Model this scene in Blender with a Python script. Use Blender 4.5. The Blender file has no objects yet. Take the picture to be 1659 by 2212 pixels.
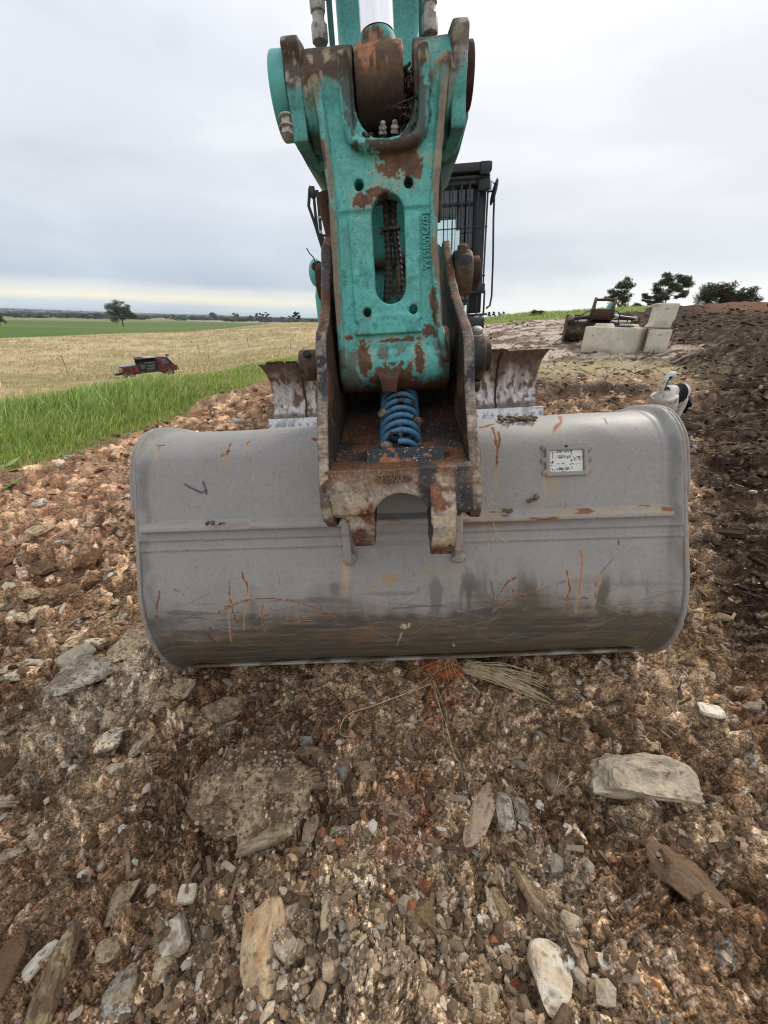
import bpy, bmesh, math, random
import numpy as np
from mathutils import Vector, Matrix, Euler

rnd = random.Random(7)
NR = np.random.RandomState(11)
scn = bpy.context.scene
COL = scn.collection
D2R = math.radians

# ------------------------------------------------------------------ camera
CAM_H = 1.25
PITCH, ROLL = D2R(26.54), D2R(1.4)
FPX, CX, CY = 831.0, 829.5, 1106.0          # focal length and centre on a 1659 x 2212 sheet
F = np.array([0, math.cos(PITCH), -math.sin(PITCH)])
_U0 = np.array([0, math.sin(PITCH), math.cos(PITCH)])
_R0 = np.array([1.0, 0, 0])
R_ = math.cos(ROLL) * _R0 + math.sin(ROLL) * _U0
U_ = -math.sin(ROLL) * _R0 + math.cos(ROLL) * _U0
CP = np.array([0, 0, CAM_H])
cam = bpy.data.cameras.new('camera')
camo = bpy.data.objects.new('camera', cam)
COL.objects.link(camo)
cam.sensor_fit = 'VERTICAL'
cam.sensor_height = 24.0
cam.lens = 24.0 * FPX / 2212.0
cam.clip_start = 0.02
cam.clip_end = 30000
mw = Matrix.Identity(4)
for i in range(3):
    mw[i][0], mw[i][1], mw[i][2], mw[i][3] = R_[i], U_[i], -F[i], CP[i]
camo.matrix_world = mw
scn.camera = camo

# ------------------------------------------------------------------ sky, sun, exposure
SUN_EL, SUN_AZ = 42.0, 38.0                 # azimuth measured from +Y towards +X
world = bpy.data.worlds.new('World')
scn.world = world
world.use_nodes = True
wt = world.node_tree
for n in list(wt.nodes):
    wt.nodes.remove(n)


def wn(t, **k):
    n = wt.nodes.new(t)
    for a, b in k.items():
        setattr(n, a, b)
    return n


w_out = wn('ShaderNodeOutputWorld')
w_bg = wn('ShaderNodeBackground')
w_bg.inputs['Strength'].default_value = 0.1
w_sky = wn('ShaderNodeTexSky')
w_sky.sky_type = 'NISHITA'
w_sky.sun_disc = False
w_sky.sun_elevation = D2R(SUN_EL)
w_sky.sun_rotation = D2R(SUN_AZ)
w_tc = wn('ShaderNodeTexCoord')
w_sep = wn('ShaderNodeSeparateXYZ')
wt.links.new(w_tc.outputs['Generated'], w_sep.inputs[0])
w_map = wn('ShaderNodeMapping')
w_map.inputs['Scale'].default_value = (1.2, 1.2, 4.2)
w_map.inputs['Location'].default_value = (3.1, 0.4, 0.2)
wt.links.new(w_tc.outputs['Generated'], w_map.inputs[0])
w_n1 = wn('ShaderNodeTexNoise')
w_n1.inputs['Scale'].default_value = 1.7
w_n1.inputs['Detail'].default_value = 7
w_n1.inputs['Roughness'].default_value = 0.5
w_n1.inputs['Distortion'].default_value = 0.3
wt.links.new(w_map.outputs[0], w_n1.inputs['Vector'])
w_map2 = wn('ShaderNodeMapping')
w_map2.inputs['Scale'].default_value = (1.0, 1.0, 22.0)
wt.links.new(w_tc.outputs['Generated'], w_map2.inputs[0])
w_n2 = wn('ShaderNodeTexNoise')
w_n2.inputs['Scale'].default_value = 2.3
w_n2.inputs['Detail'].default_value = 6
wt.links.new(w_map2.outputs[0], w_n2.inputs['Vector'])


def wmath(op, a, b=None, c=None, clamp=False):
    n = wn('ShaderNodeMath', operation=op)
    n.use_clamp = clamp
    for i, x in enumerate((a, b, c)):
        if x is None:
            continue
        if isinstance(x, (int, float)):
            n.inputs[i].default_value = x
        else:
            wt.links.new(x, n.inputs[i])
    return n.outputs[0]


def wramp(fac, stops):
    n = wn('ShaderNodeValToRGB')
    wt.links.new(fac, n.inputs[0])
    cr = n.color_ramp
    cr.interpolation = 'EASE'
    while len(cr.elements) < len(stops):
        cr.elements.new(0.5)
    for e, (p, c) in zip(cr.elements, stops):
        e.position = p
        e.color = (c[0], c[1], c[2], 1)
    return n.outputs[0]


def wmix(fac, a, b):
    n = wn('ShaderNodeMix', data_type='RGBA')
    if isinstance(fac, (int, float)):
        n.inputs[0].default_value = fac
    else:
        wt.links.new(fac, n.inputs[0])
    wt.links.new(a, n.inputs[6])
    wt.links.new(b, n.inputs[7])
    return n.outputs[2]


def srgb(r, g, b):
    f = lambda c: (c / 255 / 12.92) if c / 255 <= 0.04045 else ((c / 255 + 0.055) / 1.055) ** 2.4
    return (f(r), f(g), f(b))


# height above the horizon, wobbled by long soft cloud noise
zz = wmath('ADD', w_sep.outputs['Z'], wmath('MULTIPLY', wmath('SUBTRACT', w_n2.outputs['Fac'], 0.5), 0.020))
zs = wmath('MULTIPLY', zz, 2.0, clamp=True)     # 0..0.5 -> 0..1
left_r = wramp(zs, [(0.0, srgb(190, 206, 218)), (0.03, srgb(196, 208, 218)), (0.058, srgb(232, 227, 206)), (0.082, srgb(214, 216, 212)),
                    (0.125, srgb(176, 187, 202)), (0.24, srgb(190, 198, 209)), (0.42, srgb(206, 210, 217)), (0.70, srgb(214, 217, 223)),
                    (0.95, srgb(226, 228, 233))])
right_r = wramp(zs, [(0.0, srgb(220, 230, 234)), (0.05, srgb(226, 231, 231)), (0.12, srgb(219, 223, 224)), (0.22, srgb(204, 209, 214)),
                     (0.40, srgb(211, 213, 217)), (0.65, srgb(214, 216, 221)), (0.95, srgb(240, 240, 241))])
azf = wmath('ADD', wmath('MULTIPLY', w_sep.outputs['X'], 1.6), 0.5, clamp=True)
azn = wmath('ADD', azf, wmath('MULTIPLY', wmath('SUBTRACT', w_n1.outputs['Fac'], 0.5), 0.5), clamp=True)
base = wmix(azn, left_r, right_r)
cl = wramp(w_n1.outputs['Fac'], [(0.34, (0.90, 0.905, 0.925)), (0.5, (1.0, 1.0, 1.005)), (0.68, (1.12, 1.115, 1.09))])
mulc = wn('ShaderNodeMix', data_type='RGBA', blend_type='MULTIPLY')
mulc.inputs[0].default_value = 1.0
wt.links.new(base, mulc.inputs[6])
wt.links.new(cl, mulc.inputs[7])
ten = wn('ShaderNodeVectorMath', operation='SCALE')
ten.inputs['Scale'].default_value = 8.35
wt.links.new(mulc.outputs[2], ten.inputs[0])
w_mix = wmix(0.93, w_sky.outputs[0], ten.outputs[0])
wt.links.new(w_mix, w_bg.inputs['Color'])
wt.links.new(w_bg.outputs[0], w_out.inputs[0])

sun = bpy.data.lights.new('sun', 'SUN')
suno = bpy.data.objects.new('sun', sun)
COL.objects.link(suno)
sun.energy = 1.5
sun.angle = D2R(10)
sun.color = (1.0, 0.93, 0.82)
_sd = Vector((math.cos(D2R(SUN_EL)) * math.sin(D2R(SUN_AZ)), math.cos(D2R(SUN_EL)) * math.cos(D2R(SUN_AZ)), math.sin(D2R(SUN_EL))))
suno.rotation_euler = _sd.to_track_quat('Z', 'Y').to_euler()
scn.view_settings.view_transform = 'Standard'
scn.view_settings.look = 'None'
scn.view_settings.gamma = 1.0
scn.view_settings.use_curve_mapping = False
scn.cycles.use_denoising = True
scn.cycles.use_adaptive_sampling = True
scn.cycles.adaptive_threshold = 0.015
scn.cycles.filter_width = 1.15
scn.cycles.max_bounces = 5
scn.cycles.diffuse_bounces = 3
scn.cycles.caustics_reflective = False
scn.cycles.caustics_refractive = False
scn.view_settings.exposure = 0.58

# ------------------------------------------------------------------ helpers: noise
U32 = np.uint32


def _hash(i, j, k, s):
    with np.errstate(over='ignore'):
        n = (i.astype(np.int64).astype(U32) * U32(0x9E3779B1)) ^ (j.astype(np.int64).astype(U32) * U32(0x85EBCA77)) ^ \
            (k.astype(np.int64).astype(U32) * U32(0xC2B2AE3D)) ^ U32((s * 2654435761) & 0xffffffff)
        n ^= n >> U32(15)
        n *= U32(0x2C1B3C6D)
        n ^= n >> U32(12)
        n *= U32(0x297A2D39)
        n ^= n >> U32(15)
    return n.astype(np.float64) / 4294967296.0


def vn(P, s=0):
    """smooth value noise, P (N,3) or (N,2) -> 0..1"""
    P = np.asarray(P, float)
    if P.shape[1] == 2:
        P = np.c_[P, np.zeros(len(P))]
        two = True
    else:
        two = False
    I = np.floor(P)
    f = P - I
    f = f * f * (3 - 2 * f)
    i, j, k = I[:, 0], I[:, 1], I[:, 2]
    r = 0
    for a in (0, 1):
        for b in (0, 1):
            for c in ((0,) if two else (0, 1)):
                w = (f[:, 0] if a else 1 - f[:, 0]) * (f[:, 1] if b else 1 - f[:, 1])
                if not two:
                    w = w * (f[:, 2] if c else 1 - f[:, 2])
                r = r + w * _hash(i + a, j + b, k + c, s)
    return r


def fbm(P, o=4, s=0, g=0.5):
    P = np.asarray(P, float)
    a, t, r = 1.0, 0.0, 0
    for q in range(o):
        r = r + a * vn(P * (2.0 ** q) + 17.3 * q, s + q * 13)
        t += a
        a *= g
    return r / t


def worley(x, y, s=0):
    """F1, F2, id hash of the nearest cell"""
    i0, j0 = np.floor(x), np.floor(y)
    f1 = np.full(x.shape, 9.0)
    f2 = np.full(x.shape, 9.0)
    idh = np.zeros(x.shape)
    z = np.zeros(x.shape)
    for a in (-1, 0, 1):
        for b in (-1, 0, 1):
            i, j = i0 + a, j0 + b
            px = i + 0.1 + 0.8 * _hash(i, j, z, s)
            py = j + 0.1 + 0.8 * _hash(i, j, z, s + 1)
            an = _hash(i, j, z, s + 3) * 3.1416
            st = 0.72 + 0.56 * _hash(i, j, z, s + 4)
            dx, dy = x - px, y - py
            ex = (dx * np.cos(an) + dy * np.sin(an)) * st
            ey = (-dx * np.sin(an) + dy * np.cos(an)) / st
            d = np.maximum(np.sqrt(ex * ex + ey * ey), (np.abs(ex) + np.abs(ey)) * 0.74)
            h = _hash(i, j, z, s + 2)
            c1 = d < f1
            f2 = np.where(c1, f1, np.minimum(f2, d))
            idh = np.where(c1, h, idh)
            f1 = np.where(c1, d, f1)
    return f1, f2, idh


def ss(a, b, x):
    t = np.clip((x - a) / (b - a), 0, 1)
    return t * t * (3 - 2 * t)


def mixc(c, d, m):
    m = np.asarray(m)[:, None]
    return c * (1 - m) + np.asarray(d) * m


# ------------------------------------------------------------------ helpers: machine frame
MYAW, MROLL = D2R(-1.3), D2R(-4.4)
_Rz = np.array([[math.cos(MYAW), -math.sin(MYAW), 0], [math.sin(MYAW), math.cos(MYAW), 0], [0, 0, 1]])
_Ry = np.array([[math.cos(MROLL), 0, math.sin(MROLL)], [0, 1, 0], [-math.sin(MROLL), 0, math.cos(MROLL)]])
MM = _Rz @ _Ry
MO = np.array([0.105, 0, 0])
MMAT = Matrix([[MM[0][0], MM[0][1], MM[0][2], MO[0]], [MM[1][0], MM[1][1], MM[1][2], MO[1]], [MM[2][0], MM[2][1], MM[2][2], MO[2]], [0, 0, 0, 1]])


def ray(u, v):
    return F + (u - CX) / FPX * R_ - (v - CY) / FPX * U_


def lplane(u, v, y, axis=1):
    a = MM.T @ (CP - MO)
    b = MM.T @ ray(u, v)
    t = (y - a[axis]) / b[axis]
    return a + t * b


def Lp(u, v, y):
    p = lplane(u, v, y)
    return np.array([p[0], p[2]])


# ------------------------------------------------------------------ terrain
PH = np.radians(np.array([-180, -100, -60, -45, -28, -10, -3, 8, 20, 30, 40, 60, 100, 180.0]))
RR = np.array([0, 6, 9, 12, 16, 20, 28, 36, 54, 75, 100, 130, 160, 200, 300, 660, 1500, 3000, 5000, 7000, 9000.0])
_PL = [-9, -9]
# height ABOVE the near plane blend; None = stay on plane
TAB = {
    -60: [None, -.22, -.32, -.85, -1.5, -2.1, -2.9, -3.6, -4.1, -4.2, -4.25, -4.3, -4.4, -4.6, -5.4, -8, -10, -11, 6, 14, 10],
    -45: [None, -.20, -.28, -.80, -1.45, -2.0, -2.85, -3.8, -4.4, -4.2, -4.25, -4.3, -4.4, -4.6, -5.4, -8, -10, -9, 14, 30, 20],
    -28: [None, -.12, -.04, -.24, -.9, -1.5, -2.5, -3.5, -4.4, -4.1, -3.4, -3.1, -3.4, -4.4, -5.4, -8, -10, -11, 4, 14, 10],
    -10: [None, 0, .10, .22, .0, -.4, -1.2, -1.8, -2.5, -2.0, -1.1, -.4, -.1, -1.4, -3.5, -8, -10, -12, -8, 4, 2],
    -3: [None, .1, .15, .25, .2, .1, -.3, -.8, -1.5, -1.6, -1.1, -.6, -.4, -1.6, -3.5, -8, -10, -12, -8, 4, 2],
    8: [None, .22, .33, .46, .66, .88, 1.25, 1.2, 1.1, 1.0, .6, .2, 0, -.6, -3, -8, -10, -12, -8, 4, 2],
    20: [None, .29, .45, .72, 1.05, 1.38, 1.84, 1.95, 1.9, 1.6, 1.2, .8, .4, -.2, -2, -8, -10, -12, -8, 4, 2],
    30: [None, .37, .56, .92, 1.30, 1.60, 2.15, 2.3, 2.3, 2.0, 1.6, 1, .5, 0, -2, -8, -10, -12, -8, 4, 2],
    40: [None, .42, .62, 1.0, 1.40, 1.75, 2.38, 2.6, 2.6, 2.3, 1.8, 1.2, .6, 0, -2, -8, -10, -12, -8, 4, 2],
    60: [None, .45, .66, 1.0, 1.35, 1.7, 2.3, 2.6, 2.6, 2.3, 1.8, 1.2, .6, 0, -2, -8, -10, -12, -8, 4, 2],
    100: [None, .42, .60, .8, 1.0, 1.2, 1.5, 1.6, 1.6, 1.5, 1.2, 1.0, .6, 0, -2, -8, -10, -12, -8, 4, 2],
    180: [None, 0, 0, 0, 0, 0, 0, 0, 0, 0, 0, 0, 0, 0, -2, -8, -10, -12, -8, 4, 2],
    -180: [None, 0, 0, 0, 0, 0, 0, 0, 0, 0, 0, 0, 0, 0, -2, -8, -10, -12, -8, 4, 2],
    -100: [None, -.3, -.5, -.8, -1.2, -1.6, -2.2, -2.6, -3, -3.2, -3.3, -3.4, -3.6, -4, -5, -8, -10, -12, -8, 4, 2],
}
TT = np.array([[0.0 if q is None else q for q in TAB[int(round(math.degrees(a)))]] for a in PH])


def th(x, y):
    """smooth terrain height, vectorised"""
    x = np.asarray(x, float)
    y = np.asarray(y, float)
    r = np.hypot(x, y)
    a = np.arctan2(x, y)
    xl = np.where(x < -2.6, -2.6 + (x + 2.6) * 0.15, x)
    plane = 0.075 * (xl - 0.105) + 0.012 * y
    lr = np.log1p(r)
    lR = np.log1p(RR)
    # smooth radial interpolation (cosine) of each column then across azimuth
    ir = np.clip(np.searchsorted(lR, lr, side='right') - 1, 0, len(RR) - 2)
    fr = np.clip((lr - lR[ir]) / (lR[ir + 1] - lR[ir]), 0, 1)
    ia = np.clip(np.searchsorted(PH, a, side='right') - 1, 0, len(PH) - 2)
    fa = np.clip((a - PH[ia]) / (PH[ia + 1] - PH[ia]), 0, 1)
    fa = fa * fa * (3 - 2 * fa)

    def cr(i):
        p0 = TT[i, np.clip(ir - 1, 0, len(RR) - 1)]
        p1 = TT[i, ir]
        p2 = TT[i, ir + 1]
        p3 = TT[i, np.clip(ir + 2, 0, len(RR) - 1)]
        t = fr
        m1, m2 = (p2 - p0) * 0.35, (p3 - p1) * 0.35
        t2, t3 = t * t, t * t * t
        return (2 * t3 - 3 * t2 + 1) * p1 + (t3 - 2 * t2 + t) * m1 + (-2 * t3 + 3 * t2) * p2 + (t3 - t2) * m2

    tab = cr(ia) * (1 - fa) + cr(ia + 1) * fa
    w = ss(4.5, 8.0, r)
    return plane * (1 - w) + tab * w


_TG = 0.3 * 1.012 ** np.arange(865)


def G(u, v, lift=0.0):
    """where the line of sight through a sheet point meets the terrain"""
    d = ray(u, v)
    P = CP[None] + _TG[:, None] * d[None]
    f = P[:, 2] - lift - th(P[:, 0], P[:, 1])
    k = np.where(f < 0)[0]
    if len(k) == 0:
        return CP + d * 300, 300
    k = max(int(k[0]), 1)
    lo, hi = _TG[k - 1], _TG[k]
    tt_ = np.linspace(lo, hi, 64)
    P = CP[None] + tt_[:, None] * d[None]
    f = P[:, 2] - lift - th(P[:, 0], P[:, 1])
    q = int(np.where(f < 0)[0][0]) if (f < 0).any() else 63
    Q = P[q].copy()
    return np.array([Q[0], Q[1], Q[2] - lift]), float(tt_[q])


# ------------------------------------------------------------------ helpers: objects
def tag(o, label=None, cat=None, group=None, kind=None):
    if label:
        o['label'] = label
    if cat:
        o['category'] = cat
    if group:
        o['group'] = group
    if kind:
        o['kind'] = kind
    return o


def empty(name, label, cat, group=None, mat=None):
    o = bpy.data.objects.new(name, None)
    COL.objects.link(o)
    o.empty_display_size = 0.1
    if mat is not None:
        o.matrix_world = mat
    return tag(o, label, cat, group)


def npmesh(name, V, faces, col=None, smooth=True, extra=None):
    """V (N,3); faces = list of int arrays (n,k)"""
    me = bpy.data.meshes.new(name)
    V = np.asarray(V, np.float32)
    me.vertices.add(len(V))
    me.vertices.foreach_set('co', V.ravel())
    faces = [np.asarray(f, np.int32) for f in faces if len(f)]
    nl = sum(f.size for f in faces)
    npoly = sum(len(f) for f in faces)
    me.loops.add(nl)
    me.polygons.add(npoly)
    me.loops.foreach_set('vertex_index', np.concatenate([f.ravel() for f in faces]))
    ls, off = [], 0
    for f in faces:
        ls.append(off + np.arange(len(f)) * f.shape[1])
        off += f.size
    me.polygons.foreach_set('loop_start', np.concatenate(ls).astype(np.int32))
    me.polygons.foreach_set('use_smooth', np.full(npoly, smooth, bool))
    me.update(calc_edges=True)
    if col is not None:
        setcol(me, col)
    return me


def setcol(me, col):
    col = np.asarray(col, np.float32)
    if col.shape[1] == 3:
        col = np.c_[col, np.full(len(col), 0.7, np.float32)]
    at = me.color_attributes.new('Col', 'FLOAT_COLOR', 'POINT')
    at.data.foreach_set('color', np.clip(col, 0, 4).ravel())


def link(name, me, m, parent=None):
    o = bpy.data.objects.new(name, me)
    COL.objects.link(o)
    if m is not None:
        if len(me.materials) == 0:
            me.materials.append(m)
    if parent is not None:
        o.parent = parent
    return o


class MB:
    """collects simple solids; build() links them as one mesh object"""

    def __init__(s):
        s.v, s.f = [], []

    def add(s, V, Fc):
        b = len(s.v)
        s.v += [tuple(p) for p in V]
        s.f += [tuple(b + i for i in f) for f in Fc]
        return s

    def box(s, c, size, rot=None):
        hx, hy, hz = size[0] / 2, size[1] / 2, size[2] / 2
        P = [Vector((x, y, z)) for x in (-hx, hx) for y in (-hy, hy) for z in (-hz, hz)]
        if rot is not None:
            e = rot if isinstance(rot, Matrix) else Euler([D2R(q) for q in rot]).to_matrix()
            P = [e @ p for p in P]
        P = [p + Vector(c) for p in P]
        return s.add(P, [(0, 1, 3, 2), (4, 6, 7, 5), (0, 4, 5, 1), (2, 3, 7, 6), (0, 2, 6, 4), (1, 5, 7, 3)])

    def prism(s, poly, axis, lo, hi):
        """poly: 2-D outline; axis 'x': (y,z), 'y': (x,z), 'z': (x,y)"""
        n = len(poly)
        mk = {'x': lambda a, p, q: (a, p, q), 'y': lambda a, p, q: (p, a, q), 'z': lambda a, p, q: (p, q, a)}[axis]
        V = [mk(lo, *p) for p in poly] + [mk(hi, *p) for p in poly]
        area = sum(poly[i][0] * poly[(i + 1) % n][1] - poly[(i + 1) % n][0] * poly[i][1] for i in range(n))
        fl = (area > 0) != (axis == 'y')
        A = tuple(range(n))
        B = tuple(range(n, 2 * n))
        S = [(i, (i + 1) % n, n + (i + 1) % n, n + i) for i in range(n)]
        if fl:
            Fc = [A[::-1], B] + S
        else:
            Fc = [A, B[::-1]] + [q[::-1] for q in S]
        return s.add(V, Fc)

    def cyl(s, p0, p1, r0, r1=None, n=24, caps=True):
        r1 = r0 if r1 is None else r1
        p0, p1 = Vector(p0), Vector(p1)
        d = (p1 - p0).normalized()
        a = d.orthogonal().normalized()
        b = d.cross(a)
        V = []
        for p, r in ((p0, r0), (p1, r1)):
            for i in range(n):
                t = 2 * math.pi * i / n
                V.append(p + (a * math.cos(t) + b * math.sin(t)) * r)
        Fc = [(i, (i + 1) % n, n + (i + 1) % n, n + i) for i in range(n)]
        if caps:
            Fc += [tuple(range(n))[::-1], tuple(range(n, 2 * n))]
        return s.add(V, Fc)

    def lathe(s, prof, origin, axis, n=24):
        """prof: (distance along axis, radius)"""
        o, d = Vector(origin), Vector(axis).normalized()
        a = d.orthogonal().normalized()
        b = d.cross(a)
        V, Fc = [], []
        for h, r in prof:
            for i in range(n):
                t = 2 * math.pi * i / n
                V.append(o + d * h + (a * math.cos(t) + b * math.sin(t)) * max(r, 1e-5))
        for k in range(len(prof) - 1):
            for i in range(n):
                j = (i + 1) % n
                Fc.append((k * n + i, k * n + j, (k + 1) * n + j, (k + 1) * n + i))
        Fc += [tuple(range(n))[::-1], tuple(range((len(prof) - 1) * n, len(prof) * n))]
        return s.add(V, Fc)

    def tube(s, path, r, n=8):
        P = [Vector(p) for p in path]
        rs = r if isinstance(r, (list, tuple, np.ndarray)) else [r] * len(P)
        V, Fc = [], []
        up = None
        for i, p in enumerate(P):
            d = (P[min(i + 1, len(P) - 1)] - P[max(i - 1, 0)]).normalized()
            if up is None:
                up = d.orthogonal().normalized()
            a = (up - d * up.dot(d)).normalized()
            up = a
            b = d.cross(a)
            for k in range(n):
                t = 2 * math.pi * k / n
                V.append(p + (a * math.cos(t) + b * math.sin(t)) * rs[i])
        for i in range(len(P) - 1):
            for k in range(n):
                j = (k + 1) % n
                Fc.append((i * n + k, i * n + j, (i + 1) * n + j, (i + 1) * n + k))
        Fc += [tuple(range(n))[::-1], tuple(range((len(P) - 1) * n, len(P) * n))]
        return s.add(V, Fc)

    def ell(s, c, r, rot=None, nu=16, nv=10):
        V, Fc = [], []
        e = Euler([D2R(q) for q in rot]).to_matrix() if rot is not None else Matrix.Identity(3)
        V.append(Vector(c) + e @ Vector((0, 0, r[2])))
        for j in range(1, nv):
            t = math.pi * j / nv
            for i in range(nu):
                q = 2 * math.pi * i / nu
                V.append(Vector(c) + e @ Vector((r[0] * math.sin(t) * math.cos(q), r[1] * math.sin(t) * math.sin(q), r[2] * math.cos(t))))
        V.append(Vector(c) + e @ Vector((0, 0, -r[2])))
        L = len(V) - 1
        for i in range(nu):
            Fc.append((0, 1 + i, 1 + (i + 1) % nu))
            Fc.append((L, 1 + (nv - 2) * nu + (i + 1) % nu, 1 + (nv - 2) * nu + i))
        for j in range(nv - 2):
            for i in range(nu):
                a, b = 1 + j * nu, 1 + (j + 1) * nu
                Fc.append((a + i, b + i, b + (i + 1) % nu, a + (i + 1) % nu))
        return s.add(V, Fc)

    def mesh(s, name):
        me = bpy.data.meshes.new(name)
        me.from_pydata([tuple(p) for p in s.v], [], s.f)
        me.validate()
        me.update()
        return me

    def build(s, name, m, parent=None, bevel=0, smooth=False, paint=None, seg=2):
        me = s.mesh(name)
        if smooth or bevel:
            me.polygons.foreach_set('use_smooth', np.ones(len(me.polygons), bool))
        if paint is not None:
            V = np.empty(len(me.vertices) * 3)
            me.vertices.foreach_get('co', V)
            setcol(me, paint(V.reshape(-1, 3), None, None))
        o = link(name, me, m, parent)
        if bevel:
            b = o.modifiers.new('bevel', 'BEVEL')
            b.width = bevel
            b.segments = seg
            b.limit_method = 'ANGLE'
            b.angle_limit = D2R(35)
            b.harden_normals = False
        if smooth or bevel:
            e = o.modifiers.new('edges', 'EDGE_SPLIT')
            e.split_angle = D2R(50 if bevel else 40)
        return o


def _eval_mesh(o):
    dg = bpy.context.evaluated_depsgraph_get()
    dg.update()
    return bpy.data.meshes.new_from_object(o.evaluated_get(dg), depsgraph=dg)


def fuse(name, mb, voxel, m, parent=None, cut=None, paint=None, relax=2, bumpy=0.0, bscale=20):
    """weld the solids of mb into one cast-looking skin, cut openings, paint its wear"""
    t = link('tmp', mb.mesh('tmp'), None)
    md = t.modifiers.new('r', 'REMESH')
    md.mode = 'VOXEL'
    md.voxel_size = voxel
    me = _eval_mesh(t)
    t.modifiers.clear()
    if cut:
        t.data = me
        cs = []
        for c in cut:
            co = link('cut', c.mesh('cut'), None)
            cs.append(co)
            b = t.modifiers.new('b', 'BOOLEAN')
            b.operation = 'DIFFERENCE'
            b.solver = 'EXACT'
            b.object = co
        r = t.modifiers.new('r', 'REMESH')
        r.mode = 'VOXEL'
        r.voxel_size = voxel
        me = _eval_mesh(t)
        for co in cs:
            bpy.data.objects.remove(co)
    bpy.data.objects.remove(t)
    n = len(me.vertices)
    V = np.empty(n * 3)
    me.vertices.foreach_get('co', V)
    V = V.reshape(-1, 3)
    E = np.empty(len(me.edges) * 2, np.int32)
    me.edges.foreach_get('vertices', E)
    E = E.reshape(-1, 2)
    deg = np.bincount(E.ravel(), minlength=n).astype(float)

    def avg(A):
        out = np.empty_like(A)
        for c in range(A.shape[1]):
            out[:, c] = np.bincount(E[:, 0], A[E[:, 1], c], n) + np.bincount(E[:, 1], A[E[:, 0], c], n)
        return out / np.maximum(deg, 1)[:, None]
    for _ in range(relax):
        V = V * 0.4 + avg(V) * 0.6
    me.vertices.foreach_set('co', V.astype(np.float32).ravel())
    me.update()
    N = np.empty(n * 3, np.float32)
    me.vertices.foreach_get('normal', N)
    N = N.reshape(-1, 3).astype(float)
    sm = V
    for _ in range(6):
        sm = avg(sm)
    curv = ((V - sm) * N).sum(1) / voxel            # > 0 on convex edges
    if bumpy:
        V = V + N * ((fbm(V * bscale, 4, 5) - 0.5) * bumpy)[:, None]
        me.vertices.foreach_set('co', V.astype(np.float32).ravel())
    if paint is not None:
        setcol(me, paint(V, N, curv))
    me.polygons.foreach_set('use_smooth', np.ones(len(me.polygons), bool))
    me.update()
    me.name = name
    while len(me.materials):
        me.materials.pop()
    return link(name, me, m, parent)


# ------------------------------------------------------------------ helpers: materials
def newmat(name):
    m = bpy.data.materials.new(name)
    m.use_nodes = True
    nt = m.node_tree
    bs = nt.nodes['Principled BSDF']
    return m, nt, bs


def nd(nt, t, **k):
    n = nt.nodes.new(t)
    for a, b in k.items():
        setattr(n, a, b)
    return n


def noise(nt, scale, detail=5, rough=0.55, vec=None, dist=0.0):
    n = nd(nt, 'ShaderNodeTexNoise')
    n.inputs['Scale'].default_value = scale
    n.inputs['Detail'].default_value = detail
    n.inputs['Roughness'].default_value = rough
    n.inputs['Distortion'].default_value = dist
    if vec is None:
        vec = nd(nt, 'ShaderNodeTexCoord').outputs['Object']
    nt.links.new(vec, n.inputs['Vector'])
    return n.outputs['Fac']


def remap(nt, fac, a, b, c, d):
    n = nd(nt, 'ShaderNodeMapRange')
    nt.links.new(fac, n.inputs[0])
    for i, x in enumerate((a, b, c, d)):
        n.inputs[i + 1].default_value = x
    return n.outputs[0]


def vmat(name, rough=0.6, metallic=0.0, grain=0.25, gscale=60, bump=0.15, bscale=120, bdist=0.002, spec=0.4, trans=0, coarse=0.0, cscale=4, chip=None, chs=240, stretch=None):
    """painted by the mesh's own colour layer, with fine grain and relief; alpha = roughness"""
    m, nt, bs = newmat(name)
    at = nd(nt, 'ShaderNodeAttribute', attribute_name='Col')
    nf = remap(nt, noise(nt, gscale, 6, 0.65), 0.3, 0.7, 1 - grain, 1 + grain)
    mx = nd(nt, 'ShaderNodeVectorMath', operation='SCALE')
    nt.links.new(at.outputs['Color'], mx.inputs[0])
    nt.links.new(nf, mx.inputs['Scale'])
    out = mx.outputs[0]
    if coarse:
        n2 = remap(nt, noise(nt, cscale, 3, 0.5), 0.3, 0.7, 1 - coarse, 1 + coarse)
        m2 = nd(nt, 'ShaderNodeVectorMath', operation='SCALE')
        nt.links.new(out, m2.inputs[0])
        nt.links.new(n2, m2.inputs['Scale'])
        out = m2.outputs[0]
    if chip:
        vec = None
        if stretch:
            mp = nd(nt, 'ShaderNodeMapping')
            mp.inputs['Scale'].default_value = stretch
            nt.links.new(nd(nt, 'ShaderNodeTexCoord').outputs['Object'], mp.inputs[0])
            vec = mp.outputs[0]
        cf = remap(nt, noise(nt, chs, 4, 0.6, vec), chip[3], chip[3] + .05, 0, chip[4])
        mc_ = nd(nt, 'ShaderNodeMix', data_type='RGBA')
        nt.links.new(cf, mc_.inputs[0])
        nt.links.new(out, mc_.inputs[6])
        mc_.inputs[7].default_value = (chip[0], chip[1], chip[2], 1)
        out = mc_.outputs[2]
    nt.links.new(out, bs.inputs['Base Color'])
    mr = nd(nt, 'ShaderNodeMath', operation='MULTIPLY')
    nt.links.new(at.outputs['Alpha'], mr.inputs[0])
    mr.inputs[1].default_value = rough / 0.7
    nt.links.new(mr.outputs[0], bs.inputs['Roughness'])
    bs.inputs['Metallic'].default_value = metallic
    bs.inputs['Specular IOR Level'].default_value = spec
    if bump:
        b = nd(nt, 'ShaderNodeBump')
        b.inputs['Strength'].default_value = bump
        b.inputs['Distance'].default_value = bdist
        nt.links.new(noise(nt, bscale, 6, 0.6), b.inputs['Height'])
        nt.links.new(b.outputs[0], bs.inputs['Normal'])
    return m


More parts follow.
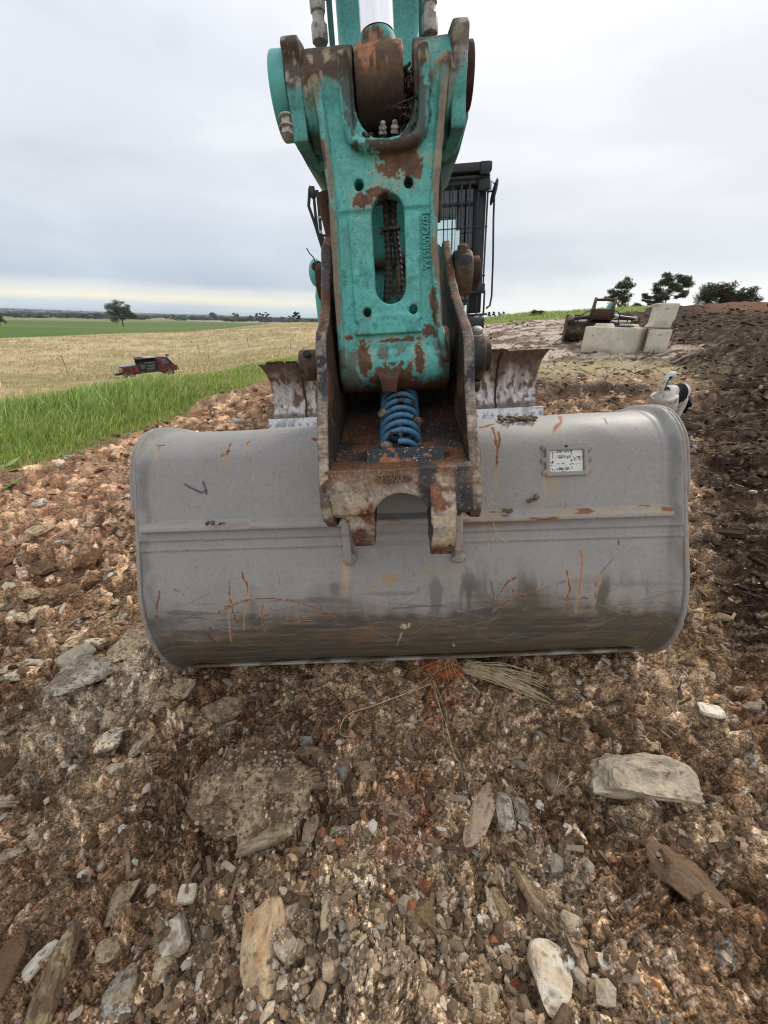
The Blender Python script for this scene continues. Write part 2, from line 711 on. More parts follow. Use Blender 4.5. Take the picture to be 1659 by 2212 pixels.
def pmat(name, col, rough=0.6, metallic=0.0, col2=None, scale=30, lo=0.45, hi=0.6, bump=0.2, bscale=80, bdist=0.002, var=0.15, spec=0.4, detail=6):
    """two-tone procedural: col with patches of col2"""
    m, nt, bs = newmat(name)
    if col2 is None:
        col2 = tuple(c * 0.6 for c in col)
    f = remap(nt, noise(nt, scale, detail, 0.62), lo, hi, 0, 1)
    mx = nd(nt, 'ShaderNodeMix', data_type='RGBA')
    nt.links.new(f, mx.inputs[0])
    mx.inputs[6].default_value = (*col, 1)
    mx.inputs[7].default_value = (*col2, 1)
    sc = nd(nt, 'ShaderNodeVectorMath', operation='SCALE')
    nt.links.new(mx.outputs[2], sc.inputs[0])
    nt.links.new(remap(nt, noise(nt, scale * 4.3, 4, 0.6), 0.3, 0.7, 1 - var, 1 + var), sc.inputs['Scale'])
    nt.links.new(sc.outputs[0], bs.inputs['Base Color'])
    bs.inputs['Roughness'].default_value = rough
    bs.inputs['Metallic'].default_value = metallic
    bs.inputs['Specular IOR Level'].default_value = spec
    if bump:
        b = nd(nt, 'ShaderNodeBump')
        b.inputs['Strength'].default_value = bump
        b.inputs['Distance'].default_value = bdist
        nt.links.new(noise(nt, bscale, 6, 0.6), b.inputs['Height'])
        nt.links.new(b.outputs[0], bs.inputs['Normal'])
    return m


TEAL = np.array([0.105, 0.43, 0.40])
RUST = np.array([0.16, 0.062, 0.030])
RUSTL = np.array([0.36, 0.15, 0.065])
DARK = np.array([0.030, 0.021, 0.017])
MUDB = np.array([0.095, 0.055, 0.035])
STEEL = np.array([0.34, 0.31, 0.27])
BLACK = np.array([0.022, 0.025, 0.030])
GREY = np.array([0.318, 0.304, 0.291])
TAN = np.array([0.40, 0.29, 0.17])

M_cast = vmat('painted_cast_iron', 0.50, 0, 0.18, 110, 0.45, 150, 0.0028, 0.5, chip=(.05, .09, .075, .60, .75), chs=190)
M_rusty = vmat('rusted_steel', 0.62, 0.1, 0.42, 130, 0.7, 140, 0.004, 0.45, coarse=.15, cscale=30, chip=(.45, .40, .32, .62, .6), chs=130)
M_bucket = vmat('grey_painted_steel', 0.60, 0, 0.07, 90, 0.14, 60, 0.002, 0.45, coarse=.05, cscale=7, chip=(.12, .115, .11, .66, .5), chs=60, stretch=(1, 1, .35))
M_teal = pmat('teal_paint', tuple(TEAL), 0.42, 0, tuple(TEAL * 0.8), 9, 0.5, 0.7, 0.15, 60, 0.001, 0.08, 0.5)
M_tealdark = pmat('dark_teal_paint', tuple(TEAL * 0.42), 0.5, 0, (0.03, 0.03, 0.025), 12, 0.45, 0.62, 0.3, 60, 0.002, 0.1)  # teal at a lower tone with near-black patches
M_black = pmat('black_paint', tuple(BLACK), 0.45, 0, (0.05, 0.048, 0.045), 20, 0.5, 0.7, 0.15, 60, 0.001, 0.1, 0.45)
M_rubber = pmat('black_rubber', (0.025, 0.024, 0.023), 0.75, 0, (0.07, 0.055, 0.045), 40, 0.5, 0.65, 0.4, 120, 0.002)
M_rustb = pmat('brown_rust', tuple(RUST * 0.55), 0.75, 0.1, tuple(DARK), 25, 0.42, 0.62, 0.7, 50, 0.004, 0.25)
M_rusto = pmat('orange_rust', (0.17, 0.085, 0.045), 0.7, 0.15, tuple(STEEL * 0.55), 30, 0.48, 0.62, 0.5, 70, 0.003, 0.25)
M_chrome, _nt, _bs = newmat('chrome')
_bs.inputs['Base Color'].default_value = (0.86, 0.86, 0.88, 1)
_bs.inputs['Metallic'].default_value = 1
_bs.inputs['Roughness'].default_value = 0.22
M_zinc = pmat('worn_zinc', (0.42, 0.40, 0.36), 0.45, 0.35, (0.17, 0.12, 0.08), 60, 0.52, 0.66, 0.3, 120, 0.001, 0.2)
M_glass, _nt, _bs = newmat('cab_glass')
_tr = nd(_nt, 'ShaderNodeBsdfTransparent')
_tr.inputs[0].default_value = (.90, .95, .95, 1)
_gl = nd(_nt, 'ShaderNodeBsdfGlossy')
_gl.inputs['Roughness'].default_value = .04
_fr = nd(_nt, 'ShaderNodeFresnel')
_fr.inputs[0].default_value = 1.6
_mx = nd(_nt, 'ShaderNodeMixShader')
_nt.links.new(_fr.outputs[0], _mx.inputs[0])
_nt.links.new(_tr.outputs[0], _mx.inputs[1])
_nt.links.new(_gl.outputs[0], _mx.inputs[2])
_nt.links.new(_mx.outputs[0], _nt.nodes['Material Output'].inputs['Surface'])
_nt.nodes.remove(_bs)



# ------------------------------------------------------------------ bucket
OFF = {}


def mroot(name, label, cat, off, group=None):
    """thing root in the machine's own frame, standing at off"""
    m = MMAT @ Matrix.Translation(Vector(off))
    o = empty(name, label, cat, group, m)
    OFF[o.name] = Vector(off)
    return o


_link0 = link


def link(name, me, m, parent=None):
    o = _link0(name, me, m, parent)
    if parent is not None and parent.name in OFF:
        o.location = -OFF[parent.name]
    return o


def catmull(P, n):
    P = np.asarray(P, float)
    Q = np.vstack([2 * P[0] - P[1], P, 2 * P[-1] - P[-2]])
    out = []
    for i in range(1, len(Q) - 2):
        t = np.linspace(0, 1, 24, endpoint=False)[:, None]
        p0, p1, p2, p3 = Q[i - 1], Q[i], Q[i + 1], Q[i + 2]
        out.append(0.5 * (2 * p1 + (p2 - p0) * t + (2 * p0 - 5 * p1 + 4 * p2 - p3) * t ** 2 + (3 * p1 - p0 - 3 * p2 + p3) * t ** 3))
    out.append(P[-1:])
    out = np.vstack(out)
    d = np.r_[0, np.cumsum(np.linalg.norm(np.diff(out, axis=0), axis=1))]
    s = np.linspace(0, d[-1], n)
    return np.c_[[np.interp(s, d, out[:, k]) for k in range(out.shape[1])]].T, s


BPROF = [(1.82, .66), (1.74, .755), (1.63, .84), (1.50, .895), (1.40, .922), (1.33, .928), (1.27, .912), (1.215, .872), (1.18, .81), (1.15, .745), (1.121, .68), (1.09, .615),
         (1.055, .545), (1.022, .475), (.998, .405), (.988, .335), (.992, .265), (1.010, .20), (1.040, .14), (1.082, .088), (1.16, .045), (1.30, .02)]
bp, bs_ = catmull(BPROF, 900)
XL, XR = -.903, .855


def bhit(u, v):
    """(x, arc length) on the bucket back seen through a sheet point"""
    a = MM.T @ (CP - MO)
    b = MM.T @ ray(u, v)
    t = (bp[:, 0] - a[1]) / b[1]
    z = a[2] + b[2] * t
    d = z - bp[:, 1]
    k = np.where(np.sign(d[:-1]) != np.sign(d[1:]))[0]
    if len(k) == 0:
        k = [int(np.argmin(np.abs(d)))]
    k = min(k, key=lambda q: t[q])
    return np.array([a[0] + b[0] * t[k], bs_[k]])


def seg_d(X, S, pts):
    d = np.full(X.shape, 9.0)
    for (x0, s0), (x1, s1) in zip(pts[:-1], pts[1:]):
        L = (x1 - x0) ** 2 + (s1 - s0) ** 2 + 1e-12
        t = np.clip(((X - x0) * (x1 - x0) + (S - s0) * (s1 - s0)) / L, 0, 1)
        d = np.minimum(d, np.hypot(X - x0 - t * (x1 - x0), S - s0 - t * (s1 - s0)))
    return d


cA = lambda x, y: (265.4 + x * .28497, 862.6 + y * .28497)
cB = lambda x, y: (995.4 + x * .32, 829.5 + y * .32)


def bl(c, *pts):
    return [bhit(*c(*p)) for p in pts]


def paint_bucket(X, S):
    """wear, scratches, stains and belly shade of the bucket's painted back, in its own x / arc-length coordinates"""
    n = len(X)
    Q = np.c_[X, S]
    c = np.tile(GREY, (n, 1))
    al = np.full(n, .62)
    c = c * (0.93 + 0.14 * fbm(Q * [3, 5], 4, 3))[:, None]
    # dust film, vertical wash streaks
    st = fbm(Q * [60, 3.0], 4, 21)
    c = mixc(c, (.30, .29, .27), ss(.5, .8, st) * .35)
    c = mixc(c, (.30, .26, .21), ss(.45, .75, fbm(Q * [9, 7], 4, 44)) * .25)
    fine = fbm(Q * [160, 160], 3, 8)
    c = mixc(c, (.12, .115, .11), ss(.70, .8, fine) * .35)
    c = mixc(c, (.40, .38, .35), ss(.74, .8, fbm(Q * 90, 3, 81)) * .4)
    # lower belly: dark dirty steel and scuffs, its underside shade painted in too
    s0 = bhit(887, 1312)[1]
    s1 = bhit(887, 1392)[1]
    edge = fbm(Q * [3.0, 9], 5, 61) - .5
    tt = (S - s0) / (s1 - s0)
    right = ss(-.1, .6, X)
    m = ss(-.25, .65, tt + edge * 1.5 + right * .35 + (fbm(Q * [30, 5], 3, 15) - .5) * .5)
    scuff = fbm(np.c_[X * 3 + S * .8, S * 95], 4, 31)
    low = np.outer(ss(.3, .7, scuff), (.165, .125, .088)) + np.outer(1 - ss(.3, .7, scuff), (.060, .055, .050))
    olive = ss(.42, .66, fbm(Q * [7, 11], 4, 72))
    low = mixc(low, (.105, .088, .052), olive * .6)
    c = c * (1 - m[:, None] * .93) + low * m[:, None] * .93
    al = al - .08 * m
    # olive-dark smears above it on the right
    sm = ss(.50, .68, fbm(np.c_[X * 16, S * 6], 4, 19)) * ss(-.75, -.25, tt) * ss(.05, .2, X) * .92
    c = mixc(c, (.105, .10, .075), sm)
    sm = ss(.55, .7, fbm(np.c_[X * 22, S * 5], 4, 29)) * ss(-1.1, -.3, tt) * ss(.45, .15, np.abs(X - .1)) * .6
    c = mixc(c, (.10, .10, .09), sm)
    ds = ss(.66, .72, fbm(np.c_[X * 4 - S * 1.6, S * 60], 3, 91)) * ss(-.7, .1, tt) * ss(1.4, .6, tt)
    c = mixc(c, (.075, .08, .09), ds * .6)
    # fine bright and orange scratches on the belly
    for k in range(420):
        x = rnd.uniform(-.85, .85)
        s = s0 + (s1 - s0) * rnd.uniform(-.2, 1.6)
        L = rnd.uniform(.01, .14)
        an = rnd.gauss(0, .32)
        w = rnd.uniform(.0015, .0022)
        sel = np.where((np.abs(X - x) < L + .01) & (np.abs(S - s) < L + .01))[0]
        if not len(sel):
            continue
        d = seg_d(X[sel], S[sel], [(x, s), (x + L * math.cos(an), s + L * math.sin(an))])
        mm = ss(w * 1.6, w * .4, d) * .38
        col = rnd.choice([(.30, .14, .07), (.34, .31, .27), (.24, .11, .06), (.05, .045, .04)])
        c[sel] = mixc(c[sel], col, mm)
    lip = ss(.018, .006, bhit(887, 1436)[1] - S + (fbm(Q * 60, 3, 90) - .5) * .02)
    c = mixc(c, (.36, .33, .29), lip * .7)
    wob = (fbm(Q * 130, 3, 5) - .5)
    wob2 = (fbm(Q * 45, 3, 6) - .5)

    def rustline(pts, w=.003, halo=2.0, core=(.135, .042, .022), tan=(.48, .29, .16), hm=.7):
        nonlocal c, al
        w = max(w, .0017)
        pts = [tuple(p) for p in pts]
        xs = [p[0] for p in pts]
        sss = [p[1] for p in pts]
        sel = np.where((X > min(xs) - .03) & (X < max(xs) + .03) & (S > min(sss) - .03) & (S < max(sss) + .03))[0]
        if not len(sel):
            return
        d = seg_d(X[sel], S[sel], pts) + wob[sel] * w * 1.6 + wob2[sel] * w * 1.2
        h = ss(w * halo, w * halo * .55, d) * hm
        k = ss(w * 1.15, w * .7, d)
        c[sel] = mixc(c[sel], tan, h)
        c[sel] = mixc(c[sel], np.array(core), k * .92)
        al[sel] = al[sel] * (1 - h) + .95 * h

    def streak(c0, p, q, w, col=(.42, .32, .18), a=.7):
        nonlocal c
        A, B = bhit(*c0(*p)), bhit(*c0(*q))
        t = np.clip((S - A[1]) / (B[1] - A[1] + 1e-9), 0, 1)
        xc = A[0] + (B[0] - A[0]) * t
        inr = (S > A[1] - .004) & (S < B[1] + .01)
        mm = inr * ss(w, w * .3, np.abs(X - xc) + wob2 * w * .8) * (1 - t) ** .7 * a
        c = mixc(c, col, mm)
    rl = rustline
    rl(bl(cA, (262, 352), (285, 347), (312, 345)), .0035)
    rl(bl(cA, (272, 355), (268, 385)), .003)
    streak(cA, (262, 380), (255, 480), .008)
    rl(bl(cA, (815, 335), (800, 375), (790, 415)), .0055)
    rl(bl(cA, (752, 428), (790, 422)), .0045)
    streak(cA, (776, 425), (784, 575), .014)
    rl(bl(cA, (958, 318), (945, 330), (942, 345)), .0032, core=(.25, .10, .05))
    streak(cA, (945, 345), (940, 400), .006)
    rl(bl(cA, (270, 1460), (268, 1510), (250, 1560), (255, 1620)), .0022, 1.9)
    rl(bl(cA, (252, 1640), (255, 1695)), .0018)
    rl(bl(cA, (380, 1445), (420, 1466)), .0028)
    rl(bl(cA, (445, 1485), (448, 1489)), .0028)
    rl(bl(cA, (895, 1320), (905, 1360), (932, 1400), (941, 1440), (938, 1470)), .0028, 2.6, tan=(.50, .33, .18), hm=.9)
    rl(bl(cA, (938, 1470), (922, 1540), (912, 1750)), .0012, 2.6, core=(.38, .2, .1))
    rl(bl(cA, (803, 1430), (799, 1500), (820, 1560), (835, 1640), (858, 1705)), .0024)
    rl(bl(cA, (885, 1672), (868, 1692)), .0026)
    rl(bl(cA, (800, 1500), (798, 1700), (815, 1830)), .0009, 2.4, core=(.4, .22, .12))
    rl(bl(cA, (680, 1636), (780, 1590), (900, 1537), (1020, 1518), (1130, 1515), (1250, 1528), (1370, 1560), (1480, 1600), (1620, 1665)), .0017, 2.2)
    rl(bl(cA, (755, 1582), (880, 1546)), .0016)
    rl(bl(cA, (700, 1632), (850, 1562)), .0016)
    rl(bl(cA, (1062, 1565), (1050, 1620), (1064, 1660)), .0036, 2.0, core=(.30, .12, .06))
    rl(bl(cA, (1066, 1646), (1110, 1643)), .0026)
    rl(bl(cA, (1064, 1660), (1070, 1790)), .0011)
    rl(bl(cA, (1210, 1665), (1218, 1690), (1290, 1685)), .002)
    rl(bl(cA, (1310, 1660), (1400, 1665)), .0024, core=(.24, .11, .06))
    rl(bl(cA, (1330, 1690), (1440, 1690)), .0018)
    rl(bl(cA, (642, 1792), (695, 1838)), .0055, 1.3)
    rl(bl(cA, (655, 1738), (658, 1745)), .004, 1.4)
    rl(bl(cA, (560, 1762), (625, 1757)), .002, core=(.25, .12, .06))
    rl(bl(cA, (470, 1812), (540, 1832)), .003, core=(.25, .14, .08))
    rl(bl(cA, (300, 1782), (350, 1792)), .003, core=(.25, .14, .08))
    rl(bl(cA, (1440, 302), (1470, 310)), .006)
    # dark marker tick
    for seg in (((470, 645), (530, 681), (595, 712)), ((595, 712), (632, 690), (607, 626)), ((630, 690), (633, 716))):
        d = seg_d(X, S, [tuple(p) for p in bl(cA, *seg)]) + wob * .002
        c = mixc(c, (.055, .06, .065), ss(.0042, .003, d) * .9)
    rl(bl(cB, (215, 295), (236, 380), (246, 440), (241, 565)), .0052, 1.9)
    rl(bl(cB, (255, 325), (263, 400), (247, 450)), .0048, 1.9)
    streak(cB, (243, 560), (244, 770), .010, a=.85)
    rl(bl(cB, (130, 292), (170, 284), (217, 268)), .005)
    rl(bl(cB, (668, 215), (676, 258), (642, 290), (630, 325)), .0048, 2.0, core=(.26, .10, .05))
    streak(cB, (633, 320), (636, 420), .006)
    streak(cB, (686, 240), (690, 430), .006)
    rl(bl(cB, (488, 228), (494, 262)), .003)
    streak(cB, (498, 250), (506, 400), .005)
    streak(cB, (820, 250), (822, 420), .012, a=.45)
    streak(cB, (565, 600), (568, 790), .011, a=1.0)
    streak(cB, (640, 595), (615, 790), .024, a=.8)
    streak(cB, (760, 600), (740, 650), .045, a=.55)
    rl(bl(cB, (966, 232), (985, 270)), .002, core=(.3, .15, .09))
    rl(bl(cB, (720, 1265), (736, 1330), (746, 1400), (733, 1430)), .0028, 2.5)
    rl(bl(cB, (733, 1430), (700, 1540)), .0011)
    rl(bl(cB, (820, 1130), (831, 1200), (820, 1300), (803, 1440)), .0025, 2.6, core=(.33, .15, .08))
    rl(bl(cB, (803, 1440), (786, 1550)), .0022, 3.2, core=(.3, .2, .1), tan=(.4, .3, .16))
    rl(bl(cB, (955, 1290), (944, 1350), (920, 1420)), .0048, 1.8, core=(.40, .22, .12), tan=(.5, .36, .22))
    rl(bl(cB, (920, 1420), (915, 1540)), .0012)
    rl(bl(cB, (380, 1310), (322, 1338), (272, 1420), (242, 1458)), .0024, 2.4)
    rl(bl(cB, (200, 1475), (236, 1455)), .0026)
    rl(bl(cB, (355, 1392), (362, 1440), (332, 1472), (230, 1537)), .0021, 2.3)
    rl(bl(cB, (517, 1370), (509, 1396), (470, 1422)), .0019)
    rl(bl(cB, (405, 1445), (437, 1440)), .0035)
    rl(bl(cB, (835, 1450), (860, 1462)), .0025)
    rl(bl(cB, (1077, 1065), (1078, 1085)), .002)
    for seg in (((1045, 1180), (955, 1285)), ((650, 1355), (716, 1340)), ((830, 1570), (832, 1625)), ((205, 1350), (230, 1430))):
        d = seg_d(X, S, [tuple(p) for p in bl(cB, *seg)])
        c = mixc(c, (.07, .075, .085), ss(.0028, .001, d) * .7)
    # rusty band under the rib, strongest beside the coupler
    a0 = bhit(1010, 1128)[1]
    dd = np.abs(S - a0 - .006)
    mm = ss(.022, .006, dd + wob2 * .01) * ss(.62, .15, X) * ss(.1, .16, X)
    c = mixc(c, (.22, .115, .05), mm * .85)
    # stains under the gussets
    plain = lambda x, y: (x, y)
    streak(plain, (746, 1205), (748, 1300), .020, (.50, .36, .20), 1.0)
    streak(plain, (990, 1205), (985, 1290), .018, (.36, .32, .24), .8)
    for (u, v, r1, r2, col, a) in ((848, 1253, .045, .022, (.42, .27, .13), .8), (930, 1243, .03, .02, (.36, .29, .18), .6), (795, 1270, .025, .03, (.34, .27, .2), .5),
                                  (770, 1385, .05, .03, (.27, .12, .06), .6), (800, 1370, .03, .03, (.25, .11, .055), .5), (722, 1275, .02, .05, (.11, .11, .11), .6),
                                  (1015, 1255, .03, .06, (.10, .105, .10), .6), (560, 1390, .1, .02, (.2, .12, .07), .4), (1180, 1400, .2, .02, (.16, .11, .07), .5)):
        h = bhit(u, v)
        e = np.sqrt(((X - h[0]) / r1) ** 2 + ((S - h[1]) / r2) ** 2) + wob2 * 1.6 + wob * .8
        c = mixc(c, col, ss(1.1, .4, e) * a)
    # pale splash with a yellow spot, small white chip
    h = bhit(873, 1358)
    e = np.sqrt(((X - h[0]) / .016) ** 2 + ((S - h[1]) / .012) ** 2) + wob * 2.6
    c = mixc(c, (.62, .56, .45), ss(1.0, .7, e) * .9)
    e = np.sqrt(((X - h[0] + .004) / .008) ** 2 + ((S - h[1] - .004) / .007) ** 2) + wob
    c = mixc(c, (.55, .38, .12), ss(1.0, .7, e))
    d = seg_d(X, S, [tuple(bhit(868, 1372)), tuple(bhit(857, 1400))]) + wob * .008
    c = mixc(c, (.6, .57, .5), ss(.003, .001, d) * .6)
    d = seg_d(X, S, [tuple(bhit(980, 1398)), tuple(bhit(981, 1402))])
    c = mixc(c, (.65, .65, .62), ss(.004, .003, d))
    return np.c_[c, al]


buc = mroot('bucket', 'wide grey mud bucket with rust scratches hanging face-on from the coupler', 'excavator bucket', (0, 1.25, .03))
# shell: dense where it faces the viewer
nx = 620
sv = np.concatenate([np.linspace(0, .42, 14, endpoint=False), np.linspace(.42, bs_[-1] - .16, 330), np.linspace(bs_[-1] - .16, bs_[-1], 8)[1:]])
xs_ = np.linspace(XL, XR, nx)
yy = np.interp(sv, bs_, bp[:, 0])
zz_ = np.interp(sv, bs_, bp[:, 1])
ty, tz = np.gradient(yy, sv), np.gradient(zz_, sv)
tl = np.hypot(ty, tz)
ny_, nz_ = tz / tl, -ty / tl                     # outward, towards the viewer
if ny_[len(sv) // 2] > 0:
    ny_, nz_ = -ny_, -nz_
XX, SS = np.meshgrid(xs_, sv)
XX, SS = XX.ravel(), SS.ravel()
sr1 = bhit(500, 1165)[1]
sr2 = bhit(500, 1187)[1]
disp = (fbm(np.c_[XX * 3, SS * 4], 4, 77) - .5) * .013 * ss(.10, .20, np.hypot(XX - bhit(1222, 994)[0], (SS - bhit(1222, 994)[1]) * 1.4)) - .001
# overlapped plates and weld beads below the rib
disp += -.005 * ss(sr1 - .001, sr1 + .001, SS) - .003 * ss(sr2 - .001, sr2 + .001, SS)
bead = lambda s0, w: np.exp(-((SS - s0) / w) ** 2) * (.0035 + .003 * (vn(np.c_[XX * 90, SS * 40], 3) - .3))
disp += bead(sr1, .004) + bead(sr2, .004)
# fillet weld where the shell meets the side plates
de = np.minimum(XX - XL, XR - XX)
disp += .020 * ss(.045, .0, de) + .003 * np.exp(-((de - .045) / .008) ** 2) + (vn(np.c_[XX * 40, SS * 40], 9) - .5) * .002 * ss(.07, .03, de)
NYv, NZv = np.repeat(ny_, nx), np.repeat(nz_, nx)
VV = np.c_[XX, np.repeat(yy, nx) + NYv * disp, np.repeat(zz_, nx) + NZv * disp]
ii = np.arange((len(sv) - 1) * nx).reshape(len(sv) - 1, nx)[:, :-1].ravel()
quads = np.c_[ii, ii + nx, ii + nx + 1, ii + 1]
bcol = paint_bucket(XX, SS)
d_e = ss(.05, .02, de)
bcol[:, :3] = mixc(bcol[:, :3], (.12, .115, .11), d_e * .45 * ss(.3, .6, fbm(np.c_[XX * 30, SS * 12], 3, 4)))


def skew(P):
    P = np.array(P, float)
    P[:, 2] += .030 * P[:, 0] / .9 * ss(.45, .05, P[:, 2])
    return P


def skew_obj(o):
    V = np.empty(len(o.data.vertices) * 3, np.float32)
    o.data.vertices.foreach_get('co', V)
    o.data.vertices.foreach_set('co', skew(V.reshape(-1, 3)).astype(np.float32).ravel())
    o.data.update()


shell = link('shell', npmesh('shell', skew(VV), [quads], bcol), M_bucket, buc)


def paint_rim(V, N, cv):
    c = np.tile(GREY * .92, (len(V), 1))
    f = fbm(V * 30, 4, 2)
    c = mixc(c, (.30, .28, .25), ss(.45, .7, fbm(V * 12, 3, 9)) * .5)
    w = ss(.60, .68, f)
    c = mixc(c, (.33, .16, .09), w * .8)
    low = ss(.32, .12, V[:, 2] + (fbm(V * 9, 3, 3) - .5) * .3)
    c = mixc(c, (.23, .19, .13), low * .8 * ss(.3, .55, f))
    if cv is not None:
        c = mixc(c, (.34, .31, .27), ss(.4, 1.0, cv + (f - .5) * 1.5) * .6)
    return np.c_[c, np.full(len(V), .75)]


# side plates: the outline runs 25 mm proud of the shell
outl = []
for k in range(0, 900, 12):
    t0 = max(k - 1, 0)
    t1 = min(k + 1, 899)
    dy, dz = bp[t1] - bp[t0]
    L = math.hypot(dy, dz)
    n_y, n_z = dz / L, -dy / L
    if n_y * (bp[k][0] - 1.5) + n_z * (bp[k][1] - .45) < 0:
        n_y, n_z = -n_y, -n_z
    pr = .020 if k > 140 else .010
    outl.append((bp[k][0] + n_y * pr, bp[k][1] + n_z * pr))
for x0, x1 in ((XL - .014, XL + .001), (XR - .001, XR + .014)):
    mb = MB()
    mb.prism(outl, 'x', x0, x1)
    o = fuse('side_plate', mb, .0055, M_bucket, buc, paint=paint_rim, relax=1, bumpy=.003, bscale=26)
    skew_obj(o)
# collar band bent over the upper back corner of each side plate
for x0, x1 in ((XL - .023, XL - .012), (XR + .012, XR + .023)):
    mb = MB()
    poly = [p for p in outl if p[1] > .70]
    inner = [(1.5 + (p[0] - 1.5) * .8, .62 + (p[1] - .62) * .75) for p in poly][::-1]
    mb.prism(poly + inner, 'x', x0, x1)
    fuse('corner_stiffener', mb, .005, M_bucket, buc, paint=paint_rim, relax=1)


def paint_rib(V, N, cv):
    c = np.tile(GREY * 1.08, (len(V), 1))
    f = fbm(V * [25, 60, 60], 4, 5)
    right = ss(.1, .25, V[:, 0])
    c = mixc(c, (.40, .33, .24), ss(.40, .55, f) * (.25 + .70 * right))
    c = mixc(c, (.26, .10, .05), ss(.60, .66, fbm(V * [16, 60, 60], 3, 12)) * (.35 + .65 * right))
    return np.c_[c, np.full(len(V), .75)]


# stiffening rib across the back
sb = bhit(1200, 1100)[1]
yb, zb = np.interp(sb, bs_, bp[:, 0]), np.interp(sb, bs_, bp[:, 1])
mb = MB()
mb.prism([(yb + .03, zb + .010), (yb - .030, zb - .006), (yb - .036, zb - .022), (yb - .012, zb - .030), (yb + .03, zb - .02)], 'x', XL + .004, XR - .03)
fuse('rib', mb, .004, M_bucket, buc, paint=paint_rib, relax=1, bumpy=.003, bscale=40)
# gussets: the feet of the mounting ears
for (xa, ya, lean) in ((bhit(752, 1160)[0], 0, -.008), (bhit(988, 1160)[0], 0, .008)):
    mb = MB()
    sA, sB = bhit(887, 1085)[1], bhit(887, 1205)[1]
    pts = []
    for q in np.linspace(0, 1, 9):
        s = sA + (sB - sA) * q
        y, z = np.interp(s, bs_, bp[:, 0]), np.interp(s, bs_, bp[:, 1])
        pts.append((y - (.060 * (1 - q) ** .6 + .010), z - .02 * q))
    back = [(1.25, .60), (1.30, .80)]
    mb.prism(pts + back, 'x', xa - .013, xa + .013)
    o = fuse('ear_gusset', mb, .004, M_bucket, buc, paint=paint_rib, relax=1)
    mb = MB()
    h = bhit(745 if xa < 0 else 990, 1208)
    y, z = np.interp(h[1], bs_, bp[:, 0]), np.interp(h[1], bs_, bp[:, 1])
    mb.ell((xa, y, z), (.024, .012, .016))
    mb.ell((xa + .006, y, z + .012), (.02, .012, .012))
    fuse('weld', mb, .003, M_bucket, o, paint=paint_rib, relax=1, bumpy=.006, bscale=60)
# mounting ears running up behind the coupler, and the bucket pin between them
for xa in (bhit(752, 1160)[0] + .006, bhit(988, 1160)[0] - .006):
    mb = MB()
    mb.prism([(1.07, .70), (1.0, .76), (1.0, .83), (1.06, .88), (1.2, .93), (1.4, 1.0), (1.5, 1.04), (1.56, 1.0), (1.52, .94), (1.3, .90), (1.18, .80)], 'x', xa - .012, xa + .012)
    mb.build('mounting_ear', M_rusto, buc, .003)
for yz in ((1.5, .985),):
    MB().cyl((-.15, *yz), (.13, *yz), .03).build('bucket_pin', M_rusto, buc, .002)
# cutting edge and closed inside
mb = MB()
mb.prism([(1.066, .092), (1.075, .075), (1.30, -.005), (1.32, .018), (1.16, .052)], 'x', XL + .005, XR - .005)
ceo = fuse('cutting_edge', mb, .011, M_bucket, buc, relax=0, bumpy=.003,
     paint=lambda V, N, cv: np.c_[mixc(mixc(np.tile((.16, .12, .085), (len(V), 1)), (.36, .33, .28), ss(.45, .6, fbm(V * [14, 60, 60], 4, 3))), (.25, .10, .06), ss(.62, .7, fbm(V * 20, 3, 8))), np.full(len(V), .7)])
skew_obj(ceo)
# data plate: bent frame with a pitted white label
hA, hB = bhit(1183, 968), bhit(1262, 1020)
px_, ps_ = (hA[0] + hB[0]) / 2, (hA[1] + hB[1]) / 2
pw, phh = hB[0] - hA[0], hB[1] - hA[1]
yp, zp = np.interp(ps_, bs_, bp[:, 0]), np.interp(ps_, bs_, bp[:, 1])
k = int(np.argmin(abs(bs_ - ps_)))
tg = (bp[k + 1] - bp[k]) / np.linalg.norm(bp[k + 1] - bp[k])
PX = Vector((1, 0, 0))
PZ = Vector((0, -tg[0], -tg[1]))              # up along the shell
PN = PX.cross(PZ)
if PN.y > 0:
    PN = -PN
PR = Matrix((PX, PZ, PN)).transposed()


def on_plate(x, z, n):
    return Vector((px_, yp, zp)) + PX * x + PZ * z + PN * n


mb = MB()
W2, H2, BW = pw / 2 + .010, phh / 2 + .010, .013
for (x, z, sx, sz) in ((0, H2 - BW * .8, 2 * W2, BW * 1.6), (0, -H2 + BW / 2, 2 * W2, BW), (-W2 + BW / 2, 0, BW, 2 * H2), (W2 - BW / 2, 0, BW, 2 * H2)):
    mb.box(on_plate(x, z, .004), (sx, sz, .010), PR)
for (x, z) in ((-W2 - .004, H2 - .012), (-W2 - .006, -.003), (-W2 - .003, -H2 + .01), (W2 + .005, H2 - .02), (W2 + .007, .0), (W2 + .004, -H2 + .014)):
    mb.ell(on_plate(x, z, .001), (.010, .005, .013))
plate = fuse('data_plate_frame', mb, .0018, M_bucket, buc, relax=1, paint=lambda V, N, cv: np.c_[mixc(np.tile(GREY * .95, (len(V), 1)), (.42, .33, .23), ss(.4, .62, fbm(V * 40, 3, 7)) * ss(zp + .0, zp - .04, V[:, 2])), np.full(len(V), .7)])
nxp, nzp = 220, 130
gx, gz = np.meshgrid(np.linspace(-pw / 2 + .004, pw / 2 - .004, nxp), np.linspace(-phh / 2 + .003, phh / 2 - .006, nzp))
gx, gz = gx.ravel(), gz.ravel()
U = (gx + pw / 2) / pw
Vv = (gz + phh / 2) / phh
c = np.tile((.72, .73, .68), (len(gx), 1))
eat = np.zeros(len(gx))
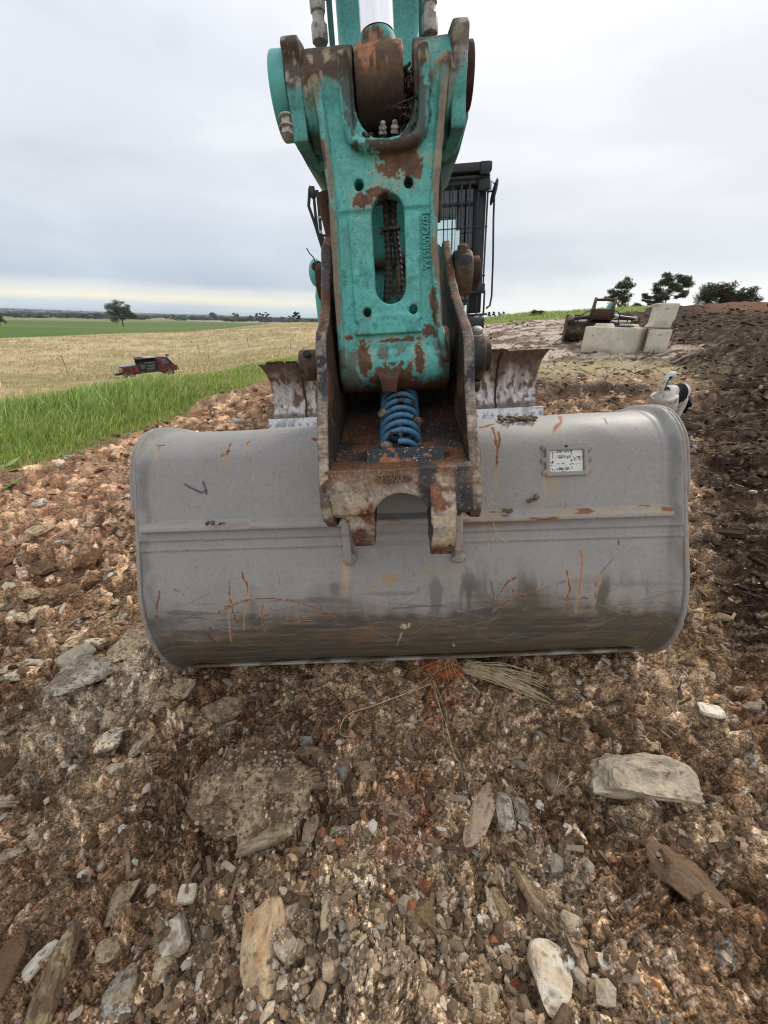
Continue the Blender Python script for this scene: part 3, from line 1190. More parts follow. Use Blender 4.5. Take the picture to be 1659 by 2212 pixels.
for (v0, u0, u1) in ((.82, .18, .62), (.60, .18, .62), (.38, .18, .62), (.17, .18, .62), (.62, .66, .97), (.36, .66, .97)):
    eat = np.maximum(eat, np.exp(-((Vv - v0 + .03) / .05) ** 2) * ((U > u0) & (U < u1)))
eat = np.maximum(eat, np.exp(-((U - .64) / .05) ** 2))
eat = np.maximum(eat, np.exp(-((U - .10) / .07) ** 2))
eat = np.maximum(eat, ss(.88, .98, Vv) + ss(.10, .02, Vv))
pit = ss(.52, .57, fbm(np.c_[gx, gz] * 240, 3, 3) * .7 + .34 * (eat - .42))
c = mixc(c, (.09, .09, .08), pit)
pl_me = npmesh('label_plate', np.array([on_plate(a, b, .0015) for a, b in zip(gx, gz)]), [np.array([(j * nxp + i, j * nxp + i + 1, (j + 1) * nxp + i + 1, (j + 1) * nxp + i) for j in range(nzp - 1) for i in range(nxp - 1)])], c)
link('label_plate', pl_me, vmat('label_print', .45, 0, .05, 100, 0), plate)


def text_mesh(txt, size, extrude, M4):
    cu = bpy.data.curves.new('t', 'FONT')
    cu.body = txt
    cu.size = size
    cu.extrude = extrude
    cu.bevel_depth = extrude * .25
    cu.resolution_u = 3
    cu.align_x = 'CENTER'
    cu.align_y = 'CENTER'
    o = bpy.data.objects.new('t', cu)
    COL.objects.link(o)
    me = _eval_mesh(o)
    bpy.data.objects.remove(o)
    me.transform(M4)
    return me


M_ink = pmat('grey_ink', (.13, .14, .14), .6, 0, None, 60, bump=0)
for (txt, x, z, s) in (('SK135', -.10, .36, .013), ('1800mm', -.07, .13, .012), ('KJ-285', -.06, -.33, .012), ('0.70', .32, .0, .013)):
    m4 = Matrix.Translation(on_plate(x * pw, z * phh, .0019)) @ PR.to_4x4()
    link('lettering', text_mesh(txt, s, .0002, m4), M_ink, plate)
MB().cyl(on_plate(-.002, H2 - .009, .0085), on_plate(-.002, H2 - .009, .0098), .0045, n=12).build('rivet_hole', M_rustb, plate)

# ------------------------------------------------------------------ quick coupler
cou = mroot('quick_coupler', 'rusty black quick coupler with two hooks and a blue spring holding the grey bucket', 'quick coupler', (0, 1.1, .80))


def paint_coupler(V, N, cv):
    n = len(V)
    f = fbm(V * 22, 5, 3)
    g = fbm(V * 60, 4, 9)
    c = np.tile(RUST * .62, (n, 1))
    c = mixc(c, RUST * 1.25, ss(.4, .62, fbm(V * 9, 4, 17)))
    c = mixc(c, BLACK * 1.3, ss(.50, .56, fbm(V * [14, 14, 14], 4, 23)) * .8)
    c = mixc(c, RUSTL * .8, ss(.58, .66, f) * .8)
    # faces turned to the viewer are scraped and bleached with dried mud
    fr = ss(.35, .85, -N[:, 1]) * ss(1.25, .95, V[:, 1])
    vs = fbm(V * [55, 14, 14], 4, 41)
    worn = mixc(np.tile(STEEL * 1.35, (n, 1)), (.54, .45, .32), ss(.4, .6, g))
    worn = mixc(worn, RUST * 1.3, ss(.47, .60, f))
    worn = mixc(worn, BLACK * 1.5, ss(.60, .66, vs) * ss(.45, .6, fbm(V * 8, 3, 6)))
    c = c * (1 - fr[:, None] * .88) + worn * fr[:, None] * .88
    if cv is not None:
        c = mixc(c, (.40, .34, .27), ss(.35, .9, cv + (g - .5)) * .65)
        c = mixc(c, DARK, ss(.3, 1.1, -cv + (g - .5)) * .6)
    return np.c_[c, .62 + .3 * g]


def paint_plate(V, N, cv):
    c = paint_coupler(V, N, cv)
    f = fbm(V * [20, 20, 20], 4, 55)
    g = fbm(V * [25, 25, 300], 3, 56) * .35 + fbm(V * 45, 4, 57) * .65
    # flame-cut edge: pale below, black painted in the middle, brown above
    fr = ss(.3, .8, -N[:, 1])
    z = V[:, 2] + (fbm(V * 12, 3, 4) - .5) * .12
    low = mixc(np.tile((.40, .34, .25), (len(V), 1)), (.20, .13, .085), ss(.42, .62, g))
    low = mixc(low, (.13, .10, .085), ss(.52, .64, f))
    mid = mixc(np.tile((.20, .17, .145), (len(V), 1)), BLACK * 1.7, ss(.45, .55, f))
    mid = mixc(mid, (.33, .29, .24), ss(.55, .65, g) * .7)
    top = mixc(np.tile(RUST * 1.05, (len(V), 1)), RUST * .5, ss(.4, .65, f))
    top = mixc(top, (.11, .095, .09), ss(.6, .68, fbm(V * 16, 3, 78)))
    e = low
    k = ss(1.05, 1.10, z)[:, None]
    e = e * (1 - k) + mid * k
    k = ss(1.22, 1.27, z)[:, None]
    e = e * (1 - k) + top * k
    c[:, :3] = c[:, :3] * (1 - fr[:, None]) + e * fr[:, None]
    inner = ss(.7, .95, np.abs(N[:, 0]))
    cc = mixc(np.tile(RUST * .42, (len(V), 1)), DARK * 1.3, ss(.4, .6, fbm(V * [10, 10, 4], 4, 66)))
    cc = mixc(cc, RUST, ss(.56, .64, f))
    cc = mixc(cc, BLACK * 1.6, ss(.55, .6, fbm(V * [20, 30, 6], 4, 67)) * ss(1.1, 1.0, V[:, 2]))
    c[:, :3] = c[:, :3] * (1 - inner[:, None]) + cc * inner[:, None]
    return c


backL = [(.95, .78), (1.15, .80), (1.34, .92), (1.52, 1.05), (1.56, 1.2), (1.52, 1.34), (1.44, 1.44), (1.32, 1.475)]
LFT = [(1.24, 1.465), (1.165, 1.43), (1.115, 1.36), (1.07, 1.30), (1.02, 1.262), (.962, 1.24), (.932, 1.20), (.920, 1.155), (.885, 1.10), (.848, 1.055), (.815, .995), (.79, .94), (.775, .89), (.78, .845), (.82, .81)]
RGT = [(1.50, 1.475), (1.42, 1.42), (1.33, 1.355), (1.24, 1.31), (1.13, 1.268), (1.04, 1.238), (.985, 1.212), (.962, 1.165), (.948, 1.11), (.915, 1.065), (.866, 1.0), (.825, .953), (.795, .90), (.785, .865), (.80, .835), (.845, .818)]
backR = [(.95, .79), (1.15, .80), (1.34, .92), (1.54, 1.05), (1.62, 1.2), (1.64, 1.34), (1.60, 1.45)]
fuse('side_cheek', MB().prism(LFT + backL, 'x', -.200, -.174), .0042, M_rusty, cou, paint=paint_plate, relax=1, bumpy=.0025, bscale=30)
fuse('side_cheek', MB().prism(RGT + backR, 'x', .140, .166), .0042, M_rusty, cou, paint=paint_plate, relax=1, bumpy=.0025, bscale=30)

# floor plates either side of the spring slot, dark with grease
for x0, x1, nm in ((-.174, -.066, 'floor_plate'), (.036, .140, 'floor_plate')):
    mb = MB()
    mb.prism([(.835, .945), (.845, .958), (1.02, .992), (1.30, 1.055), (1.42, 1.12), (1.42, 1.08), (1.30, 1.02), (1.02, .955), (.84, .93)], 'x', x0, x1)
    mb.box(((x1 if x0 < -.1 else x0), 1.06, .945), (.006, .42, .11), (11, 0, 0))

    def pf(V, N, cv):
        f = fbm(V * 12, 5, 13)
        c = mixc(np.tile(RUST * .30, (len(V), 1)), DARK * .8, ss(.42, .6, f))
        fr = ss(1.0, .90, V[:, 1] + (f - .5) * .2)
        c = mixc(c, RUSTL * .40, fr * ss(.48, .56, fbm(V * 26, 4, 31)))
        c = mixc(c, BLACK * 1.5, fr * ss(.5, .56, fbm(V * 18, 4, 32)) * .8)
        return np.c_[c, .45 + .5 * fbm(V * 30, 3, 2)]
    fuse(nm, mb, .0035, M_rusty, cou, paint=pf, relax=2, bumpy=.006, bscale=26)
# crossbar at the front of the slot
mb = MB().box((-.005, .862, .962), (.18, .030, .050), (-28, 0, 0))
fuse('crossbar', mb, .003, M_rusty, cou, relax=1,
     paint=lambda V, N, cv: np.c_[mixc(mixc(np.tile(BLACK * 1.25, (len(V), 1)), RUSTL * .8, ss(.57, .61, fbm(V * 28, 4, 3))), (.6, .55, .45), ss(.76, .80, fbm(V * 130, 3, 5))), np.full(len(V), .6)])
# front casting: curved face, arch and two hooks
mb = MB()
L8 = lambda u, v: tuple(Lp(u, v, .79))
sil = [L8(700, 1022), L8(694, 1060), L8(690, 1100), L8(697, 1122), L8(722, 1121), L8(742, 1122), L8(754, 1140), L8(760, 1165), L8(766, 1185), L8(808, 1184), L8(811, 1150), L8(812, 1112), L8(826, 1092), L8(845, 1082),
       L8(868, 1078), L8(890, 1082), L8(908, 1092), L8(924, 1108), L8(927, 1140), L8(929, 1172), L8(972, 1172), L8(985, 1140), L8(990, 1092), L8(1022, 1092), L8(1022, 1012)]
sil[0] = (sil[0][0], .962)
sil[-1] = (sil[-1][0], .962)
mb.prism(sil, 'y', .797, .865)
mb.prism([(.800, .958), (.785, .93), (.779, .89), (.782, .862), (.80, .845), (.84, .845), (.85, .955)], 'x', sil[1][0], sil[-1][0])
mb.prism([(.80, .80), (.786, .79), (.786, .775), (.80, L8(790, 1180)[1]), (.84, L8(790, 1180)[1]), (.86, .80)], 'x', L8(764, 1160)[0], L8(810, 1160)[0])
hx0, hx1 = lplane(930, 1100, .75)[0], lplane(986, 1100, .75)[0]
mb.prism([(.80, .935), (.765, .915), (.740, .885), (.730, .85), (.736, .80), (.752, .765), (.79, L8(950, 1170)[1]), (.84, L8(950, 1170)[1]), (.86, .90)], 'x', hx0, hx1)
cut = [MB().cyl((L8(868, 1100)[0], .6, L8(868, 1142)[1]), (L8(868, 1100)[0], 1.0, L8(868, 1142)[1] + .06), .066, n=40), MB().box((sil[-1][0] + .0, .80, .80), (.056, .2, .10))]


def paint_front(V, N, cv):
    c = paint_coupler(V, N, cv)
    n = len(V)
    f = fbm(V * 26, 5, 3)
    top = ss(.90, .955, V[:, 2] + (fbm(V * 18, 3, 4) - .5) * .06)
    c[:, :3] = mixc(c[:, :3], RUSTL * .42, top * .8)
    c[:, :3] = mixc(c[:, :3], (.38, .33, .24), ss(.5, .62, fbm(V * [30, 20, 16], 4, 90)) * ss(.05, -.05, V[:, 0]) * ss(.95, .9, V[:, 2]) * .85)
    blk = ss(.015, .03, V[:, 0]) * ss(.60, .5, np.abs(V[:, 0] - .03) * 20 + (f - .5) * 1.2)
    blk = np.maximum(blk, ss(.098, .106, V[:, 0]) * ss(.3, .5, fbm(V * 20, 4, 7)))
    c[:, :3] = mixc(c[:, :3], BLACK * 1.6, blk * .85)
    lowh = ss(.83, .79, V[:, 2] + (f - .5) * .05)
    olive = mixc(np.tile((.12, .06, .025), (n, 1)), (.30, .20, .06), ss(.52, .62, fbm(V * 50, 4, 8)))
    olive = mixc(olive, RUST * .5, ss(.45, .6, fbm(V * 20, 4, 18)))
    c[:, :3] = c[:, :3] * (1 - lowh[:, None] * .85) + olive * lowh[:, None] * .85
    return c


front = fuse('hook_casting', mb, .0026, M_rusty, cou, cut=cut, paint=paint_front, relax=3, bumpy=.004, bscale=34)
# raised casting marks on the front face
fd = math.atan2(.030, .08)
for txt, x, z, s in (('SLE6000N', lplane(853, 1030, .785)[0], lplane(853, 1033, .785)[2], .0235),):
    m4 = Matrix.Translation((x, .784, z)) @ Matrix.Rotation(D2R(90 - 10), 4, 'X') @ Matrix.Diagonal((.78, 1, 1, 1))
    link('cast_lettering', text_mesh(txt, s, .0035, m4), pmat('rusty_letters', (.15, .085, .05), .7, .1, (.20, .15, .10), 60, .45, .6), front)
# spring, strut and its slot
A, B = Vector((-.014, 1.21, 1.085)), Vector((-.014, .920, .958))
ax = (B - A).normalized()
a_, b_ = Vector((1, 0, 0)), ax.cross(Vector((1, 0, 0))).normalized()
path = []
turns = 10.3
for i in range(int(turns * 22) + 1):
    t = i / (turns * 22)
    ang = i / 22 * 2 * math.pi
    rr = .0475 * (1 - .22 * ss(.90, 1, np.array([t]))[0] - .12 * ss(.12, 0, np.array([t]))[0])
    path.append(A + (B - A) * t + (a_ * math.cos(ang) + b_ * math.sin(ang)) * rr)
M_blue = pmat('blue_spring_paint', (.065, .18, .30), .5, 0, (.060, .034, .024), 24, .53, .60, .4, 80, .002, .2)
MB().tube(path, .0072, 10).build('spring', M_blue, cou, smooth=True)
mb = MB().cyl(A, B + ax * .02, .010, n=16)
mb.build('strut_rod', M_chrome, cou, smooth=True)
mb = MB().lathe([(-.005, .022), (0, .026), (.03, .026), (.034, .020), (.05, .020), (.055, .012), (.06, .012)], B - ax * .012, ax, 20)
mb.build('strut_cap', M_black, cou, smooth=True)
mb = MB().box((-.056, .915, .952), (.030, .05, .010), (20, 0, 0))
mb.build('yellow_latch', pmat('yellow_paint', (.55, .33, .03), .5, 0, (.2, .12, .05), 40, .55, .65), cou, .001)
mb = MB().box((-.014, 1.18, .93), (.10, .28, .01), (10, 0, 0)).box((-.014, 1.32, 1.02), (.30, .02, .35))
mb.build('back_plate', M_rustb, cou)
# clods of dried mud and a flat stone wedged beside the spring
for (p, r, s_) in (((-.052, .915, .975), .020, 3), ((-.060, 1.01, 1.04), .013, 4), ((.034, .985, 1.02), .014, 5), ((.033, .93, .975), .009, 6)):
    mb = MB()
    for q in range(5):
        mb.ell((p[0] + rnd.uniform(-.4, .4) * r, p[1] + rnd.uniform(-.4, .4) * r, p[2] + rnd.uniform(-.5, .5) * r), (r * .7, r * .5, r * .75), (rnd.uniform(0, 90), rnd.uniform(0, 90), 0), 10, 7)
    fuse('mud_lump', mb, r * .14, M_rusty, cou, relax=1, bumpy=r * .4, bscale=90, paint=lambda V, N, cv: np.c_[mixc(np.tile((.28, .22, .15), (len(V), 1)), (.13, .09, .06), ss(.45, .6, fbm(V * 80, 3, 3))), np.full(len(V), .95)])

M_collar = pmat('scuffed_black_collar', (.025, .027, .03), .45, .1, (.13, .075, .045), 26, .50, .60, .3, 80, .002, .25)


def bolt(p, d, r, parent, m=None, name='bolt', L=.012):
    p, d = Vector(p), Vector(d).normalized()
    mb = MB().cyl(p - d * .004, p, r * 1.25, n=20).cyl(p, p + d * L, r, n=6)
    mb.lathe([(0, r * .72), (.002, r * .68), (.003, r * .45)], p + d * L, d, 14)
    return mb.build(name, m or M_zinc, parent, .001)


# lower pin (link to coupler), its tube and collars
PL = (1.13, 1.155)
p1 = MB().lathe([(0, .034), (.001, .041), (.075, .042), (.076, .042)], (-.282, *PL), (1, 0, 0), 32)
o = p1.build('pin_sleeve', pmat('rusty_sleeve', (.085, .045, .03), .6, .2, (.17, .15, .135), 28, .5, .62, .6, 60, .003, .25), cou, .001)
MB().cyl((-.255, 1.095, 1.186), (-.255, 1.092, 1.189), .010, n=14).build('bolt_hole', M_rubber, o)
MB().cyl((-.207, *PL), (-.199, *PL), .062, n=36).build('collar_washer', M_collar, cou, .002)
col1 = MB().lathe([(0, .069), (.006, .072), (.007, .064), (.044, .066), (.049, .062)], (.165, *PL), (1, 0, 0), 40).build('pin_collar', M_collar, cou, .001)
bolt((.192, 1.105, 1.214), (0, -.35, .9), .015, col1)
MB().lathe([(0, .014), (.01, .016), (.022, .013), (.028, .009)], (.195, 1.11, 1.092), (0, -.1, -1), 14).build('nut', M_collar, col1, smooth=True)
MB().cyl((.20, *PL), (.232, *PL), .040, n=30).build('pin', M_rustb, cou, .002)
# upper pin (stick to coupler)
PU = (1.43, 1.375)
MB().cyl((-.20, *PU), (-.188, *PU), .075, n=30).build('collar_washer', M_rustb, cou, .002)
MB().lathe([(0, .050), (.006, .054), (.045, .056), (.06, .05)], (-.262, PU[0], PU[1]), (1, 0, 0), 32).build('pin_sleeve', M_rustb, cou, .001)
c2_ = MB().lathe([(0, .060), (.006, .063), (.05, .062), (.056, .056)], (.168, *PU), (1, 0, 0), 36).build('pin_collar', pmat('rust_flaked_collar', (.14, .09, .05), .6, .1, (.03, .03, .032), 18, .46, .56, .5, 60, .003, .25), cou, .001)
bolt((.195, 1.415, 1.436), (0, -.2, .95), .017, c2_, M_rusto)
MB().cyl((.22, *PU), (.247, *PU), .045, n=30).build('pin', M_rustb, cou, .002)
# rear hook boss showing beyond the right cheek
MB().lathe([(0, .045), (.006, .047), (.012, .040)], (.166, .93, .935), (1, 0, 0), 28).build('pin_boss', M_rusto, cou, .001)

# ------------------------------------------------------------------ excavator
exc = mroot('excavator', 'teal excavator facing the viewer with barred black cab and rusty bucket linkage', 'excavator', (0, 5.6, 0))




def blobmask(V, y, items, wob):
    m = np.zeros(len(V))
    for (u, v, ru, rv) in items:
        c0 = Lp(u, v, y)
        rx = abs(Lp(u + ru, v, y)[0] - c0[0])
        rz = abs(Lp(u, v + rv, y)[1] - c0[1])
        e = np.sqrt(((V[:, 0] - c0[0]) / rx) ** 2 + ((V[:, 2] - c0[1]) / rz) ** 2)
        m = np.maximum(m, ss(1.05, .95, e + wob))
    return m


def paint_link(V, N, cv):
    n = len(V)
    f = fbm(V * 22, 5, 3)
    g = fbm(V * 70, 4, 9)
    h = fbm(V * 9, 4, 12)
    c = np.tile(TEAL * 1.24, (n, 1))
    c = mixc(c, TEAL * .85, ss(.4, .65, g) * .4)
    c = mixc(c, RUST * 1.2, ss(.68, .71, fbm(V * 44, 5, 171)) * .8 * np.maximum(ss(1.23, 1.19, V[:, 2]), ss(1.60, 1.64, V[:, 2])))
    c = mixc(c, TEAL * [.5, .62, .62], ss(.60, .70, fbm(V * 45, 4, 71)) * .6)
    c = mixc(c, (.15, .34, .29), ss(.45, .65, h) * .25)
    wob = (f - .5) * 1.3 + (g - .5) * 1.5 + (fbm(V * 170, 3, 19) - .5) * .8
    z = V[:, 2]
    # worn convex edges; concave creases in a darker teal
    if cv is not None:
        e = ss(.45, 1.0, cv + (f - .5) * 2.2)
        c = mixc(c, (.20, .13, .09), e * .85)
        e2 = ss(.8, 1.3, cv + (g - .5) * 1.8)
        c = mixc(c, (.40, .34, .28), e2 * .6)
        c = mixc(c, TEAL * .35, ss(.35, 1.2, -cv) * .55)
    # flange rims: bare brown with paint flakes
    xe = np.interp(z, [1.15, 1.24, 1.41, 1.5, 1.62, 1.7], [-.165, -.163, -.156, -.152, -.158, -.165])
    xr = np.interp(z, [1.15, 1.24, 1.41, 1.5, 1.62, 1.7], [.118, .098, .085, .087, .10, .108])
    edge = np.minimum(np.abs(V[:, 0] - xe), np.abs(V[:, 0] - xr))
    rim = ss(.020, .012, edge + (g - .5) * .006) * ss(1.068, 1.050, V[:, 1]) * ss(1.22, 1.27, z) * ss(.38, .50, fbm(V * [40, 40, 11], 4, 27))
    c = mixc(c, np.array((.24, .16, .10)), rim * .9)
    side = ss(.016, .002, edge) * ss(.6, .9, np.abs(N[:, 0]))
    c = mixc(c, RUST * .45, side * .85)
    rb = blobmask(V, 1.05, [(865, 335, 46, 32), (895, 360, 22, 30), (838, 318, 62, 12), (780, 435, 17, 20), (812, 412, 28, 8), (785, 775, 13, 32), (798, 790, 6, 9), (906, 775, 9, 26),
                            (855, 832, 52, 40), (830, 860, 30, 26), (938, 660, 8, 42), (930, 715, 18, 16), (885, 732, 14, 7), (757, 730, 10, 5), (855, 735, 45, 4),
                            (848, 786, 9, 4), (868, 784, 5, 8), (700, 330, 5, 40), (968, 700, 6, 26)], wob)
    rc = mixc(np.tile(RUST * 1.15, (n, 1)), RUST * .62, ss(.4, .6, g))
    halo = blobmask(V, 1.05, [(785, 775, 19, 44), (906, 775, 15, 37), (855, 733, 62, 9), (757, 730, 14, 8), (815, 408, 36, 17), (780, 435, 24, 30), (875, 345, 60, 52)], wob * 1.3)
    c = mixc(c, (.46, .40, .25), halo * .40)
    c = c * (1 - rb[:, None] * .95) + rc * rb[:, None] * .95
    # lower tube: greasy brown underneath, flaking higher up
    lo = ss(1.132, 1.098, z + (f - .5) * .07 + (g - .5) * .03)
    lc = mixc(np.tile(RUST * .62, (n, 1)), DARK * 1.6, ss(.4, .6, h))
    c = c * (1 - lo[:, None]) + lc * lo[:, None]
    fl = ss(.57, .62, f) * ss(1.22, 1.18, z)
    c = mixc(c, RUST * .9, fl * .7)
    endm = ss(.085, .112, V[:, 0] + (f - .5) * .05) * ss(1.24, 1.20, z)
    c = mixc(c, DARK * 1.7, endm * .9)
    endm = ss(-.140, -.162, V[:, 0] + (f - .5) * .03) * ss(1.22, 1.18, z)
    c = mixc(c, DARK * 1.7, endm * .8)
    # upper bosses: baked mud, rust and paint remnants
    up = ss(1.645, 1.685, z + (f - .5) * .06 + (V[:, 0] > -.03) * .004)
    uc = mixc(np.tile((.20, .16, .10), (n, 1)), (.085, .045, .028), ss(.42, .56, fbm(V * [26, 26, 26], 5, 33)))
    uc = mixc(uc, (.33, .28, .17), ss(.56, .64, fbm(V * [60, 30, 40], 4, 34)))
    uc = mixc(uc, TEAL * .8, ss(.57, .63, fbm(V * 14, 4, 35)) * ss(.62, .5, fbm(V * 40, 3, 36)))
    uc = mixc(uc, DARK, ss(.022, .004, np.minimum(np.abs(V[:, 0] + .080), np.abs(V[:, 0] - .020)) + (g - .5) * .02) * .8)
    c = c * (1 - up[:, None]) + uc * up[:, None]
    # grease round the pocket lip
    pk = blobmask(V, 1.04, [(905, 230, 20, 95), (755, 215, 16, 70), (895, 290, 30, 30), (835, 312, 75, 14)], wob * .9)
    c = mixc(c, (.05, .033, .025), pk * .85)
    pk = blobmask(V, 1.04, [(745, 260, 12, 50), (925, 260, 7, 60), (800, 318, 40, 8)], wob)
    c = mixc(c, TEAL * .8, pk * .7 * ss(.45, .6, g))
    c = mixc(c, DARK * .7, ss(1.064, 1.09, V[:, 1]) * (np.abs(N[:, 1]) < .75) * ss(1.56, 1.6, z) * .8)  # pocket walls get darker with depth
    al = .62 + .35 * np.clip(rb + lo + up, 0, 1)
    return np.c_[c, al]


OUTL = [(-.165, 1.70), (-.158, 1.62), (-.152, 1.50), (-.156, 1.41), (-.163, 1.24), (-.165, 1.155)]
OUTR = [(.108, 1.70), (.100, 1.62), (.087, 1.50), (.085, 1.41), (.098, 1.24), (.118, 1.155)]
mb = MB()
mb.cyl((-.185, 1.13, 1.68), (-.081, 1.13, 1.68), .079, n=56).cyl((.021, 1.13, 1.68), (.116, 1.13, 1.68), .079, n=56)
mb.cyl((-.167, 1.13, 1.155), (.120, 1.13, 1.155), .080, n=56)
mb.prism(OUTL + OUTR[::-1], 'y', 1.058, 1.088)
for zq in (1.522, 1.275):
    mb.prism([(-.13, zq + .022), (.07, zq + .022), (.07, zq - .022), (-.13, zq - .022)], 'y', 1.06, 1.14)
for side, sg in ((OUTL, 1), (OUTR, -1)):
    for (x0, z0), (x1, z1) in zip(side[:-1], side[1:]):
        mb.prism([(x0, z0), (x1, z1), (x1 + sg * .017, z1), (x0 + sg * .017, z0)], 'y', 1.043, 1.125)
mb.prism([(-.112, 1.46), (.045, 1.46), (.047, 1.255), (-.115, 1.255)], 'y', 1.050, 1.07)
mb.prism([(-.150, 1.58), (.088, 1.58), (.078, 1.475), (-.145, 1.475)], 'y', 1.053, 1.07)
U = [(-.099, 1.040, 1.72), (-.099, 1.036, 1.66), (-.098, 1.036, 1.615), (-.090, 1.036, 1.592), (-.070, 1.036, 1.581), (-.02, 1.036, 1.577), (.028, 1.036, 1.581), (.046, 1.036, 1.590), (.055, 1.036, 1.612), (.057, 1.036, 1.66), (.056, 1.040, 1.72)]
mb.tube([(x, y + .008, z) for x, y, z in U], .0125, 10)
for (x0, y0, z0), (x1, y1, z1) in zip(U[:-1], U[1:]):
    d = Vector((x1 - x0, 0, z1 - z0)).normalized() * .002
    q = Vector((-d.z, 0, d.x)) * 5.5
    mb.add([(x0 - q.x, yy_, z0 - q.z) for yy_ in (1.038, 1.10)] + [(x0 + q.x, yy_, z0 + q.z) for yy_ in (1.038, 1.10)] + [(x1 - q.x, yy_, z1 - q.z) for yy_ in (1.038, 1.10)] + [(x1 + q.x, yy_, z1 + q.z) for yy_ in (1.038, 1.10)],
           [(0, 1, 3, 2), (4, 6, 7, 5), (0, 4, 5, 1), (2, 3, 7, 6), (0, 2, 6, 4), (1, 5, 7, 3)])
mb.prism([(-.066, 1.128), (-.012, 1.128), (-.020, 1.085), (-.058, 1.085)], 'y', 1.038, 1.09)
mb.prism([(-.10, 1.262), (-.088, 1.268), (.028, 1.268), (.036, 1.262), (.05, 1.225), (-.118, 1.225)], 'y', 1.0475, 1.07)


def stadium(cx, z0, z1, r, n=14):
    P = []
    for i in range(n + 1):
        t = math.pi * i / n
        P.append((cx + r * math.cos(t), z1 - r + r * math.sin(t)))
    for i in range(n + 1):
        t = math.pi + math.pi * i / n
        P.append((cx + r * math.cos(t), z0 + r + r * math.sin(t)))
    return P


cuts = [MB().prism(stadium(-.0245, 1.290, 1.504, .0365), 'y', .9, 1.3),
        MB().prism(stadium(-.0220, 1.592, 1.90, .060), 'y', .9, 1.3)]
for (x, z) in ((-.084, 1.520), (.023, 1.518), (-.084, 1.275), (.028, 1.276)):
    cuts.append(MB().cyl((x, .9, z), (x, 1.3, z), .0105, n=20))
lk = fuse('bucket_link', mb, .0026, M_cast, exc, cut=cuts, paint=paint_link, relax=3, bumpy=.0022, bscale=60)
m4 = Matrix.Translation((.0640, 1.0560, 1.412)) @ Matrix.Rotation(D2R(90), 4, 'X') @ Matrix.Rotation(D2R(91.5), 4, 'Z') @ Matrix.Diagonal((.66, 1, 1, 1))
link('cast_lettering', text_mesh('YY12B02546P1', .0265, .0034, m4), M_teal, lk)
m4 = Matrix.Translation((-.132, 1.0570, 1.352)) @ Matrix.Rotation(D2R(90), 4, 'X') @ Matrix.Rotation(D2R(90), 4, 'Z')
link('cast_lettering', text_mesh('\u00d8 BX', .013, .0015, m4), M_teal, lk)

# rod eye between the bosses, collar and chrome rod


def paint_eye(V, N, cv):
    n = len(V)
    f = fbm(V * 24, 5, 3)
    c = mixc(np.tile((.105, .062, .036), (n, 1)), DARK * .8, ss(1.695, 1.645, V[:, 2] + (f - .5) * .05))  # near-black lower half paints in the shade deep inside the pocket
    st = fbm(V * [70, 30, 12], 4, 5)
    top = ss(1.69, 1.72, V[:, 2] + (f - .5) * .09)
    c = mixc(c, (.42, .17, .085), top * ss(.47, .56, st))
    c = mixc(c, (.17, .12, .07), ss(.55, .62, st) * .6 * top)
    c = mixc(c, TEAL * .8, ss(1.752, 1.768, V[:, 2] + (f - .5) * .02) * ss(.6, .5, f))
    return np.c_[c, .6 + .35 * f]


mb = MB().cyl((-.078, 1.13, 1.68), (.018, 1.13, 1.68), .080, n=56)
mb.lathe([(0, .046), (.04, .045), (.068, .041), (.078, .037)], (-.032, 1.135, 1.70), (-.02, .05, 1), 36)
eye = fuse('rod_eye', mb, .003, vmat('rod_eye_iron', .6, 0, .3, 110, .5, 150, .003, .25), exc, paint=paint_eye, relax=3, bumpy=.004, bscale=40)
MB().cyl((-.032, 1.141, 1.78), (-.05, 1.26, 3.3), .0345, n=40).build('cylinder_rod', M_chrome, exc, smooth=True)
MB().cyl((-.05, 1.26, 3.25), (-.062, 1.34, 4.0), .055, n=32).build('cylinder_barrel', M_teal, exc, smooth=True)
# greasy dirt, roots and two grease nipples lying in the pocket
mb = MB()
for q in range(170):
    t = rnd.random()
    p = Vector((rnd.uniform(.018, .046), 1.055 + rnd.uniform(0, .035), 1.60 + t * .10))
    mb.ell(p, (rnd.uniform(.002, .005), .004, rnd.uniform(.002, .006)), (rnd.uniform(0, 90), rnd.uniform(0, 90), 0), 6, 5)
for q in range(26):
    p = Vector((rnd.uniform(-.075, .03), 1.06 + rnd.uniform(0, .03), 1.597 + rnd.uniform(0, .012)))
    mb.ell(p, (rnd.uniform(.004, .011), .008, rnd.uniform(.003, .007)), None, 6, 5)
for q in range(9):
    p = Vector((rnd.uniform(-.02, .04), 1.045, 1.60 + rnd.uniform(0, .04)))
    mb.tube([p, p + Vector((rnd.uniform(-.02, .02), -.008, rnd.uniform(-.02, .02))), p + Vector((rnd.uniform(-.05, .03), -.004, rnd.uniform(-.035, .01)))], .0009, 4)
mb.build('packed_grease', pmat('greasy_dirt', (.028, .019, .015), .5, 0, (.10, .065, .04), 60, .5, .62, .8, 120, .003, .3), exc)
mb = MB()
for x in (-.028, -.004):
    mb.lathe([(0, .0085), (.004, .009), (.005, .006), (.008, .0085), (.012, .008), (.013, .005), (.017, .006), (.02, .003)], (x, 1.052, 1.598), (.1, -.3, 1), 12)
mb.build('grease_nipple', M_zinc, exc, smooth=True)

# rocker levers beside the link


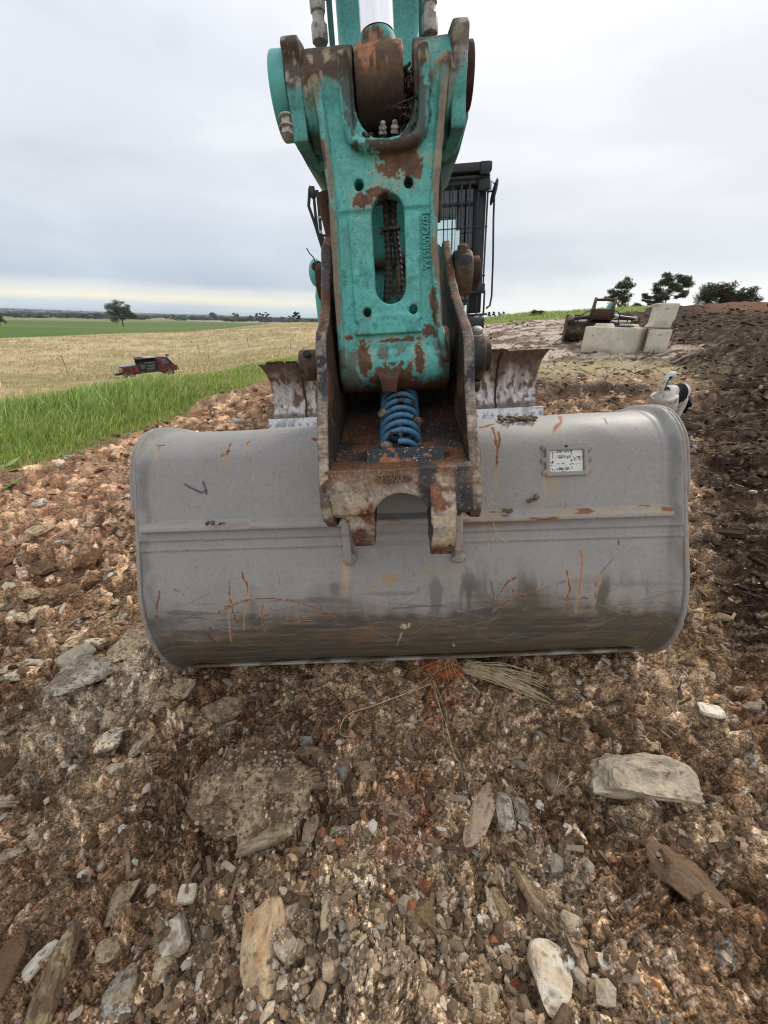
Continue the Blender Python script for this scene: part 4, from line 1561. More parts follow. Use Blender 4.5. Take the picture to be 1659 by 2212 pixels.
def paint_rocker(V, N, cv):
    n = len(V)
    f = fbm(V * 20, 5, 3)
    g = fbm(V * 60, 4, 9)
    c = np.tile(TEAL * .9, (n, 1))
    c = mixc(c, TEAL * .35, ss(.45, .65, f) * .6)
    up = ss(1.665, 1.70, V[:, 2] + (f - .5) * .09)
    uc = mixc(np.tile((.27, .24, .215), (n, 1)), (.085, .055, .040), ss(.42, .58, f))
    uc = mixc(uc, (.46, .44, .40), ss(.52, .62, g) * .7)
    uc = mixc(uc, (.42, .13, .05), ss(.70, .74, f) * (V[:, 0] > 0))
    c = c * (1 - up[:, None]) + uc * up[:, None]
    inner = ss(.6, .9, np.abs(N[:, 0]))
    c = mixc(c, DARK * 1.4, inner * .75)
    if cv is not None:
        c = mixc(c, (.33, .29, .24), ss(.5, 1.0, cv + (g - .5) * 1.5) * .6)
    return np.c_[c, .7 + .2 * g]


def lever(y0, z0, r0, y1, z1, r1, n=16):
    a = math.atan2(z1 - z0, y1 - y0)
    P = []
    for i in range(n + 1):
        t = a + math.pi / 2 + math.pi * i / n
        P.append((y0 + r0 * math.cos(t), z0 + r0 * math.sin(t)))
    for i in range(n + 1):
        t = a - math.pi / 2 + math.pi * i / n
        P.append((y1 + r1 * math.cos(t), z1 + r1 * math.sin(t)))
    return P


for x0, x1, dz in ((lplane(617, 150, 1.07)[0], lplane(654, 150, 1.07)[0] - .002, 0), (lplane(972, 100, 1.07)[0] + .002, lplane(1009, 100, 1.07)[0], .0)):
    mb = MB().prism(lever(1.13, 1.682 + dz, .080, 1.58, 1.74, .070), 'x', x0, x1)
    mb.prism([(1.045, 1.742 + dz), (1.052, 1.752 + dz), (1.12, 1.768 + dz), (1.20, 1.768 + dz), (1.20, 1.70), (1.06, 1.712)], 'x', x0 - .002, x1 + .002)
    mb.prism([(1.058, 1.60), (1.058, 1.68), (1.2, 1.68), (1.3, 1.66), (1.2, 1.60)], 'x', x0, x1)
    fuse('rocker_lever', mb, .004, M_cast, exc, paint=paint_rocker, relax=2, bumpy=.003, bscale=30)
bxl = lplane(588, 190, 1.09)[0]
mb = MB().lathe([(0, .066), (.003, .070), (.034, .070)], (bxl, 1.13, 1.695), (1, 0, 0), 40)
bo = mb.build('pin_boss', M_teal, exc, .0015)
q = Vector(lplane(622, 262, 1.075))
bolt(q, (-.05, -.35, -.93), .0155, bo, M_zinc, 'bolt', .016)
bolt(q + Vector((-.05, -.35, -.93)) * .018, (-.05, -.35, -.93), .0145, bo, M_zinc, 'bolt', .012)
MB().lathe([(0, .052), (.018, .052), (.020, .049)], (lplane(1009, 100, 1.07)[0], 1.14, 1.705), (1, 0, 0), 36).build('pin_boss', M_rustb, exc, .001)
MB().cyl((-.19, 1.13, 1.68), (.118, 1.13, 1.68), .035, n=24).build('link_pin', M_rustb, exc)
MB().cyl((-.20, 1.58, 1.70), (.13, 1.58, 1.70), .05, n=24).build('lever_pin', M_rustb, exc)

# stick (dipper arm)
mb = MB()
mb.prism([(1.40, 4.1), (1.385, 1.9), (1.27, 1.60), (1.215, 1.52), (1.205, 1.30), (1.24, 1.26), (1.40, 1.25), (1.55, 1.33), (1.62, 1.45), (1.80, 2.0), (1.92, 4.1)], 'x', -.138, .072)
st = fuse('stick', mb, .016, M_cast, exc, relax=1,
          paint=lambda V, N, cv: np.c_[mixc(mixc(mixc(np.tile(TEAL * 1.05, (len(V), 1)), RUST * .9, ss(.60, .64, fbm(V * 18, 4, 5)) * ss(1.66, 1.5, V[:, 2])), TEAL * .7, ss(.5, .7, fbm(V * 12, 4, 3)) * .4), RUST * .5, ss(.022, .012, np.abs(V[:, 2] - 1.385))), np.full(len(V), .6)])
gl = [Lp(632, 299, 1.40), Lp(662, 355, 1.40), Lp(694, 381, 1.40), Lp(740, 390, 1.40)]
gr = [Lp(900, 380, 1.40), Lp(956, 356, 1.40), Lp(992, 330, 1.40), Lp(1012, 253, 1.40)]
zt0 = Lp(632, 200, 1.40)[1]
mb = MB().prism([tuple(p) for p in gl + gr] + [(gr[-1][0] + .003, zt0), (gl[0][0], zt0)], 'y', 1.40, 1.72)
mb.build('stick_boss', M_tealdark, exc, .006)
mb = MB().box((-.02, 1.200, 1.385), (.18, .018, .010), (20, 0, 0))
mb.build('inner_shelf', M_rustb, exc, .002)
# greasy hanging hose ends beside the link
mb = MB()
mb.tube([Lp3 for Lp3 in [(-.205, 1.42, 1.60), (-.200, 1.42, 1.55), (-.195, 1.41, 1.50), (-.19, 1.40, 1.465), (-.186, 1.40, 1.445)]], [.030, .031, .026, .021, .017], 12)
mb.lathe([(0, .019), (.008, .022), (.02, .020), (.026, .014)], (-.184, 1.40, 1.462), (.08, 0, -1), 12)
mb.build('hose_end', M_rustb, exc, smooth=True)
MB().tube([(.112, 1.36, 1.62), (.113, 1.36, 1.55), (.112, 1.37, 1.50)], [.012, .013, .010], 10).build('hose_end', M_rustb, exc, smooth=True)

# coupler hoses seen through the slot, wound in spiral guard


def spiral_hose(path, r, pitch):
    P, _ = catmull(path, 160)
    L = np.r_[0, np.cumsum(np.linalg.norm(np.diff(P, axis=0), axis=1))]
    ph = (L / pitch) % 1
    rs = r * (1 + .10 * np.clip(np.sin(ph * 2 * np.pi) * 1.5, -.8, 1))
    return MB().tube([tuple(p) for p in P], list(rs), 14)


M_hose = pmat('muddy_hose', (.030, .026, .024), .55, 0, (.12, .085, .055), 34, .50, .60, .5, 90, .003, .25)
spiral_hose([(-.030, 1.12, 1.62), (-.029, 1.115, 1.50), (-.028, 1.108, 1.44), (-.027, 1.105, 1.39), (-.033, 1.10, 1.33), (-.042, 1.11, 1.26)], .0088, .012).build('hydraulic_hose', M_hose, exc, smooth=True)
spiral_hose([(-.012, 1.12, 1.62), (-.012, 1.115, 1.50), (-.010, 1.108, 1.44), (-.005, 1.105, 1.39), (-.002, 1.10, 1.33), (.000, 1.11, 1.26)], .0088, .012).build('hydraulic_hose', M_hose, exc, smooth=True)
MB().box((-.019, 1.106, 1.447), (.044, .026, .007), (0, -3, 0)).box((-.041, 1.096, 1.443), (.008, .010, .014)).build('hose_clamp', M_hose, exc, .002)
# hoses with fittings beside the stick
for (x, y, sgn, zz0) in ((Lp(689, 50, 1.3)[0], 1.30, 1, Lp(690, 96, 1.3)[1]), (Lp(928, 40, 1.3)[0], 1.30, -1, Lp(930, 78, 1.3)[1])):
    o = MB().tube([(x, y, zz0 + .11), (x - .003 * sgn, y + .01, zz0 + .20), (x - .01 * sgn, y + .03, 3.4)], .015, 14).build('cylinder_hose', M_teal if sgn > 0 else M_tealdark, exc, smooth=True)
    MB().lathe([(0, .019), (.03, .019), (.032, .014), (.048, .014), (.05, .0175), (.066, .018), (.074, .0175), (.076, .0135), (.098, .0135), (.10, .0185), (.122, .0185), (.126, .0165), (.15, .0160)], (x, y - .005, zz0), (0, .06, 1), 8).build('hose_fitting', M_zinc, o, .001)
for x in (-.147, .071):
    MB().tube([(x, 1.345, 1.5), (x, 1.345, 2.2), (x - .005, 1.345, 3.3)], .007, 8).build('steel_pipe', M_tealdark, exc, smooth=True)
    MB().box((x, 1.345, 1.97), (.028, .03, .05)).build('pipe_clamp', M_rubber, exc, .003)

# upper body
hl = lplane(688, 690, 5.95)[0]
mb = MB()
mb.prism([(5.75, 1.02), (5.75, 1.62), (5.95, 1.80), (7.6, 1.80), (8.1, 1.7), (8.15, 1.0)], 'x', hl + .02, .02)
mb.prism([(7.2, 1.0), (7.2, 1.78), (7.9, 1.78), (8.15, 1.6), (8.15, 1.0)], 'x', .02, 1.05)
mb.build('engine_housing', M_teal, exc, .05, seg=3)
MB().ell(tuple(Vector(lplane(684, 590, 5.72))), (.10, .10, .16)).build('tank_cap_cover', M_teal, exc, smooth=True)
MB().box((0, 6.7, .95), (2.05 if False else 1.8, 2.6, .12)).build('deck_frame', M_black, exc, .02)
MB().cyl((.05, 6.2, .55), (.05, 6.2, .92), .55, n=40).build('slew_ring', M_black, exc)
MB().prism([(5.6, 1.3), (6.1, 1.9), (4.5, 3.45), (4.1, 3.85), (3.3, 4.05), (1.95, 4.1), (1.6, 3.98), (1.6, 3.75), (2.0, 3.7), (3.2, 3.6), (3.8, 3.4), (5.3, 1.75), (5.4, 1.35)], 'x', -.22, .10).build('boom', M_teal, exc, .02)
for s in (-1, 1):
    MB().cyl((-.06 + s * .24, 5.0, 1.15), (-.06 + s * .24, 4.3, 2.7), .055, n=20).cyl((-.06 + s * .24, 4.3, 2.7), (-.06 + s * .24, 4.15, 3.2), .035, n=16).build('boom_cylinder', M_teal, exc, smooth=True)
# tracks
for xc in (-.82, .86):
    mb = MB()
    pts = []
    for i in range(48):
        t = i / 48
        if t < .5:
            a = t * 2
            pts.append((4.35 + 3.0 * a, .74))
        else:
            pts.append((7.35 - 3.0 * (t - .5) * 2, .06))
    loop = lever(4.45, .40, .36, 7.35, .40, .36, 14)
    L = len(loop)
    P, _ = catmull(loop + [loop[0]], 57)
    for i in range(56):
        y0, z0 = P[i]
        y1, z1 = P[i + 1]
        ang = math.atan2(z1 - z0, y1 - y0)
        mb.box((xc, (y0 + y1) / 2, (z0 + z1) / 2), (.48, math.hypot(y1 - y0, z1 - z0) * .92, .03), (math.degrees(ang), 0, 0))
    t_ = mb.build('track', M_rustb, exc)
    MB().prism(lever(4.5, .40, .26, 7.3, .40, .26, 10), 'x', xc - .12, xc + .12).build('track_frame', M_black, t_, .01)
    for yw in (4.45, 5.1, 5.7, 6.3, 6.9, 7.35):
        MB().cyl((xc - .2, yw, .33 if 4.5 < yw < 7.3 else .40), (xc + .2, yw, .33 if 4.5 < yw < 7.3 else .40), .14 if 4.5 < yw < 7.3 else .28, n=20).build('track_roller', M_rustb, t_, .01)

# cab with guard bars
cabx0, cabx1, cy0 = .06, 1.0, 5.30
ct = MB()
zt = lplane(1050, 352, cy0)[2]
zb_ = 1.28
ct.prism([(cy0 - .14, zt - .02), (cy0 - .14, zt - .10), (cy0 + 1.5, zt - .12), (cy0 + 1.5, zt)], 'x', cabx0, cabx1 + .01)
ct.build('cab_roof', M_black, exc, .012)
MB().prism([(cy0 - .05, zt - .12), (cy0 - .05, zt - .175), (cy0 + 1.45, zt - .175), (cy0 + 1.45, zt - .12)], 'x', cabx0 + .02, cabx1 - .01).build('roof_rail', pmat('grey_trim', (.13, .16, .16), .5), exc, .004)
for (x0, x1, y0, y1) in ((cabx0, cabx0 + .06, cy0, cy0 + .08), (cabx1 - .14, cabx1 - .005, cy0 + .02, cy0 + .14), (cabx0, cabx0 + .07, cy0 + 1.35, cy0 + 1.45), (cabx1 - .08, cabx1, cy0 + 1.35, cy0 + 1.45), (cabx1 - .05, cabx1, cy0 + .8, cy0 + .86)):
    MB().box(((x0 + x1) / 2, (y0 + y1) / 2, (zt - .15 + zb_) / 2), (x1 - x0, y1 - y0, zt - .15 - zb_)).build('cab_post', M_black, exc, .01)
MB().box(((cabx0 + cabx1) / 2, cy0 + .72, 1.14), (cabx1 - cabx0, 1.5, .10)).build('cab_floor', M_black, exc, .01)
MB().prism([(cy0 - .10, 1.26), (cy0 - .16, 1.22), (cy0 - .16, 1.12), (cy0 - .08, 1.06), (cy0 + .3, 1.06), (cy0 + .3, 1.26)], 'x', cabx0 + .1, cabx1 + .012).build('cab_nose', M_black, exc, .02)
M_lin = pmat('grey_cab_lining', (.36, .37, .39), .7, 0, (.28, .28, .30), 6, bump=0)
MB().box((cabx0 + .02, cy0 + .75, 1.75), (.02, 1.4, .95)).build('cab_side_panel', M_lin, exc, .01)
MB().box(((cabx0 + cabx1) / 2, cy0 + 1.42, 1.52), (cabx1 - cabx0, .03, .55)).build('cab_rear_panel', M_lin, exc, .01)
MB().box(((cabx0 + cabx1) / 2, cy0 + 1.42, 2.56), (cabx1 - cabx0, .03, .16)).build('cab_rear_panel', M_lin, exc, .01)
o = MB().box(((cabx0 + cabx1) / 2, cy0 + .05, 2.0), (cabx1 - cabx0 - .12, .006, 1.36)).build('windscreen', M_glass, exc)
MB().box((cabx1 - .008, cy0 + .75, 2.0), (.006, 1.3, 1.2)).build('side_window', M_glass, exc)
MB().box(((cabx0 + cabx1) / 2, cy0 + 1.42, 2.14), (cabx1 - cabx0 - .1, .006, .70)).build('rear_window', M_glass, exc)
for z in (2.36, 1.83, 1.42):
    MB().box(((cabx0 + cabx1) / 2 - .03, cy0 + .035, z), (cabx1 - cabx0 - .16, .03, .028)).build('window_bar', M_black, exc, .004)
MB().prism(stadium(.45, 1.60, 2.18, .20), 'y', cy0 + .95, cy0 + 1.1).build('seat_back', M_rubber, exc, .03)
MB().box((.45, cy0 + .75, 1.55), (.46, .5, .14)).build('seat_cushion', M_rubber, exc, .04)
MB().box((.42, cy0 + 1.02, 2.28), (.2, .08, .16)).build('head_rest', M_rubber, exc, .03)
MB().box((.80, cy0 + .5, 2.36), (.12, .14, .30)).box((.80, cy0 + .45, 2.1), (.03, .03, .25)).build('monitor_bracket', M_black, exc, .01)
MB().box((.86, cy0 + .3, 1.55), (.10, .1, .30)).build('console', M_rubber, exc, .02)
# guard frame, bars
zg0, zg1 = 1.50, zt - .13
gy = cy0 - .085
bars = [(.521, .011), (.614, .013), (.707, .018), (.795, .018), (.888, .020), (.985, .018), (.43, .011), (.34, .013), (.25, .018), (.16, .018), (.08, .018)]
for x, w in bars:
    MB().box((x + .002, gy, (zg0 + zg1) / 2), (w, .014, zg1 - zg0)).build('guard_bar', M_black, exc, .002)
for x in (.569, .654, .741, .833, .915, .385, .295, .2):
    MB().box((x, gy + .035, (zg0 + 2.35) / 2), (.006, .006, 2.35 - zg0)).build('guard_bar', M_black, exc)
for z, w in ((zg1, .025), (zg0, .026), (1.66, .018), (2.12, .010)):
    MB().box((.535, gy - .014, z), (.93, .012, w)).build('guard_rail', M_black, exc, .002)
for x, w in ((.70, .014), (.80, .014), (.90, .016), (.985, .02), (.60, .012), (.5, .012), (.3, .012)):
    MB().box((x + .025, gy + .01, 1.385), (w, .016, .25)).build('guard_bar', M_black, exc, .002)
MB().box((.56, gy, 1.262), (.98, .02, .022)).build('guard_rail', M_black, exc, .002)
MB().box((.935, cy0 - .12, zt - .075), (.10, .06, .11)).box((.945, cy0 - .09, zt - .20), (.12, .03, .11)).build('work_lamp', M_black, exc, .008)
MB().box((.955, gy - .02, 1.53), (.10, .02, .10)).build('guard_bracket', M_black, exc, .006)
MB().box((.955, gy + .1, 2.10), (.06, .02, 1.1)).build('door_strip', pmat('smoked_trim', (.06, .065, .07), .3), exc)
# right mirror and its long tube arm
ym = 5.2
mp = [lplane(u, v, ym) for u, v in ((1069, 395), (1066, 470), (1065, 560), (1062, 640), (1058, 660), (1050, 666))]
arm = MB().tube([tuple(p) for p in mp], .011, 10).build('mirror_arm', M_black, exc, smooth=True)
a0, a1 = lplane(1075, 384, ym), lplane(1060, 444, ym)
ctr = (a0 + a1) / 2
L = np.linalg.norm(a1 - a0) / 2
ang = math.degrees(math.atan2((a0 - a1)[0], (a0 - a1)[2]))
MB().ell(tuple(ctr), (.022, .09, L), (0, ang, 0), 20, 14).build('mirror', M_black, arm, smooth=True)
MB().tube([tuple(lplane(u, v, ym)) for u, v in ((1052, 412), (1058, 414), (1064, 412))], .009, 8).tube([tuple(lplane(u, v, ym)) for u, v in ((1060, 410), (1061, 390), (1067, 396))], .007, 8).build('mirror_bracket', M_black, arm)
# left hand rails, mirror and looped hose
c5 = lambda x, y, d=5.55: tuple(lplane(650.3 + x * .1501, 384.9 + y * .1501, d))
MB().tube([c5(150, 140), c5(132, 128), c5(124, 160), c5(110, 400), c5(200, 660), c5(320, 1050)], .018, 10).build('hand_rail', M_black, exc, smooth=True)
MB().tube([c5(185, 260), c5(190, 330), c5(212, 560), c5(238, 760), c5(300, 900)], .017, 10).build('hand_rail', M_black, exc, smooth=True)
MB().tube([c5(212, 260), c5(215, 180), c5(232, 175), c5(250, 360), c5(290, 800), c5(350, 960)], .017, 10).build('hand_rail', M_black, exc, smooth=True)
MB().tube([c5(260, 520), c5(275, 700), c5(310, 960)], .016, 8).build('hand_rail', M_black, exc, smooth=True)
MB().tube([c5(290, 585), c5(380, 580), c5(460, 605)], .014, 8).tube([c5(320, 825), c5(490, 822)], .013, 8).build('hand_rail', M_black, exc, smooth=True)
MB().tube([c5(380, 560), c5(430, 600), c5(452, 680), c5(430, 740), c5(365, 780), c5(372, 850), c5(382, 885)], .010, 8).build('wiper_hose', M_black, exc, smooth=True)
p = c5(170, 205)
MB().box(p, (.055, .05, .11)).build('mirror', M_black, exc, .01)
for x, y in ((262, 568), (283, 775)):
    MB().box(c5(x, y, 5.53), (.035, .03, .028)).build('tape_band', pmat('white_tape', (.55, .55, .52), .6), exc)
MB().cyl(c5(360, 980), c5(362, 1020), .06, n=18).build('exhaust_cap', M_black, exc)
MB().prism([(5.8, 1.7), (5.8, 2.05), (6.1, 2.1), (6.3, 1.7)], 'x', c5(440, 900)[0], c5(440, 900)[0] + .3).build('grey_cover', pmat('grey_plastic', (.25, .26, .28), .5), exc, .04)
MB().tube([c5(80, 1005, 1.45), c5(120, 1080, 1.45), c5(180, 1140, 1.45), c5(205, 1215, 1.45), c5(215, 1260, 1.45)], .0018, 6).build('loose_wire', M_rubber, exc)
mb = MB()
for q in range(22):
    p = Vector(c5(rnd.uniform(190, 270), rnd.uniform(1240, 1300), 1.43))
    mb.ell(p, (rnd.uniform(.005, .012),) * 3, None, 6, 5)
mb.build('packed_grease', M_rustb, exc)

# dozer blade


def paint_blade(V, N, cv):
    n = len(V)
    zt_ = V[:, 2]
    f = fbm(V * [9, 9, 4], 5, 3)
    g = fbm(V * [50, 50, 16], 4, 4)
    c = mixc(np.tile((.62, .60, .60), (n, 1)), (.42, .39, .37), ss(.4, .6, g))
    c = mixc(c, (.16, .10, .065), ss(.52, .60, fbm(V * [34, 34, 14], 5, 14)))
    top = ss(.70, .90, zt_ + (f - .5) * .35)
    c = mixc(c, mixc(np.tile((.17, .12, .085), (n, 1)), (.09, .06, .042), ss(.4, .6, g)).mean(0), top * .9)
    c = mixc(c, (.12, .075, .05), ss(.52, .485, zt_ + (f - .5) * .05) * .8)
    return np.c_[c, np.full(n, .6)]


prof = [(3.64, .965), (3.72, .89), (3.77, .80), (3.795, .70), (3.79, .60), (3.76, .52), (3.71, .455)]
pf_, _ = catmull(prof, 40)
nxb = 260
xb = np.linspace(-1.245, 1.255, nxb)
flare = 1 + .03 * ((np.linspace(0, 1, 40) - .5) * 2) ** 2
V = np.array([(x * fl, y, z) for (y, z), fl in zip(pf_, flare) for x in xb])
V2 = V + [0, .03, 0]
ii = np.arange(39 * nxb).reshape(39, nxb)[:, :-1].ravel()
q1 = np.c_[ii, ii + nxb, ii + nxb + 1, ii + 1]
q2 = q1[:, ::-1] + len(V)
rimq = []
for k in range(39):
    a = k * nxb
    rimq += [(a, a + len(V), a + nxb + len(V), a + nxb), (a + nxb - 1, a + 2 * nxb - 1, a + 2 * nxb - 1 + len(V), a + nxb - 1 + len(V))]
for k in range(nxb - 1):
    rimq += [(k, k + 1, k + 1 + len(V), k + len(V)), (39 * nxb + k, 39 * nxb + k + len(V), 39 * nxb + k + 1 + len(V), 39 * nxb + k + 1)]
VA = np.vstack([V, V2])
blade = link('dozer_blade', npmesh('dozer_blade', VA, [q1, q2, np.array(rimq)], paint_blade(VA, None, None)), vmat('blade_steel', .5, .1, .25, 30, .4, 40, .004), exc)
e = blade.modifiers.new('edges', 'EDGE_SPLIT')
ce = MB().prism([(3.70, .462), (3.655, .375), (3.675, .372), (3.725, .46)], 'x', -1.30, 1.315)
cedge = ce.build('cutting_edge', pmat('bright_steel', (.55, .56, .60), .35, .5, (.35, .33, .31), 14, .5, .62, .2, 60, .002, .2), blade, .002)
for i in range(10):
    for s in (-1, 1):
        x = s * (.62 + .075 * i)
        MB().cyl((x, 3.675, .405), (x, 3.664, .41), .014, n=10).build('bolt', M_zinc, cedge)
for x in (-.93, .88):
    mb = MB()
    P = [(x + rnd.uniform(-.004, .004), y - .006, z) for (y, z) in pf_[::2]]
    mb.tube(P, .009, 6)
    mb.build('weld_seam', M_rustb, blade)
mb = MB()
for q in range(34):
    x = rnd.choice([rnd.uniform(-1.2, -.95), rnd.uniform(.8, .92)])
    mb.ell((x, 3.655, .972), (rnd.uniform(.01, .04), .02, rnd.uniform(.006, .016)), None, 7, 5)
mb.build('caked_mud', M_rustb, blade)
for x in (-.45, .5):
    MB().prism([(3.82, .5), (3.82, .75), (4.6, .62), (4.6, .42)], 'x', x - .05, x + .05).build('blade_arm', M_black, exc)

# ------------------------------------------------------------------ ground zones


def polar(pts, lift=0.0):
    out = []
    for (u, v) in pts:
        P, _ = G(u, v, lift)
        out.append((math.atan2(P[0], P[1]), math.hypot(P[0], P[1])))
    return sorted(out)


ZL = polar([(0, 1035), (60, 1020), (130, 1000), (230, 955), (300, 938), (345, 920), (400, 900), (433, 878), (500, 860), (560, 838), (590, 822)])
ZL = [(D2R(-180), 5.0), (D2R(-120), 4.2), (D2R(-90), 3.8), (D2R(-65), 3.9)] + ZL + [(D2R(-9), 13.0), (D2R(-4), 17), (D2R(4), 17), (D2R(180), 60)]
ZGR = [(D2R(-180), 90), (D2R(4), 12.0)] + polar([(1017, 706), (1060, 701), (1100, 698), (1128, 694), (1230, 687), (1320, 678), (1390, 673)]) + [(D2R(33), 60), (D2R(180), 80)]
ZM = polar([(1300, 679), (1330, 690), (1360, 705), (1400, 725), (1450, 745), (1478, 770), (1480, 800), (1490, 860), (1500, 900), (1495, 1000), (1500, 1100), (1515, 1250), (1560, 1400), (1640, 1560)])
zm_xy = np.array([(r * math.sin(a), r * math.cos(a)) for a, r in ZM])
zm_xy = zm_xy[np.argsort(zm_xy[:, 1])]


def rbnd(Z, a):
    return np.interp(a, [q[0] for q in Z], [q[1] for q in Z])


def zones(x, y):
    r = np.hypot(x, y)
    a = np.arctan2(x, y)
    w = (fbm(np.c_[x, y] * .9, 4, 101) - .5)
    w2 = (fbm(np.c_[x, y] * 4.5, 3, 102) - .5)
    gl = ss(.965, 1.035, r * (1 + w * .07 + w2 * .045) / rbnd(ZL, a)) * (a < D2R(6))
    gr = ss(.95, 1.05, r * (1 + w * .14 + w2 * .05) / rbnd(ZGR, a)) * (a > D2R(2))
    grass = np.maximum(gl, gr)
    xm = np.interp(y, zm_xy[:, 1], zm_xy[:, 0])
    mulch = ss(-.35, .35, (x - xm) / np.maximum(.3 + .12 * r, .3) * 1.6 + w * 1.6 + w2 * .7) * (1 - grass)
    mulch = mulch * ss(.5, 1.3, y) * ss(60, 40, r)
    tan = ss(.95, 1.05, r * (1 + w * .2) / np.interp(a, [D2R(-60), D2R(-45), D2R(-28), D2R(-10)], [23, 24, 22, 24])) * (a < D2R(1))
    green = ss(.99, 1.01, r / np.interp(a, [D2R(-60), D2R(-45), D2R(-28), D2R(-10), D2R(0)], [124, 126, 128, 155, 155])) * (a < D2R(3))
    rub = ss(7.5, 9.5, r + w * 3) * (a > D2R(5)) * (1 - mulch) * (1 - grass)
    strip = np.exp(-((r - 8.6 - w) / .8) ** 2) * (a > D2R(14)) * (a < D2R(40)) * (1 - mulch * .6)
    leftsoil = ss(-.9, -2.0, x + w * 1.2 + w2 * .5) * (1 - grass)
    return dict(r=r, a=a, grass=grass, mulch=mulch, tan=tan, green=green, rub=rub, strip=strip, left=leftsoil, w=w, w2=w2)


def detail(x, y, Z, fade=True):
    """relief of the broken ground, and per-lump tone"""
    r = Z['r']
    sp = np.maximum(r, .3) * .0065
    q = np.c_[x, y]
    wx = x + (fbm(q * 9, 3, 201) - .5) * .10
    wy = y + (fbm(q * 9, 3, 202) - .5) * .10
    soil = (1 - Z['grass']) * (1 - Z['tan'])
    h = (fbm(q * 1.1, 4, 210) - .5) * .13 + (fbm(q * 5, 4, 211) - .5) * .055
    h = h + (1 - np.abs(fbm(q * 3.1, 3, 214) * 2 - 1)) * .05 - .035
    h += (fbm(q * 22, 4, 212) - .5) * .034 * ss(8, 3, r)
    h += (fbm(q * 90, 3, 216) - .5) * .008 * ss(2.5, 1, r)
    tone = np.zeros(len(x))
    tw = np.full(len(x), 1e-6)
    hue = np.zeros(len(x))
    for k, (s, amp, thr) in enumerate(((.20, .036, .60), (.095, .036, .42), (.046, .021, .34), (.022, .0105, .28), (.0105, .0050, .2))):
        f1, f2, hh = worley(wx / s + k * 7.7, wy / s + k * 3.3, 300 + k * 10)
        on = ss(thr, thr + .06, hh)
        fd = ss(.20, .38, s / np.maximum(sp, 1e-4) * .16)
        d = np.clip(1 - (f1 / .54) ** 2, 0, 1)
        dome = np.minimum(d ** .6, .60 + .4 * d)
        mm = (1 - .5 * Z['mulch'])
        h += amp * on * dome * fd * mm * (.55 + .9 * ((hh * 37) % 1))
        wgt = on * ss(.05, .35, d) * fd
        t = (hh * 91.7) % 1 * (.90 if k < 2 else 1)
        tone = tone * (1 - wgt) + t * wgt
        tw = np.maximum(tw * (1 - wgt * .3), wgt)
        hue = hue * (1 - wgt) + (((hh * 53.3) % 1) if k > 1 else .5) * wgt
    gras = Z['grass'] + Z['tan']
    h = h * soil + ((fbm(q * .7, 3, 220) - .5) * .16 + (fbm(q * 6, 3, 221) - .5) * .03) * np.clip(gras, 0, 1) * ss(300, 30, r)
    # the ridges graded up along the mulch on the right and the spoil lip by the verge
    lip = np.exp(-(((r / rbnd(ZL, Z['a'])) - 1) / .05) ** 2) * (Z['a'] < D2R(-8))
    h += lip * .07 * (.5 + fbm(q * 6, 3, 230))
    h += Z['mulch'] * ((fbm(np.c_[x * 1.2 + y * .2, y * 4.5], 4, 231) - .5) * .16)
    wind = np.exp(-((r - 6.6 - .5 * Z['w']) / .35) ** 2) * ss(D2R(12), D2R(16), Z['a']) * ss(D2R(36), D2R(30), Z['a'])
    h += wind * .22 * fbm(q * 5, 4, 236)
    mp_ = ((x + .345) / .175) ** 2 + ((y - .615) / .125) ** 2 + (fbm(q * 8, 3, 240) - .5) * .8
    h += .060 * ss(1.25, .55, mp_) * (1 - .25 * fbm(q * 20, 3, 244))
    # level pads where the bucket stands: keep soil just under the edge
    return h, tone, tw, hue, wind


def damp(x, y):
    # ground pressed down under the bucket and tracks
    q = np.clip(1 - ss(.9, 1.25, np.sqrt(((x - .1) / 1.15) ** 2 + ((y - 1.6) / .75) ** 2)), 0, 1)
    return 1 - .55 * q


